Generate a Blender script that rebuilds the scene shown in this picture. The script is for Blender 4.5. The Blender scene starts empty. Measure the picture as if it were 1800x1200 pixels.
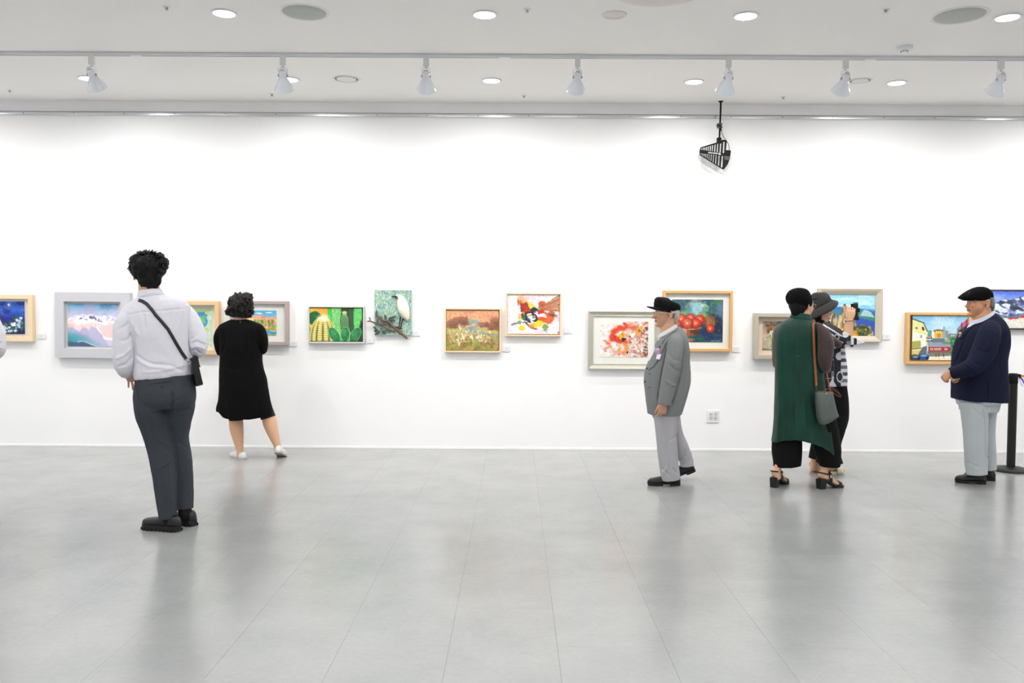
import bpy, bmesh, math, random
import numpy as np
from mathutils import Vector, Matrix
from mathutils.bvhtree import BVHTree

random.seed(7)
SC = bpy.context.scene
COL = SC.collection

# ---------------------------------------------------------------- camera
F = 1500.0                       # focal length in pixels of the 1800 px frame
CAM_H = 1.42
WALL_Y = 8.52
cam_data = bpy.data.cameras.new('camera')
cam_data.sensor_width = 36.0
cam_data.lens = 36.0 * F / 1800.0
cam_data.clip_start = 0.05
cam = bpy.data.objects.new('camera', cam_data)
COL.objects.link(cam)
ROT = (Matrix.Rotation(math.radians(0.21), 3, 'Z') @ Matrix.Rotation(math.radians(90 - 2.25), 3, 'X')
       @ Matrix.Rotation(math.radians(0.37), 3, 'Z'))
cam.matrix_world = Matrix.Translation((0, 0, CAM_H)) @ ROT.to_4x4()
SC.camera = cam
CAMP = Vector((0, 0, CAM_H))

# ---------------------------------------------------------------- world and exposure
world = bpy.data.worlds.new('world')
SC.world = world
world.use_nodes = True
world.node_tree.nodes['Background'].inputs[0].default_value = (0.8, 0.85, 0.9, 1)
world.node_tree.nodes['Background'].inputs[1].default_value = 0.3
SC.view_settings.view_transform = 'Standard'
SC.view_settings.look = 'None'
SC.view_settings.gamma = 1.0
SC.view_settings.use_curve_mapping = False
SC.view_settings.exposure = 0.44
SC.cycles.max_bounces = 6
SC.cycles.diffuse_bounces = 5
SC.cycles.use_light_tree = False
SC.cycles.glossy_bounces = 3
DOWN_W = 7.1                     # power of one recessed downlight
SPOT_W = 46.0                    # power of one track spotlight

# ---------------------------------------------------------------- small helpers
def ray(px, py):
    return ROT @ Vector(((px - 900) / F, -(py - 600) / F, -1.0))

def W(px, py, Y):
    """point seen at photo pixel (px,py) that stands at depth Y"""
    d = ray(px, py)
    return CAMP + d * (Y / d.y)

def WZ(px, py, z):
    """point seen at photo pixel (px,py) at height z"""
    d = ray(px, py)
    return CAMP + d * ((z - CAM_H) / d.z)

RT = ROT.transposed()
RTn = np.array(RT)
def to_px(co):
    """world points (n,3) -> photo pixels"""
    v = (np.asarray(co) - np.array(CAMP)) @ RTn.T
    return 900 + F * v[:, 0] / -v[:, 2], 600 - F * v[:, 1] / -v[:, 2]

def lin(c):
    """sRGB 0..255 triple or '#hex' to linear rgba"""
    if isinstance(c, str):
        c = c.lstrip('#'); c = [int(c[i:i + 2], 16) for i in (0, 2, 4)]
    o = []
    for v in c[:3]:
        v = v / 255.0
        o.append(v / 12.92 if v <= 0.04045 else ((v + 0.055) / 1.055) ** 2.4)
    return (o[0], o[1], o[2], 1.0)

def lin_np(a):
    a = np.clip(a, 0, 1)
    return np.where(a <= 0.04045, a / 12.92, ((a + 0.055) / 1.055) ** 2.4)

MATS = {}
def mat(name, col=(128, 128, 128), rough=0.5, metal=0.0, spec=0.5, noise=None, bump=None, attr=None, sheen=0.0,
        emit=None, coat=0.0):
    """noise=(scale,amount[,stretch]) colour variation; bump=(scale,strength,distance[,stretch]) relief; attr=colour attribute that multiplies"""
    if name in MATS: return MATS[name]
    m = bpy.data.materials.new(name); m.use_nodes = True
    nt = m.node_tree; b = nt.nodes['Principled BSDF']
    b.inputs['Base Color'].default_value = lin(col)
    b.inputs['Roughness'].default_value = rough
    b.inputs['Metallic'].default_value = metal
    b.inputs['Specular IOR Level'].default_value = spec
    if sheen:
        b.inputs['Sheen Weight'].default_value = sheen
        b.inputs['Sheen Roughness'].default_value = 0.5
    if coat:
        b.inputs['Coat Weight'].default_value = coat; b.inputs['Coat Roughness'].default_value = 0.15
    src = None
    def coords(stretch):
        tc = nt.nodes.new('ShaderNodeTexCoord')
        mp = nt.nodes.new('ShaderNodeMapping')
        mp.inputs['Scale'].default_value = stretch or (1, 1, 1)
        nt.links.new(tc.outputs['Object'], mp.inputs['Vector'])
        return mp.outputs[0]
    if noise:
        n = nt.nodes.new('ShaderNodeTexNoise'); n.inputs['Scale'].default_value = noise[0]; n.inputs['Detail'].default_value = 5
        nt.links.new(coords(noise[2] if len(noise) > 2 else None), n.inputs['Vector'])
        mr = nt.nodes.new('ShaderNodeMapRange'); mr.inputs['From Min'].default_value = 0.3; mr.inputs['From Max'].default_value = 0.7
        mr.inputs['To Min'].default_value = 1 - noise[1]; mr.inputs['To Max'].default_value = 1 + noise[1]
        nt.links.new(n.outputs['Fac'], mr.inputs['Value'])
        mx = nt.nodes.new('ShaderNodeVectorMath'); mx.operation = 'SCALE'
        mx.inputs[0].default_value = lin(col)[:3]
        nt.links.new(mr.outputs[0], mx.inputs['Scale'])
        src = mx.outputs[0]
    if attr:
        at = nt.nodes.new('ShaderNodeAttribute'); at.attribute_name = attr
        if src is None and tuple(col) == (255, 255, 255):
            src = at.outputs['Color']
        else:
            mm = nt.nodes.new('ShaderNodeVectorMath'); mm.operation = 'MULTIPLY'
            mm.inputs[0].default_value = lin(col)[:3]
            if src is not None: nt.links.new(src, mm.inputs[0])
            nt.links.new(at.outputs['Color'], mm.inputs[1]); src = mm.outputs[0]
    if src is not None: nt.links.new(src, b.inputs['Base Color'])
    if bump:
        n = nt.nodes.new('ShaderNodeTexNoise'); n.inputs['Scale'].default_value = bump[0]; n.inputs['Detail'].default_value = 4
        nt.links.new(coords(bump[3] if len(bump) > 3 else None), n.inputs['Vector'])
        bp = nt.nodes.new('ShaderNodeBump'); bp.inputs['Strength'].default_value = bump[1]; bp.inputs['Distance'].default_value = bump[2]
        nt.links.new(n.outputs['Fac'], bp.inputs['Height']); nt.links.new(bp.outputs[0], b.inputs['Normal'])
    if emit:
        b.inputs['Emission Color'].default_value = lin(emit[0]); b.inputs['Emission Strength'].default_value = emit[1]
        m.cycles.emission_sampling = 'NONE'
    MATS[name] = m
    return m

def glass_mat():
    if 'picture_glass' in MATS: return MATS['picture_glass']
    m = bpy.data.materials.new('picture_glass'); m.use_nodes = True
    nt = m.node_tree; nt.nodes.clear()
    out = nt.nodes.new('ShaderNodeOutputMaterial'); mx = nt.nodes.new('ShaderNodeMixShader')
    tr = nt.nodes.new('ShaderNodeBsdfTransparent'); gl = nt.nodes.new('ShaderNodeBsdfGlossy'); lw = nt.nodes.new('ShaderNodeLayerWeight')
    pw = nt.nodes.new('ShaderNodeMath'); pw.operation = 'POWER'; pw.inputs[1].default_value = 5.0
    ml = nt.nodes.new('ShaderNodeMath'); ml.operation = 'MULTIPLY_ADD'; ml.inputs[1].default_value = 0.9; ml.inputs[2].default_value = 0.025
    lw.inputs['Blend'].default_value = 0.5
    tr.inputs[0].default_value = (0.99, 0.995, 0.99, 1); gl.inputs['Roughness'].default_value = 0.02
    nt.links.new(lw.outputs['Facing'], pw.inputs[0]); nt.links.new(pw.outputs[0], ml.inputs[0]); nt.links.new(ml.outputs[0], mx.inputs[0])
    nt.links.new(tr.outputs[0], mx.inputs[1]); nt.links.new(gl.outputs[0], mx.inputs[2]); nt.links.new(mx.outputs[0], out.inputs[0])
    MATS['picture_glass'] = m
    return m

def tag(o, label=None, cat=None, group=None, kind=None):
    if label: o['label'] = label
    if cat: o['category'] = cat
    if group: o['group'] = group
    if kind: o['kind'] = kind
    return o

def empty(name, loc=(0, 0, 0), rot=(0, 0, 0)):
    o = bpy.data.objects.new(name, None); COL.objects.link(o)
    o.location = loc; o.rotation_euler = rot; o.empty_display_size = 0.1
    return o

def link(name, me, m=None, parent=None, smooth=True):
    """one mesh object; world-space meshes parented to a root keep their place"""
    o = bpy.data.objects.new(name, me); COL.objects.link(o)
    if m is not None and not me.materials: me.materials.append(m)
    if smooth:
        me.polygons.foreach_set('use_smooth', np.ones(len(me.polygons), dtype=bool))
    if parent is not None: o.parent = parent
    return o

class MB:
    """collects shapes (vertex and face lists) for one mesh"""
    def __init__(s): s.v = []; s.f = []
    def add(s, v, f, M=None):
        n = len(s.v)
        s.v += [tuple(M @ Vector(p)) if M is not None else tuple(p) for p in v]
        s.f += [tuple(i + n for i in q) for q in f]
        return s
    def box(s, x0, x1, y0, y1, z0, z1, M=None):
        v = [(x0, y0, z0), (x1, y0, z0), (x1, y1, z0), (x0, y1, z0), (x0, y0, z1), (x1, y0, z1), (x1, y1, z1), (x0, y1, z1)]
        f = [(0, 3, 2, 1), (4, 5, 6, 7), (0, 1, 5, 4), (1, 2, 6, 5), (2, 3, 7, 6), (3, 0, 4, 7)]
        return s.add(v, f, M)
    def lathe(s, prof, n=32, M=None):
        """prof list of (r,z); closed when it begins and ends on the axis"""
        v = []; f = []
        for r, z in prof:
            for i in range(n):
                a = 2 * math.pi * i / n
                v.append((r * math.cos(a), r * math.sin(a), z))
        for k in range(len(prof) - 1):
            for i in range(n):
                j = (i + 1) % n
                f.append((k * n + i, k * n + j, (k + 1) * n + j, (k + 1) * n + i))
        if prof[0][0] > 1e-6: pass
        return s.add(v, f, M)
    def cyl(s, r, z0, z1, n=24, M=None, r2=None):
        r2 = r if r2 is None else r2
        v = []; f = []
        for rr, z in ((r, z0), (r2, z1)):
            for i in range(n):
                a = 2 * math.pi * i / n
                v.append((rr * math.cos(a), rr * math.sin(a), z))
        for i in range(n):
            j = (i + 1) % n
            f.append((i, j, n + j, n + i))
        f.append(tuple(range(n - 1, -1, -1))); f.append(tuple(range(n, 2 * n)))
        return s.add(v, f, M)
    def tube(s, pts, r, n=8, M=None):
        """round tube along world points; r number or list"""
        pts = [Vector(p) for p in pts]; k = len(pts)
        rs = r if isinstance(r, (list, tuple)) else [r] * k
        v = []; f = []
        up = None
        for i, p in enumerate(pts):
            t = (pts[min(i + 1, k - 1)] - pts[max(i - 1, 0)]).normalized()
            if up is None:
                up = t.orthogonal().normalized()
            up = (up - t * up.dot(t)).normalized()
            sd = t.cross(up)
            for j in range(n):
                a = 2 * math.pi * j / n
                v.append(p + (up * math.cos(a) + sd * math.sin(a)) * rs[i])
        for i in range(k - 1):
            for j in range(n):
                q = (j + 1) % n
                f.append((i * n + j, i * n + q, (i + 1) * n + q, (i + 1) * n + j))
        f.append(tuple(range(n - 1, -1, -1))); f.append(tuple(range((k - 1) * n, k * n)))
        return s.add(v, f, M)
    def ell(s, c, r, M=None, nu=20, nv=12, R=None):
        """ellipsoid centre c radii r, optional 3x3 rotation R"""
        v = []; f = []
        c = Vector(c)
        for i in range(nv + 1):
            ph = math.pi * i / nv
            for j in range(nu):
                a = 2 * math.pi * j / nu
                p = Vector((r[0] * math.sin(ph) * math.cos(a), r[1] * math.sin(ph) * math.sin(a), r[2] * math.cos(ph)))
                if R is not None: p = R @ p
                v.append(c + p)
        for i in range(nv):
            for j in range(nu):
                q = (j + 1) % nu
                f.append((i * nu + j, (i + 1) * nu + j, (i + 1) * nu + q, i * nu + q))
        return s.add(v, f, M)
    def prism(s, poly, y0, y1, M=None):
        """polygon in x,z extruded along y"""
        n = len(poly)
        v = [(x, y0, z) for x, z in poly] + [(x, y1, z) for x, z in poly]
        f = [tuple(range(n)), tuple(range(2 * n - 1, n - 1, -1))]
        for i in range(n):
            j = (i + 1) % n
            f.append((i, n + i, n + j, j))
        return s.add(v, f, M)
    def run_x(s, prof, x0, x1, M=None):
        """profile in y,z run along x"""
        n = len(prof)
        v = [(x0, y, z) for y, z in prof] + [(x1, y, z) for y, z in prof]
        f = [tuple(range(n)), tuple(range(2 * n - 1, n - 1, -1))]
        for i in range(n):
            j = (i + 1) % n
            f.append((i, n + i, n + j, j))
        return s.add(v, f, M)
    def mesh(s, name):
        me = bpy.data.meshes.new(name)
        me.from_pydata([tuple(p) for p in s.v], [], s.f); me.update()
        bm = bmesh.new(); bm.from_mesh(me)
        bmesh.ops.remove_doubles(bm, verts=bm.verts, dist=1e-6)
        bmesh.ops.recalc_face_normals(bm, faces=bm.faces)
        bm.to_mesh(me); bm.free()
        return me
    def obj(s, name, m, parent=None, smooth=False, bevel=0.0, seg=2, angle=True):
        me = s.mesh(name)
        if bevel:
            bm = bmesh.new(); bm.from_mesh(me)
            bmesh.ops.bevel(bm, geom=[e for e in bm.edges if len(e.link_faces) == 2 and e.calc_face_angle(0) > 0.6], offset=bevel, segments=seg,
                            affect='EDGES', profile=0.5)
            bm.to_mesh(me); bm.free()
        o = link(name, me, m, parent, smooth)
        if smooth and angle: me.set_sharp_from_angle(angle=math.radians(40))
        return o

def copy_tree(o, parent=None):
    c = o.copy(); COL.objects.link(c); c.parent = parent
    for ch in list(o.children): copy_tree(ch, c)
    return c

def local(parent_loc):
    return Matrix.Translation(-Vector(parent_loc))

# vectorised value noise
def _hash(ix, iy, iz, seed):
    h = (ix * 374761393 + iy * 668265263 + iz * 2147483647 + seed * 974634777) & 0xffffffff
    h = ((h ^ (h >> 13)) * 1274126177) & 0xffffffff
    return ((h ^ (h >> 16)) & 0xffff) / 65535.0
def vnoise(x, y, z=None, seed=0):
    x = np.asarray(x, float); y = np.asarray(y, float)
    z = np.zeros_like(x) if z is None else np.asarray(z, float)
    ix, iy, iz = np.floor(x).astype(np.int64), np.floor(y).astype(np.int64), np.floor(z).astype(np.int64)
    fx, fy, fz = x - ix, y - iy, z - iz
    fx, fy, fz = fx * fx * (3 - 2 * fx), fy * fy * (3 - 2 * fy), fz * fz * (3 - 2 * fz)
    r = 0
    for dx in (0, 1):
        for dy in (0, 1):
            for dz in (0, 1):
                r = r + _hash(ix + dx, iy + dy, iz + dz, seed) * (fx if dx else 1 - fx) * (fy if dy else 1 - fy) * (fz if dz else 1 - fz)
    return r
def fbm(x, y, z=None, oct=4, seed=0):
    r = 0; a = 0.5; t = 0
    for k in range(oct):
        s = 2 ** k
        r = r + a * vnoise(np.asarray(x) * s, np.asarray(y) * s, None if z is None else np.asarray(z) * s, seed + k); t += a; a *= 0.5
    return r / t

# ---------------------------------------------------------------- the room
CEIL = W(900, 181, WALL_Y).z
X0, X1, Y0R = -8.4, 8.6, -4.2
M_WALL = mat('wall_paint', (243, 243, 244), 0.6, spec=0.3, noise=(1.2, 0.012))
M_CEIL = mat('ceiling_paint', (245, 243, 240), 0.8, spec=0.2, noise=(0.8, 0.012))
M_TRIM = mat('white_trim', (244, 244, 244), 0.4)

def floor_material():
    m = bpy.data.materials.new('grey_vinyl'); m.use_nodes = True
    nt = m.node_tree; b = nt.nodes['Principled BSDF']
    g = nt.nodes.new('ShaderNodeNewGeometry')
    n1 = nt.nodes.new('ShaderNodeTexNoise'); n1.inputs['Scale'].default_value = 2.3; n1.inputs['Detail'].default_value = 8; n1.inputs['Roughness'].default_value = 0.62
    n2 = nt.nodes.new('ShaderNodeTexNoise'); n2.inputs['Scale'].default_value = 34; n2.inputs['Detail'].default_value = 6; n2.inputs['Roughness'].default_value = 0.7
    for n in (n1, n2): nt.links.new(g.outputs['Position'], n.inputs['Vector'])
    r1 = nt.nodes.new('ShaderNodeValToRGB')
    r1.color_ramp.elements[0].position = 0.3; r1.color_ramp.elements[0].color = lin((151, 153, 152))
    r1.color_ramp.elements[1].position = 0.72; r1.color_ramp.elements[1].color = lin((164, 164, 162))
    nt.links.new(n1.outputs['Fac'], r1.inputs[0])
    mr = nt.nodes.new('ShaderNodeMapRange'); mr.inputs['From Min'].default_value = 0.3; mr.inputs['From Max'].default_value = 0.7
    mr.inputs['To Min'].default_value = 0.95; mr.inputs['To Max'].default_value = 1.05
    nt.links.new(n2.outputs['Fac'], mr.inputs[0])
    oi = nt.nodes.new('ShaderNodeObjectInfo')
    mr2 = nt.nodes.new('ShaderNodeMapRange'); mr2.inputs['To Min'].default_value = 0.98; mr2.inputs['To Max'].default_value = 1.02
    nt.links.new(oi.outputs['Random'], mr2.inputs[0])
    mu = nt.nodes.new('ShaderNodeMath'); mu.operation = 'MULTIPLY'
    nt.links.new(mr.outputs[0], mu.inputs[0]); nt.links.new(mr2.outputs[0], mu.inputs[1])
    vs = nt.nodes.new('ShaderNodeVectorMath'); vs.operation = 'SCALE'
    nt.links.new(r1.outputs[0], vs.inputs[0]); nt.links.new(mu.outputs[0], vs.inputs['Scale'])
    nt.links.new(vs.outputs[0], b.inputs['Base Color'])
    rr = nt.nodes.new('ShaderNodeMapRange'); rr.inputs['To Min'].default_value = 0.19; rr.inputs['To Max'].default_value = 0.25
    nt.links.new(n1.outputs['Fac'], rr.inputs[0]); nt.links.new(rr.outputs[0], b.inputs['Roughness'])
    b.inputs['Specular IOR Level'].default_value = 0.7
    return m
M_FLOOR = floor_material()
M_JOINT = mat('floor_joint', (140, 142, 140), 0.6)

fl = MB().box(X0, X1, Y0R, WALL_Y + 0.1, -0.12, -0.004).obj('floor', M_JOINT); tag(fl, kind='structure')
TW, TL, GAP = 0.4545, 0.91, 0.0005
seam_x = WZ(937.5, 796, 0).x
def tile_shape(mb, x, y):
    a, b2 = GAP / 2, GAP / 2 + 0.0004
    v = []
    for ins, z in ((a, -0.004), (a, -0.0005), (b2, 0.0)):
        v += [(x + ins, y + ins, z), (x + TW - ins, y + ins, z), (x + TW - ins, y + TL - ins, z), (x + ins, y + TL - ins, z)]
    f = [(8, 9, 10, 11)]
    for k in (0, 4):
        for i in range(4):
            j = (i + 1) % 4
            f.append((k + i, k + j, k + 4 + j, k + 4 + i))
    mb.add(v, f)
mb = MB(); tile_shape(mb, 0, 0)
tile_me = mb.mesh('floor_tile'); tile_me.materials.append(M_FLOOR)
far_tiles = MB()
c0 = math.floor((X0 - seam_x) / TW); c1 = math.ceil((X1 - seam_x) / TW)
y_seam = WZ(700, 934, 0).y
nt_ = 0
for c in range(c0, c1):
    x = seam_x + c * TW
    off = (TL / 2 if c % 2 else 0)
    k0 = math.floor((Y0R - y_seam) / TL) - 1; k1 = math.ceil((WALL_Y - y_seam) / TL) + 1
    for k in range(k0, k1):
        y = y_seam + k * TL + off
        if y >= WALL_Y: continue
        if y + TL < Y0R or x + TW < X0 or x > X1: continue
        yc = y + TL / 2
        half = (yc + 0.7) * 0.6 + 0.35
        if y + TL > 2.95 and abs(x + TW / 2) < half:
            o = bpy.data.objects.new('floor_tile', tile_me); COL.objects.link(o)
            o.location = (x, y, 0); o.parent = fl; nt_ += 1
        else:
            tile_shape(far_tiles, x, y)
o = far_tiles.obj('tile_field', M_FLOOR, fl); tag(o, kind='stuff')

# back wall: backing plus two boards that meet in a fine upright seam
seam_w = W(459, 500, WALL_Y).x
wb = MB().box(X0, X1, WALL_Y + 0.012, WALL_Y + 0.15, -0.1, CEIL + 0.1).obj('wall_back', M_WALL); tag(wb, kind='structure')
MB().box(X0, seam_w - 0.0004, WALL_Y, WALL_Y + 0.012, -0.01, CEIL).obj('wall_board', M_WALL, wb)
MB().box(seam_w + 0.0004, X1, WALL_Y, WALL_Y + 0.012, -0.01, CEIL).obj('wall_board', M_WALL, wb)
tag(MB().box(X0 - 0.15, X0, Y0R, WALL_Y + 0.15, -0.1, CEIL + 0.1).obj('wall_left', M_WALL), kind='structure')
tag(MB().box(X1, X1 + 0.15, Y0R, WALL_Y + 0.15, -0.1, CEIL + 0.1).obj('wall_right', M_WALL), kind='structure')
tag(MB().box(X0 - 0.15, X1 + 0.15, Y0R - 0.15, Y0R, -0.1, CEIL + 0.1).obj('wall_front', M_WALL), kind='structure')
tag(MB().box(X0 - 0.15, X1 + 0.15, Y0R - 0.15, WALL_Y + 0.15, CEIL, CEIL + 0.15).obj('ceiling', M_CEIL), kind='structure')
tag(MB().box(X0, X1, WALL_Y - 0.006, WALL_Y, 0.0, 0.022).obj('baseboard_back', M_TRIM, bevel=0.002), kind='structure')
# ---------------------------------------------------------------- ceiling fixtures
M_LED = mat('led_diffuser', (255, 255, 255), 0.5, emit=((245, 248, 255), 9.0))
M_WHITE = mat('white_enamel', (232, 234, 238), 0.3)
M_PLAS = mat('white_plastic', (226, 226, 224), 0.45)
M_SHADE = mat('lamp_shade_enamel', (230, 235, 241), 0.16, coat=0.5)
M_GRILLE = mat('speaker_grille', (176, 180, 174), 0.6, noise=(160, 0.12))
M_DARKGAP = mat('dark_gap', (118, 110, 98), 0.7)
M_CHROME = mat('chrome', (200, 202, 204), 0.2, metal=1.0)
M_BLACK = mat('black_metal', (8, 8, 10), 0.6, spec=0.25)
M_ALU = mat('aluminium', (206, 208, 212), 0.24, metal=1.0)

def place_labels():
    pass

gx0 = WZ(852, 25, CEIL).x
DLX = 1.80
row_y = [WZ(852, 25, CEIL).y, WZ(866, 141, CEIL).y]
step = row_y[1] - row_y[0]
rows = [row_y[1] - step * k for k in range(7)]
proto = None
names_row = {0: 'nearer the picture wall', 1: 'in the row above the open floor'}
def downlight(x, y, label):
    global proto
    if proto is None:
        r = empty('downlight', (x, y, CEIL))
        MB().lathe([(0.072, 0.0), (0.086, 0.0), (0.090, -0.004), (0.088, -0.009), (0.074, -0.009), (0.072, 0.0)], 40).obj('trim_ring', M_WHITE, r, True)
        MB().cyl(0.074, -0.006, 0.0, 40).obj('diffuser', M_LED, r)
        la = bpy.data.lights.new('downlight_light', 'AREA'); la.shape = 'DISK'; la.size = 0.14; la.energy = DOWN_W; la.color = (0.975, 0.985, 1.0)
        la.spread = math.radians(168)
        lo = bpy.data.objects.new('downlight_lamp', la); COL.objects.link(lo); lo.location = (0, 0, -0.012); lo.parent = r
        proto = r
    else:
        r = copy_tree(proto); r.location = (x, y, CEIL)
    tag(r, label, 'light', 'recessed ceiling downlights')
    return r
front_names = {0: 'round recessed downlight between the large grille and the small round plate',
               -1: 'round recessed downlight just left of the large grey round grille',
               1: 'round recessed downlight in the front row above the ceiling antenna',
               2: 'round recessed downlight at the upper right corner beside a large grille'}
back_names = {-2: 'round recessed downlight half behind the leftmost track spotlight',
              -1: 'round recessed downlight half behind the second track spotlight from the left',
              0: 'round recessed downlight behind the track, between the third and fourth spotlights',
              1: 'round recessed downlight just left of the fifth track spotlight',
              2: 'round recessed downlight behind the track, right of the round air diffuser'}
for ri, y in enumerate(rows):
    for k in range(-4, 5):
        x = gx0 + DLX * k
        if x < X0 + 0.3 or x > X1 - 0.3: continue
        if ri == 0 and k in back_names: lb = back_names[k]
        elif ri == 1 and k in front_names: lb = front_names[k]
        else: lb = 'round recessed downlight beyond the edge of the picture'
        downlight(x, y, lb)

def disc(name, px, py, r_px, kind, label, cat, group=None):
    c = WZ(px, py, CEIL); s = F / (c.y * 1.0)
    R = r_px / s
    e = empty(name, c)
    if kind == 'grille':
        MB().lathe([(R * 0.93, -0.002), (R * 0.99, -0.006), (R * 1.06, -0.004), (R * 1.09, 0.0), (R * 0.93, 0.0), (R * 0.93, -0.002)], 48).obj('rim', M_PLAS, e, True)
        MB().lathe([(0.0001, -0.010), (R * 0.5, -0.0085), (R * 0.92, -0.004), (R * 0.95, 0.0), (0.0001, 0.0)], 48).obj('grille', M_GRILLE, e, True)
        MB().cyl(0.004, -0.013, -0.008, 10).obj('centre_screw', M_CHROME, e)
    elif kind == 'diffuser':
        MB().lathe([(R * 0.84, 0.0), (R * 0.85, -0.004), (R * 0.98, -0.005), (R * 1.02, 0.0), (R * 0.84, 0.0)], 48).obj('rim', M_PLAS, e, True)
        MB().lathe([(0.0001, -0.001), (R * 0.84, -0.001), (R * 0.84, 0.0), (0.0001, 0.0)], 48).obj('air_gap', M_DARKGAP, e, True)
        MB().lathe([(0.0001, -0.007), (R * 0.5, -0.007), (R * 0.70, -0.006), (R * 0.71, -0.001), (0.0001, -0.001)], 48).obj('centre_plate', M_PLAS, e, True)
    elif kind == 'plate':
        MB().lathe([(0.0001, -0.005), (R * 0.66, -0.005), (R * 0.70, -0.009), (R * 0.95, -0.006), (R, 0.0), (0.0001, 0.0)], 40).obj('plate', mat('blank_plate', (222, 214, 212), 0.5), e, True)
    tag(e, label, cat, group)
    return e
disc('ceiling_speaker', 535, 21.5, 40, 'grille', 'large grey round ceiling grille left of the centre downlight', 'speaker', 'round ceiling grilles')
disc('ceiling_speaker', 1687, 27, 44, 'grille', 'large grey round ceiling grille at the upper right by the corner downlight', 'speaker', 'round ceiling grilles')
disc('air_diffuser', 609, 138.5, 24, 'diffuser', 'round white air diffuser right of the second track spotlight', 'vent', 'round air diffusers')
disc('air_diffuser', 1512, 141.5, 20, 'diffuser', 'round white air diffuser half behind the sixth track spotlight', 'vent', 'round air diffusers')
disc('ceiling_plate', 1080, 26, 22, 'plate', 'small round pinkish blank plate flush with the ceiling', 'cover plate')
disc('ceiling_plate', 1160, -18, 84, 'plate', 'large round ceiling cover cut off by the top edge of the picture', 'cover plate')

spr = None
for px, py, lb in ((293, 14, 'tiny sprinkler head near the upper left downlight'), (927, 18, 'tiny sprinkler head right of the centre downlight'),
                   (1557, 19, 'tiny sprinkler head left of the upper right round grille'), (17, 160, 'tiny sprinkler head at the far left near the wall'),
                   (478, 167, 'tiny sprinkler head just left of the second track spotlight'), (921, 169.5, 'tiny sprinkler head near the wall left of the fourth track spotlight'),
                   (1377, 172, 'tiny sprinkler head near the wall right of the hanging antenna')):
    c = WZ(px, py - 2, CEIL)
    if spr is None:
        spr = e = empty('sprinkler', c)
        MB().lathe([(0.0001, -0.004), (0.018, -0.005), (0.026, -0.002), (0.028, 0.0), (0.0001, 0.0)], 24).obj('escutcheon', M_PLAS, e, True)
        b = MB(); b.cyl(0.005, -0.016, -0.004, 10); b.box(-0.009, -0.0065, -0.002, 0.002, -0.020, -0.004); b.box(0.0065, 0.009, -0.002, 0.002, -0.020, -0.004)
        b.obj('frame_arms', mat('sprinkler_metal', (176, 176, 172), 0.35, metal=0.4), e)
        MB().cyl(0.011, -0.022, -0.020, 16).obj('deflector', MATS['sprinkler_metal'], e)
    else:
        e = copy_tree(spr); e.location = c
    tag(e, lb, 'sprinkler', 'ceiling sprinklers')

c = WZ(1590, 82, CEIL); e = empty('smoke_detector', c)
MB().lathe([(0.0001, -0.030), (0.045, -0.030), (0.058, -0.024), (0.060, 0.0), (0.0001, 0.0)], 36).obj('base', M_WHITE, e, True)
MB().lathe([(0.0001, -0.046), (0.022, -0.044), (0.028, -0.030), (0.0001, -0.030)], 28).obj('sensor_dome', M_WHITE, e, True)
b = MB()
for k in range(8):
    b.box(-0.003, 0.003, 0.021, 0.029, -0.043, -0.032, Matrix.Rotation(k * math.pi / 4, 4, 'Z'))
b.obj('sensor_slots', mat('slot_grey', (150, 152, 156), 0.5), e)
tag(e, 'white smoke detector above the lighting track at the right', 'smoke detector')

# ---------------------------------------------------------------- lighting track with spotlights
TRK_Z = CEIL - 0.026
ty = WZ(900, 102, TRK_Z).y
tr = empty('lighting_track', (0, ty, CEIL))
joins = [WZ(x, 101, TRK_Z).x for x in (243, 887, 1536)]
edges_ = [X0 + 0.6] + joins + [X1 - 0.6]
for a, b_ in zip(edges_[:-1], edges_[1:]):
    b = MB(); b.run_x([(-0.017, -0.002), (0.017, -0.002), (0.017, -0.026), (0.007, -0.026), (0.007, -0.016), (-0.007, -0.016), (-0.007, -0.026), (-0.017, -0.026)], a, b_ - 0.002)
    b.obj('track_section', mat('track_white', (226, 228, 232), 0.35), tr)
    o = MB().box(a, b_ - 0.002, -0.0069, 0.0069, -0.0250, -0.0162).obj('conductor_slot', mat('slot_dark', (52, 46, 44), 0.5), tr)
for x in joins:
    MB().box(x - 0.045, x + 0.045, -0.0178, 0.0178, -0.0280, -0.016).obj('joiner', M_WHITE, tr, bevel=0.002)
tag(tr, 'long white lighting track across the ceiling holding the spotlights', 'track')

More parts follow.
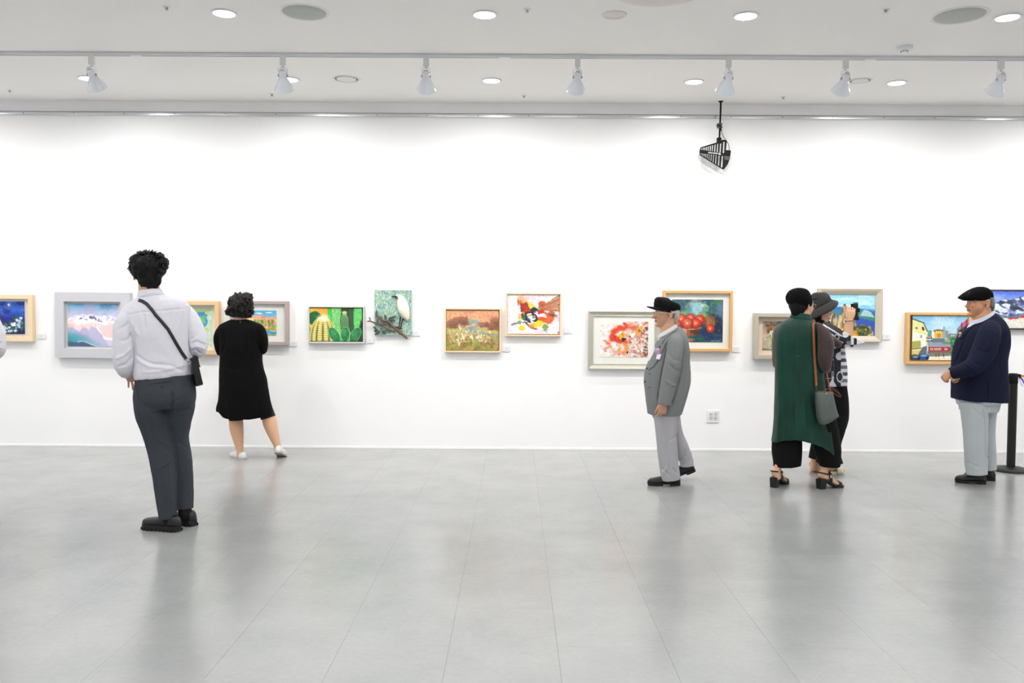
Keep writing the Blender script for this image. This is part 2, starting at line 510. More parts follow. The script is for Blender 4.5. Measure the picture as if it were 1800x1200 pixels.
def spotlight(px, yaw, tilt, roll, label):
    """lamp hung from the track; yaw turns it round the stem, tilt is how far it is raised from straight down towards the wall"""
    p = WZ(px, 104, TRK_Z); p = Vector((p.x, ty, CEIL - 0.026))
    r = empty('track_spotlight', p)
    Ry = Matrix.Rotation(yaw, 4, 'Z')
    MB().box(-0.022, 0.022, -0.016, 0.016, -0.072, 0.002).obj('adapter', M_PLAS, r, bevel=0.003).rotation_euler = (0, 0, yaw * 0.2)
    MB().cyl(0.006, -0.085, -0.070, 12).obj('stem', M_CHROME, r, True)
    pz = -0.150
    yk = MB(); yk.tube([(-0.034, 0, pz), (-0.034, 0, -0.098), (-0.022, 0, -0.086), (0.022, 0, -0.086), (0.034, 0, -0.098), (0.034, 0, pz)], 0.0035, 8, Ry)
    yk.obj('yoke', M_WHITE, r, True)
    # head frame: axis along local -Z, tilted up towards +Y
    Mh = Matrix.Translation((0, 0, pz)) @ Ry @ Matrix.Rotation(tilt, 4, 'X') @ Matrix.Rotation(roll, 4, 'Y')
    for s in (-1, 1):
        k = MB().cyl(0.010, 0, 0.010, 14, Mh @ Matrix.Translation((s * 0.029 if s > 0 else -0.039, 0, 0)) @ Matrix.Rotation(math.pi / 2, 4, 'Y'))
        k.obj('pivot_knob', mat('knob_grey', (168, 170, 174), 0.4), r, True)
    nk = MB().lathe([(0.0001, 0.048), (0.018, 0.048), (0.020, 0.040), (0.023, 0.038), (0.029, 0.034), (0.030, -0.020), (0.0001, -0.020)], 28, Mh)
    nk = nk.obj('lamp_neck', M_SHADE, r, True)
    vt = MB()
    for q in range(6):
        vt.box(-0.0022, 0.0022, 0.010, 0.0175, 0.0478, 0.0490, Mh @ Matrix.Rotation(q * math.pi / 3, 4, 'Z'))
    vt.obj('vent_slot', mat('vent_dark', (82, 86, 94), 0.6), nk)
    sh = MB().lathe([(0.030, -0.010), (0.031, -0.020), (0.042, -0.040), (0.060, -0.076), (0.073, -0.106), (0.0755, -0.120), (0.0735, -0.120), (0.071, -0.105),
                     (0.057, -0.076), (0.039, -0.040), (0.027, -0.022), (0.026, -0.010), (0.030, -0.010)], 40, Mh)
    sh.obj('lamp_shade', M_SHADE, r, True)
    MB().lathe([(0.0001, -0.095), (0.030, -0.092), (0.042, -0.082), (0.036, -0.055), (0.020, -0.025), (0.0001, -0.025)], 28, Mh).obj('bulb', mat('bulb_glow', (255, 255, 255), 0.4, emit=((255, 244, 228), 6.0)), r, True)
    w1 = Mh @ Vector((0, 0, 0.048))
    cb = [Vector((0.004, 0, -0.072)), Vector((0.002, -0.006, -0.088)), Vector((-0.030 if px < 600 else 0.014, -0.012, -0.096)), Vector((-0.034 if px < 600 else 0.012, -0.014, -0.112)), w1]
    pts = []
    for i in range(len(cb) - 1):
        for t in (0, 0.25, 0.5, 0.75):
            a, b0, b1, c_ = cb[max(i - 1, 0)], cb[i], cb[i + 1], cb[min(i + 2, len(cb) - 1)]
            pts.append(0.5 * ((2 * b0) + (b1 - a) * t + (2 * a - 5 * b0 + 4 * b1 - c_) * t * t + (3 * b0 - a - 3 * b1 + c_) * t ** 3))
    pts.append(cb[-1])
    MB().tube(pts, 0.0024, 6).obj('cable', mat('cable_clear', (196, 200, 204), 0.4), r, True)
    la = bpy.data.lights.new('spot_light', 'SPOT'); la.energy = SPOT_W; la.spot_size = math.radians(125); la.spot_blend = 1.0; la.shadow_soft_size = 0.035
    la.color = (1.0, 0.955, 0.885)
    lo = bpy.data.objects.new('spot_lamp', la); COL.objects.link(lo); lo.parent = r
    lo.matrix_local = Mh @ Matrix.Translation((0, 0, -0.105))
    tag(r, label, 'spotlight', 'track spotlights')
    return r
T = math.radians
spotlight(171, T(-4), T(41), T(0), 'white cone spotlight, leftmost on the ceiling track')
spotlight(501, T(6), T(41), T(0), 'white cone spotlight, second from the left on the ceiling track')
spotlight(750, T(4), T(41), T(0), 'white cone spotlight, third from the left on the ceiling track')
spotlight(1015, T(4), T(41), T(0), 'white cone spotlight, fourth from the left on the ceiling track')
spotlight(1281, T(6), T(41), T(0), 'white cone spotlight, fifth from the left, above the hanging antenna')
spotlight(1488, T(6), T(41), T(0), 'white cone spotlight, sixth from the left, in front of an air diffuser')
spotlight(1765, T(7), T(41), T(0), 'white cone spotlight, rightmost on the ceiling track')
for px in (-160, -480, 2050, 2330):
    spotlight(px, 0, T(41), 0, 'white cone spotlight on the track beyond the edge of the picture')

# ---------------------------------------------------------------- picture rail on the wall
rz0 = W(900, 207, WALL_Y).z; rz1 = W(900, 200.5, WALL_Y).z
rl = empty('picture_rail', (0, WALL_Y, rz0))
h = rz1 - rz0
b = MB(); b.run_x([(0.0, 0.0), (-0.010, 0.0), (-0.0135, 0.003), (-0.0145, h * 0.5), (-0.0135, h - 0.003), (-0.010, h), (0.0, h)], X0 + 0.01, X1 - 0.01)
o = b.obj('rail', M_ALU, rl)
MB().box(X0 + 0.01, X1 - 0.01, -0.0155, -0.010, h - 0.004, h + 0.001).obj('rail_lip', mat('rail_shadow_lip', (128, 130, 134), 0.4, metal=0.6), rl)
for k in range(-10, 11):
    M = Matrix.Translation((k * 0.5 + 0.12, -0.0145, h * 0.5)) @ Matrix.Rotation(math.pi / 2, 4, 'X')
    MB().cyl(0.0045, -0.001, 0.002, 8, M).obj('screw', mat('screw_dark', (70, 70, 74), 0.4, metal=0.6), rl)
tag(rl, 'slim aluminium picture hanging rail along the top of the wall', 'rail')

# ---------------------------------------------------------------- wall outlet
c = W(1253, 731.5, WALL_Y)
e = empty('wall_outlet', c)
MB().box(-0.062, 0.062, -0.010, 0, -0.062, 0.062).obj('plate', M_WHITE, e, bevel=0.003)
def sock(x, z):
    Mx = Matrix.Translation((x, -0.010, z)) @ Matrix.Rotation(math.pi / 2, 4, 'X')
    s = MB().lathe([(0.0001, 0.0004), (0.0165, 0.0004), (0.0165, 0.003), (0.0195, 0.003), (0.0195, -0.002), (0.0001, -0.002)], 24, Mx).obj('socket', mat('socket_grey', (212, 212, 216), 0.5), e, True)
    for dx in (-0.008, 0.008):
        MB().cyl(0.0032, 0.0, 0.0016, 10, Matrix.Translation((x + dx, -0.0098, z + 0.001)) @ Matrix.Rotation(math.pi / 2, 4, 'X')).obj('pin_hole', mat('hole_dark', (60, 58, 64), 0.6), s)
    MB().box(x - 0.004, x + 0.004, -0.0115, -0.0098, z - 0.0165, z - 0.013).obj('earth_clip', MATS['hole_dark'], s)
sock(0.025, 0.024); sock(-0.021, -0.016); sock(0.024, -0.018)
j = MB().box(-0.037, -0.006, -0.0115, -0.009, 0.008, 0.034).obj('data_jack', mat('jack_grey', (206, 204, 204), 0.5), e, bevel=0.001)
for dx in (-0.030, -0.013):
    MB().box(dx - 0.003, dx + 0.003, -0.0125, -0.0113, 0.018, 0.030).obj('jack_port', mat('port_grey', (160, 156, 158), 0.6), j)
tag(e, 'white square power outlet plate low on the wall', 'outlet')

# ---------------------------------------------------------------- hanging antenna
AY = 8.40
base = W(1267, 180, AY); base.z = CEIL
e = empty('antenna', (base.x, AY, CEIL))
def L(px, py, dy=0.0):
    p = W(px, py, AY + dy); return (p.x - base.x, p.y - AY, p.z - CEIL)
MB().lathe([(0.0001, -0.010), (0.012, -0.010), (0.022, -0.005), (0.025, 0.0), (0.0001, 0.0)], 24).obj('ceiling_flange', M_BLACK, e, True)
MB().tube([(0, 0, 0), L(1266.5, 200), L(1265.5, 222), L(1264.5, 243)], 0.0085, 12).obj('pole', M_BLACK, e, True)
cl = MB()
pc = L(1265, 219)
cl.box(pc[0] - 0.026, pc[0] + 0.022, pc[1] - 0.02, pc[1] + 0.02, pc[2] - 0.006, pc[2] + 0.012)
cl.box(pc[0] - 0.024, pc[0] + 0.024, pc[1] - 0.018, pc[1] + 0.018, pc[2] - 0.034, pc[2] - 0.014)
cl.obj('clamp', mat('clamp_metal', (92, 94, 98), 0.32, metal=0.8), e, bevel=0.003)
cb_ = MB(); cb_.box(pc[0] - 0.027, pc[0] + 0.012, pc[1] - 0.022, pc[1] + 0.022, pc[2] - 0.016, pc[2] - 0.006)
cb_.obj('clamp_strap', M_BLACK, e)
bk = MB()
a0 = L(1264, 246)
bk.box(a0[0] - 0.022, a0[0] + 0.020, -0.018, 0.018, a0[2] - 0.035, a0[2] + 0.022)
bk.obj('bracket', M_BLACK, e, bevel=0.004)
# log-periodic panel with two rows of slots, traced in its own plane then turned slightly
poly = [(1231, 259.5), (1262, 250), (1270, 246), (1277, 247.5), (1275, 264), (1284, 265), (1282, 280), (1278, 290), (1272, 298), (1269, 297.5), (1229.5, 273), (1229, 266)]
cxp = 1258
P2 = [L(x, y) for x, y in poly]
bm = bmesh.new()
ov = [bm.verts.new((p[0], 0, p[2])) for p in P2]
oe = [bm.edges.new((ov[i], ov[(i + 1) % len(ov)])) for i in range(len(ov))]
edges = list(oe)
def slot(q):
    vs = [bm.verts.new((L(x, y)[0], 0, L(x, y)[2])) for x, y in q]
    for i in range(4): edges.append(bm.edges.new((vs[i], vs[(i + 1) % 4])))
ups = [(1233, 260.8, 264, 0.8), (1236, 260, 264.3, 0.9), (1238.8, 259.4, 264.8, 0.9), (1241.8, 258.6, 265.2, 1.0), (1245, 257.7, 265.7, 1.0), (1248.4, 256.8, 266.2, 1.05), (1252, 255.8, 266.7, 1.1), (1256.4, 254.6, 267.3, 1.15), (1261, 253.3, 268, 1.25), (1266.2, 251.8, 268.8, 1.4), (1272, 250, 269.6, 1.5)]
los = [(1232, 270, 272.6, 0.7), (1234.6, 270.4, 274.4, 0.8), (1237.4, 270.7, 276, 0.8), (1240.2, 271, 277.8, 0.9), (1243, 271.3, 279.5, 0.9), (1246.2, 271.6, 281.4, 1.0), (1249.8, 272, 283.5, 1.05), (1253.8, 272.5, 286, 1.1), (1258.2, 273, 288.6, 1.2), (1263.4, 273.8, 291.6, 1.35), (1269, 274.8, 294.6, 1.45)]
for x, y0_, y1_, w in ups + los:
    dx = -0.06 * (y1_ - y0_)
    slot([(x - w, y0_), (x + w, y0_ - 0.3), (x + w + dx, y1_), (x - w + dx, y1_ - 0.2)])
bmesh.ops.triangle_fill(bm, use_beauty=True, use_dissolve=False, edges=edges, normal=(0, -1, 0))
ret = bmesh.ops.extrude_face_region(bm, geom=list(bm.faces))
for v in ret['geom']:
    if isinstance(v, bmesh.types.BMVert): v.co.y += 0.012
bmesh.ops.recalc_face_normals(bm, faces=bm.faces)
me = bpy.data.meshes.new('panel'); bm.to_mesh(me); bm.free()
pn = link('panel', me, M_BLACK, e, False)
pn.location = (0, -0.02, 0)
def text(body, px, py, size_px, name, parent, dy=-0.0215, rotz=-0.03):
    cu = bpy.data.curves.new(name, 'FONT'); cu.body = body; cu.size = size_px / (F / AY); cu.align_x = 'LEFT'; cu.align_y = 'CENTER'; cu.extrude = 0.0004
    cu.offset = 0.0006
    ob = bpy.data.objects.new(name, cu); COL.objects.link(ob)
    bpy.context.view_layer.update()
    me = bpy.data.meshes.new_from_object(ob.evaluated_get(bpy.context.evaluated_depsgraph_get()))
    bpy.data.objects.remove(ob)
    p = L(px, py)
    me.transform(Matrix.Translation((p[0], dy, p[2])) @ Matrix.Rotation(rotz, 4, 'Y') @ Matrix.Rotation(math.pi / 2, 4, 'X'))
    return link(name, me, mat('white_print', (226, 226, 226), 0.5), parent, False)
text('SENNHEISER', 1244, 268.8, 3.0, 'lettering', e, rotz=0.10)
lg = MB()
q = [L(x, y) for x, y in ((1262.4, 269.2), (1265.6, 269.5), (1266.2, 272.6), (1262.0, 272.4))]
lg.prism([(p[0], p[2]) for p in q], -0.0212, -0.0205); lg.obj('logo_plate', MATS['white_print'], e)
lg = MB(); lg.tube([L(1262.8, 272.0, 0), L(1263.9, 271.8), L(1264.2, 270.0), L(1265.6, 269.9)], 0.0012, 6, Matrix.Translation((0, -0.0212, 0))); lg.obj('logo_stroke', M_BLACK, e)
pts = [L(x, y) for x, y in ((1272.5, 275.2), (1281.2, 276.4), (1280.6, 281.6), (1272.6, 281.0), (1272.5, 275.2))]
MB().tube([(p[0], -0.0205, p[2]) for p in pts], 0.0007, 5).obj('spec_box', MATS['white_print'], e)
for k in range(4):
    p = L(1273.4 + k * 0.3, 276.4 + k * 1.2); p2 = L(1279.8, 277 + k * 1.2)
    MB().tube([(p[0], -0.0205, p[2]), (p2[0], -0.0205, p2[2])], 0.0005, 5).obj('spec_text_line', MATS['white_print'], e)
cpts = [L(x, y, d) for x, y, d in ((1266.5, 222, -0.015), (1268, 230, -0.025), (1271, 239, -0.03), (1276, 246, -0.03), (1280.5, 253, -0.028), (1281.8, 259, -0.022), (1281.8, 265, -0.015))]
MB().tube(cpts, 0.0028, 8).obj('cable', M_BLACK, e, True)
MB().tube([cpts[0], cpts[1]], 0.0052, 10).obj('cable_plug', M_BLACK, e, True)
tag(e, 'black slotted paddle antenna hanging from a ceiling pole', 'antenna')

# ---------------------------------------------------------------- stanchion with belt
sb = WZ(1776.5, 827, 0); SY = sb.y
e = empty('stanchion', (sb.x, sb.y, 0))
s_ = F / SY
Rb = 31.5 / s_
MB().lathe([(0.0001, 0.0), (Rb, 0.0), (Rb, 0.016), (Rb * 0.97, 0.022), (Rb * 0.7, 0.031), (Rb * 0.3, 0.038), (0.0001, 0.040)], 56).obj('base', mat('stanchion_black', (20, 20, 21), 0.5), e, True)
zt = W(1780, 656, SY).z
MB().cyl(7.0 / s_, 0.03, zt - 0.02, 36).obj('post', mat('post_black', (24, 23, 24), 0.38, metal=0.2), e, True)
hd = MB().lathe([(0.0001, zt), (6.4 / s_, zt), (7.4 / s_, zt - 0.006), (7.4 / s_, zt - 0.085), (7.0 / s_, zt - 0.09), (0.0001, zt - 0.09)], 36).obj('head', M_BLACK, e, True)
MB().box(-7.0 / s_ - 0.026, -6.0 / s_, -0.02, 0.02, zt - 0.080, zt - 0.018).obj('belt_clip', M_BLACK, e, bevel=0.004)
MB().box(5.5 / s_, 7.0 / s_ + 0.022, -0.02, 0.02, zt - 0.045, zt - 0.006).obj('belt_cassette', M_BLACK, e, bevel=0.004)
def ribbon(pts, w, th, name, m, parent):
    """flat strap through points; w vector is half width"""
    mb = MB(); k = len(pts); v = []
    for i, p in enumerate(pts):
        p = Vector(p); t = (Vector(pts[min(i + 1, k - 1)]) - Vector(pts[max(i - 1, 0)])).normalized()
        wv = Vector(w); nn = t.cross(wv).normalized() * th / 2
        v += [p + wv + nn, p + wv - nn, p - wv - nn, p - wv + nn]
    f = [(0, 1, 2, 3), tuple(range(4 * k - 1, 4 * k - 5, -1))]
    for i in range(k - 1):
        for j in range(4):
            q = (j + 1) % 4
            f.append((4 * i + j, 4 * i + 4 + j, 4 * i + 4 + q, 4 * i + q))
    mb.add(v, f)
    return mb.obj(name, m, parent, True)
x0_ = 7.0 / s_ + 0.01
ribbon([(x0_, 0, zt - 0.022), (x0_ + 0.2, 0, zt - 0.030), (x0_ + 0.6, 0, zt - 0.042), (x0_ + 1.0, 0, zt - 0.045)], (0, 0.0, 0.010), 0.0015, 'belt', mat('orange_belt', (232, 120, 24), 0.6), e)
ribbon([(x0_, -0.012, zt - 0.026), (x0_ + 0.02, -0.020, zt - 0.05), (x0_ + 0.045, -0.022, zt - 0.095), (x0_ + 0.11, -0.020, zt - 0.115)], (0.010, 0.008, 0.004), 0.0012, 'purple_ribbon', mat('purple_ribbon', (52, 34, 150), 0.4), e)
ribbon([(x0_ - 0.004, -0.014, zt - 0.028), (x0_ - 0.004, -0.026, zt - 0.06), (x0_ + 0.012, -0.028, zt - 0.10), (x0_ + 0.03, -0.026, zt - 0.112)], (0.010, 0.007, 0.003), 0.0012, 'white_ribbon', mat('white_ribbon', (214, 208, 232), 0.4), e)
tag(e, 'black belt stanchion with round base at the right edge', 'stanchion')
# ---------------------------------------------------------------- pictures
class Canvas:
    """a small painter's canvas: colours kept per grid point, later worn by the canvas mesh"""
    def __init__(s, w_m, h_m, base, n=150, seed=1):
        s.W = n; s.H = max(8, int(round(n * h_m / w_m)))
        s.asp = h_m / w_m
        s.U, s.V = np.meshgrid(np.linspace(0, 1, s.W), np.linspace(0, 1, s.H))
        s.Y = s.V * s.asp                       # v in units of the width
        s.a = np.zeros((s.H, s.W, 3)); s.a[:] = np.array(base) / 255.0
        s.r = random.Random(seed); s.seed = seed
    def mix(s, m, col):
        m = np.clip(m, 0, 1)[..., None]
        s.a = s.a * (1 - m) + np.array(col) / 255.0 * m
    def noise(s, su, sv=None, oct=4, k=0):
        return fbm(s.U * su + 13.7 * k, s.Y * (sv or su) + 5.1 * k, oct=oct, seed=s.seed * 17 + k)
    def grad(s, stops):
        vs = [t for t, c in stops]
        for i in range(3):
            s.a[..., i] = np.interp(s.V, vs, [c[i] / 255.0 for t, c in stops])
    def ell(s, u, v, ru, rv, col, al=1.0, soft=0.15, rot=0.0, wob=0.0, k=3):
        x = s.U - u; y = s.Y - v * s.asp
        c, n = math.cos(rot), math.sin(rot)
        d = np.sqrt(((x * c + y * n) / ru) ** 2 + ((-x * n + y * c) / rv) ** 2)
        if wob: d = d + (s.noise(18, k=k) - 0.5) * wob
        s.mix(al * np.clip((1 - d) / max(soft, 1e-3) + 0.5, 0, 1), col)
    def ring(s, u, v, r, w, col, al=1.0, sq=1.0):
        d = np.sqrt((s.U - u) ** 2 + ((s.Y - v * s.asp) / sq) ** 2)
        s.mix(al * np.clip(1.3 - np.abs(d - r) / w, 0, 1), col)
    def poly(s, pts, col, al=1.0, wob=0.0, k=5):
        U = s.U + (s.noise(14, k=k) - 0.5) * wob if wob else s.U
        V = s.V + (s.noise(14, k=k + 1) - 0.5) * wob if wob else s.V
        ins = np.zeros(s.U.shape, bool); n = len(pts)
        for i in range(n):
            x1, y1 = pts[i]; x2, y2 = pts[(i + 1) % n]
            if y1 == y2: continue
            c = ((y1 > V) != (y2 > V)) & (U < (x2 - x1) * (V - y1) / (y2 - y1) + x1)
            ins ^= c
        s.mix(al * ins, col)
    def line(s, pts, w, col, al=1.0, taper=False):
        for i in range(len(pts) - 1):
            (x1, y1), (x2, y2) = pts[i], pts[i + 1]
            y1 *= s.asp; y2 *= s.asp
            dx, dy = x2 - x1, y2 - y1; L2 = dx * dx + dy * dy + 1e-9
            t = np.clip(((s.U - x1) * dx + (s.Y - y1) * dy) / L2, 0, 1)
            d = np.hypot(s.U - x1 - t * dx, s.Y - y1 - t * dy)
            ww = w * (1 - 0.7 * t) if taper else w
            s.mix(al * np.clip(1.2 - d / ww, 0, 1), col)
    def dabs(s, n, box, cols, size, stretch=1.0, rot=None, al=0.9):
        for _ in range(n):
            u = s.r.uniform(box[0], box[2]); v = s.r.uniform(box[1], box[3])
            z = s.r.uniform(*size)
            s.ell(u, v, z * stretch, z, s.r.choice(cols), al, 0.4, s.r.uniform(*rot) if rot else 0)
    def blend_noise(s, su, sv, col, lo=0.45, hi=0.65, al=1.0, k=0, mask=None):
        m = np.clip((s.noise(su, sv, k=k) - lo) / (hi - lo), 0, 1) * al
        if mask is not None: m = m * mask
        s.mix(m, col)

def painterly(c, warp, grain, freq=22, k=40):
    """brush the picture: shift colours along small swirls and vary the paint"""
    du = (c.noise(freq, k=k) - 0.5) * 2 * warp + (c.noise(freq * 3, k=k + 1) - 0.5) * warp
    dv = (c.noise(freq, k=k + 2) - 0.5) * 2 * warp + (c.noise(freq * 3, k=k + 3) - 0.5) * warp
    x = np.clip((c.U + du) * (c.W - 1), 0, c.W - 1.001); y = np.clip((c.V + dv / c.asp) * (c.H - 1), 0, c.H - 1.001)
    i, j = x.astype(int), y.astype(int); fx, fy = (x - i)[..., None], (y - j)[..., None]
    a = c.a
    c.a = (a[j, i] * (1 - fx) + a[j, i + 1] * fx) * (1 - fy) + (a[j + 1, i] * (1 - fx) + a[j + 1, i + 1] * fx) * fy
    g = (c.noise(34, 44, oct=2, k=k + 5) - 0.5)[..., None]
    c.a = np.clip(c.a * (1 + g * grain) + g * grain * 0.25, 0, 1)
    return c
BRUSH = {}
def canvas_mesh(name, cv, w, h, t, edge=(236, 232, 222)):
    """front grid worn with the painted colours, closed with sides and back; local x right, z up, front at y=-t"""
    H, Wd = cv.H, cv.W
    v = []
    xs = np.linspace(-w / 2, w / 2, Wd); zs = np.linspace(h / 2, -h / 2, H)
    X, Z = np.meshgrid(xs, zs)
    front = np.stack([X, np.full_like(X, -t), Z], -1).reshape(-1, 3)
    idx = np.arange(H * Wd).reshape(H, Wd)
    f = np.stack([idx[:-1, :-1], idx[1:, :-1], idx[1:, 1:], idx[:-1, 1:]], -1).reshape(-1, 4)
    n = H * Wd
    ex = np.array([[-w / 2, -t, h / 2], [w / 2, -t, h / 2], [w / 2, -t, -h / 2], [-w / 2, -t, -h / 2],
                   [-w / 2, 0, h / 2], [w / 2, 0, h / 2], [w / 2, 0, -h / 2], [-w / 2, 0, -h / 2]])
    ef = np.array([[0, 1, 5, 4], [1, 2, 6, 5], [2, 3, 7, 6], [3, 0, 4, 7], [4, 5, 6, 7]]) + n
    me = bpy.data.meshes.new(name)
    me.from_pydata(np.concatenate([front, ex]).tolist(), [], np.concatenate([f, ef]).tolist()); me.update()
    at = me.color_attributes.new('paint', 'FLOAT_COLOR', 'POINT')
    col = np.ones((n + 8, 4)); col[:n, :3] = lin_np(cv.a.reshape(-1, 3)); col[n:, :3] = lin(edge)[:3]
    at.data.foreach_set('color', col.astype(np.float32).ravel())
    return me
M_PAINT = mat('paint_on_canvas', (255, 255, 255), 0.55, attr='paint', bump=(300, 0.25, 0.001))
M_PRINT = mat('print_on_paper', (255, 255, 255), 0.6, attr='paint')
M_MATB = mat('mat_board', (240, 239, 234), 0.7)
M_PINE = mat('pale_pine', (233, 208, 172), 0.5, noise=(40, 0.05, (1, 1, 6)))
M_PINE2 = mat('pine', (226, 190, 142), 0.5, noise=(40, 0.06, (1, 1, 6)))
M_OAK = mat('honey_oak', (214, 166, 108), 0.48, noise=(40, 0.08, (1, 1, 6)))
M_OAK2 = mat('light_oak', (220, 176, 116), 0.48, noise=(40, 0.07, (1, 1, 6)))
M_GREYF = mat('matte_grey_frame', (196, 196, 202), 0.6)
M_TAUPE = mat('taupe_frame', (172, 158, 152), 0.55, noise=(60, 0.05))
M_SILV = mat('silver_white_frame', (206, 204, 198), 0.4)
M_CHAMP = mat('champagne_frame', (198, 194, 180), 0.32, metal=0.35, noise=(30, 0.05))
M_LINEN = mat('linen_frame', (196, 187, 170), 0.55, noise=(120, 0.09))
M_SAGE = mat('sage_silver_frame', (188, 184, 168), 0.42, metal=0.2, noise=(60, 0.06))
M_WENGE = mat('dark_brown_frame', (62, 44, 36), 0.5)
M_DARK = mat('dark_liner', (44, 46, 42), 0.7)
M_PEACH = mat('peach_mat_board', (238, 214, 194), 0.7)

def frame(px0, py0, px1, py1, bar, depth, m, inner, cv_fn, label, name='framed_picture', profile='flat', mat_m=None, glass=False, liner=None, tilt=0.0,
          edge=(236, 232, 222), mat_depth=0.35, art_depth=0.5, cat='painting', liner_px=0, n=150, print_=False):
    """px rect of the outer edge; bar = rail width in px; inner = px rect of the painted surface"""
    Yf = WALL_Y - depth
    a = W(px0, py0, Yf); b = W(px1, py1, Yf)
    sc = F / Yf
    w, h = (b.x - a.x), (a.z - b.z)
    cx, cz = (a.x + b.x) / 2, (a.z + b.z) / 2
    r = empty(name, (cx, WALL_Y, cz), (0, tilt, 0))
    bw = bar / sc
    # four mitred rails, each its own piece
    def prof(kind):
        if kind == 'flat': return [(0, 0), (0, -depth), (bw, -depth), (bw, 0)]
        if kind == 'bevel': return [(0, 0), (0, -depth * 0.9), (bw * 0.12, -depth), (bw * 0.45, -depth * 0.9), (bw, -depth * 0.55), (bw, 0)]
        if kind == 'scoop': return [(0, 0), (0, -depth), (bw * 0.14, -depth), (bw * 0.4, -depth * 0.72), (bw * 0.8, -depth * 0.6), (bw * 0.86, -depth * 0.68), (bw, -depth * 0.66), (bw, 0)]
        if kind == 'step': return [(0, 0), (0, -depth), (bw * 0.62, -depth), (bw * 0.62, -depth * 0.45), (bw, -depth * 0.42), (bw, 0)]
    pr = prof(profile)
    for side in range(4):
        mbx = MB(); v = []
        for end in (-1, 1):
            for q, y in pr:
                if side in (0, 1):
                    sg = 1 if side == 0 else -1
                    v.append((end * (w / 2 - q), y, sg * (h / 2 - q)))
                else:
                    sg = -1 if side == 2 else 1
                    v.append((sg * (w / 2 - q), y, end * (h / 2 - q)))
        k = len(pr)
        f = [tuple(range(k)), tuple(range(2 * k - 1, k - 1, -1))] + [(i, k + i, k + (i + 1) % k, (i + 1) % k) for i in range(k)]
        mbx.add(v, f)
        mbx.obj('frame_rail', m, r, bevel=min(0.0012, bw * 0.1), seg=1)
    # backing / mat board
    iw, ih = w / 2 - bw, h / 2 - bw
    md = depth * mat_depth
    bm_ = mat_m or M_DARK
    MB().box(-iw - 0.001, iw + 0.001, -md, -0.004, -ih - 0.001, ih + 0.001).obj('mat_board' if mat_m else 'backing', bm_, r)
    ia = W(inner[0], inner[1], Yf + depth * 0.4); ib = W(inner[2], inner[3], Yf + depth * 0.4)
    pw, ph = ib.x - ia.x, ia.z - ib.z
    if liner:
        lw = liner_px / sc
        MB().box(-pw / 2 - lw, pw / 2 + lw, -md - 0.006, -md, -ph / 2 - lw, ph / 2 + lw).obj('liner', liner, r).location = ((ia.x + ib.x) / 2 - cx, 0, (ia.z + ib.z) / 2 - cz)
    cv = cv_fn(pw, ph)
    painterly(cv, *BRUSH.get(cv_fn.__name__, (0.006, 0.25)))
    th = depth * art_depth
    o = link('painting', canvas_mesh('painting', cv, pw, ph, th - md if th > md + 0.003 else 0.003, edge), M_PRINT if print_ else M_PAINT, r, False)
    o.location = ((ia.x + ib.x) / 2 - cx, -md - (0.0062 if liner else 0.0), (ia.z + ib.z) / 2 - cz)
    if glass:
        MB().box(-iw - 0.001, iw + 0.001, -depth * 0.80, -depth * 0.80 + 0.002, -ih - 0.001, ih + 0.001).obj('glass_pane', glass_mat(), r)
    tag(r, label, cat, 'pictures hung along the wall')
    return r

# --- the paintings -----------------------------------------------------------
def p_night(w, h):
    c = Canvas(w, h, (24, 34, 130), seed=3)
    c.grad([(0, (22, 46, 150)), (0.25, (40, 96, 190)), (0.5, (22, 40, 150)), (1, (22, 20, 84))])
    c.blend_noise(5, 12, (84, 152, 214), 0.5, 0.75, 0.75, mask=np.clip(1.1 - c.V * 2.0, 0, 1)); c.blend_noise(7, 14, (14, 20, 96), 0.5, 0.7, 0.8, k=2)
    c.ell(0.70, 0.1, 0.022, 0.022, (226, 224, 190), 1, 0.4); c.ell(0.70, 0.1, 0.07, 0.06, (160, 200, 230), 0.3, 1.0)
    c.ell(0.36, 0.95, 0.36, 0.36, (40, 30, 96), 0.85, 0.3); c.ell(0.30, 0.90, 0.22, 0.30, (30, 24, 92), 0.9, 0.25)
    c.line([(0.36, 0.42), (0.46, 0.5), (0.54, 0.62)], 0.015, (108, 130, 128), 0.7)
    for (bx, by, rr, n) in ((0.85, 0.72, 0.13, 22), (0.72, 0.84, 0.13, 24), (0.5, 0.9, 0.14, 22), (0.25, 0.92, 0.14, 20), (0.86, 0.56, 0.08, 10)):
        c.dabs(n, (bx - rr, by - rr, bx + rr, by + rr * 0.9), [(38, 92, 74), (30, 70, 70), (64, 116, 84)], (0.012, 0.03), 1.5, (-1, 1), 0.8)
        c.dabs(n // 2, (bx - rr, by - rr, bx + rr, by + rr * 0.8), [(214, 226, 240), (184, 206, 232), (236, 240, 244)], (0.014, 0.028), 1.3, (-1, 1), 0.9)
    return c
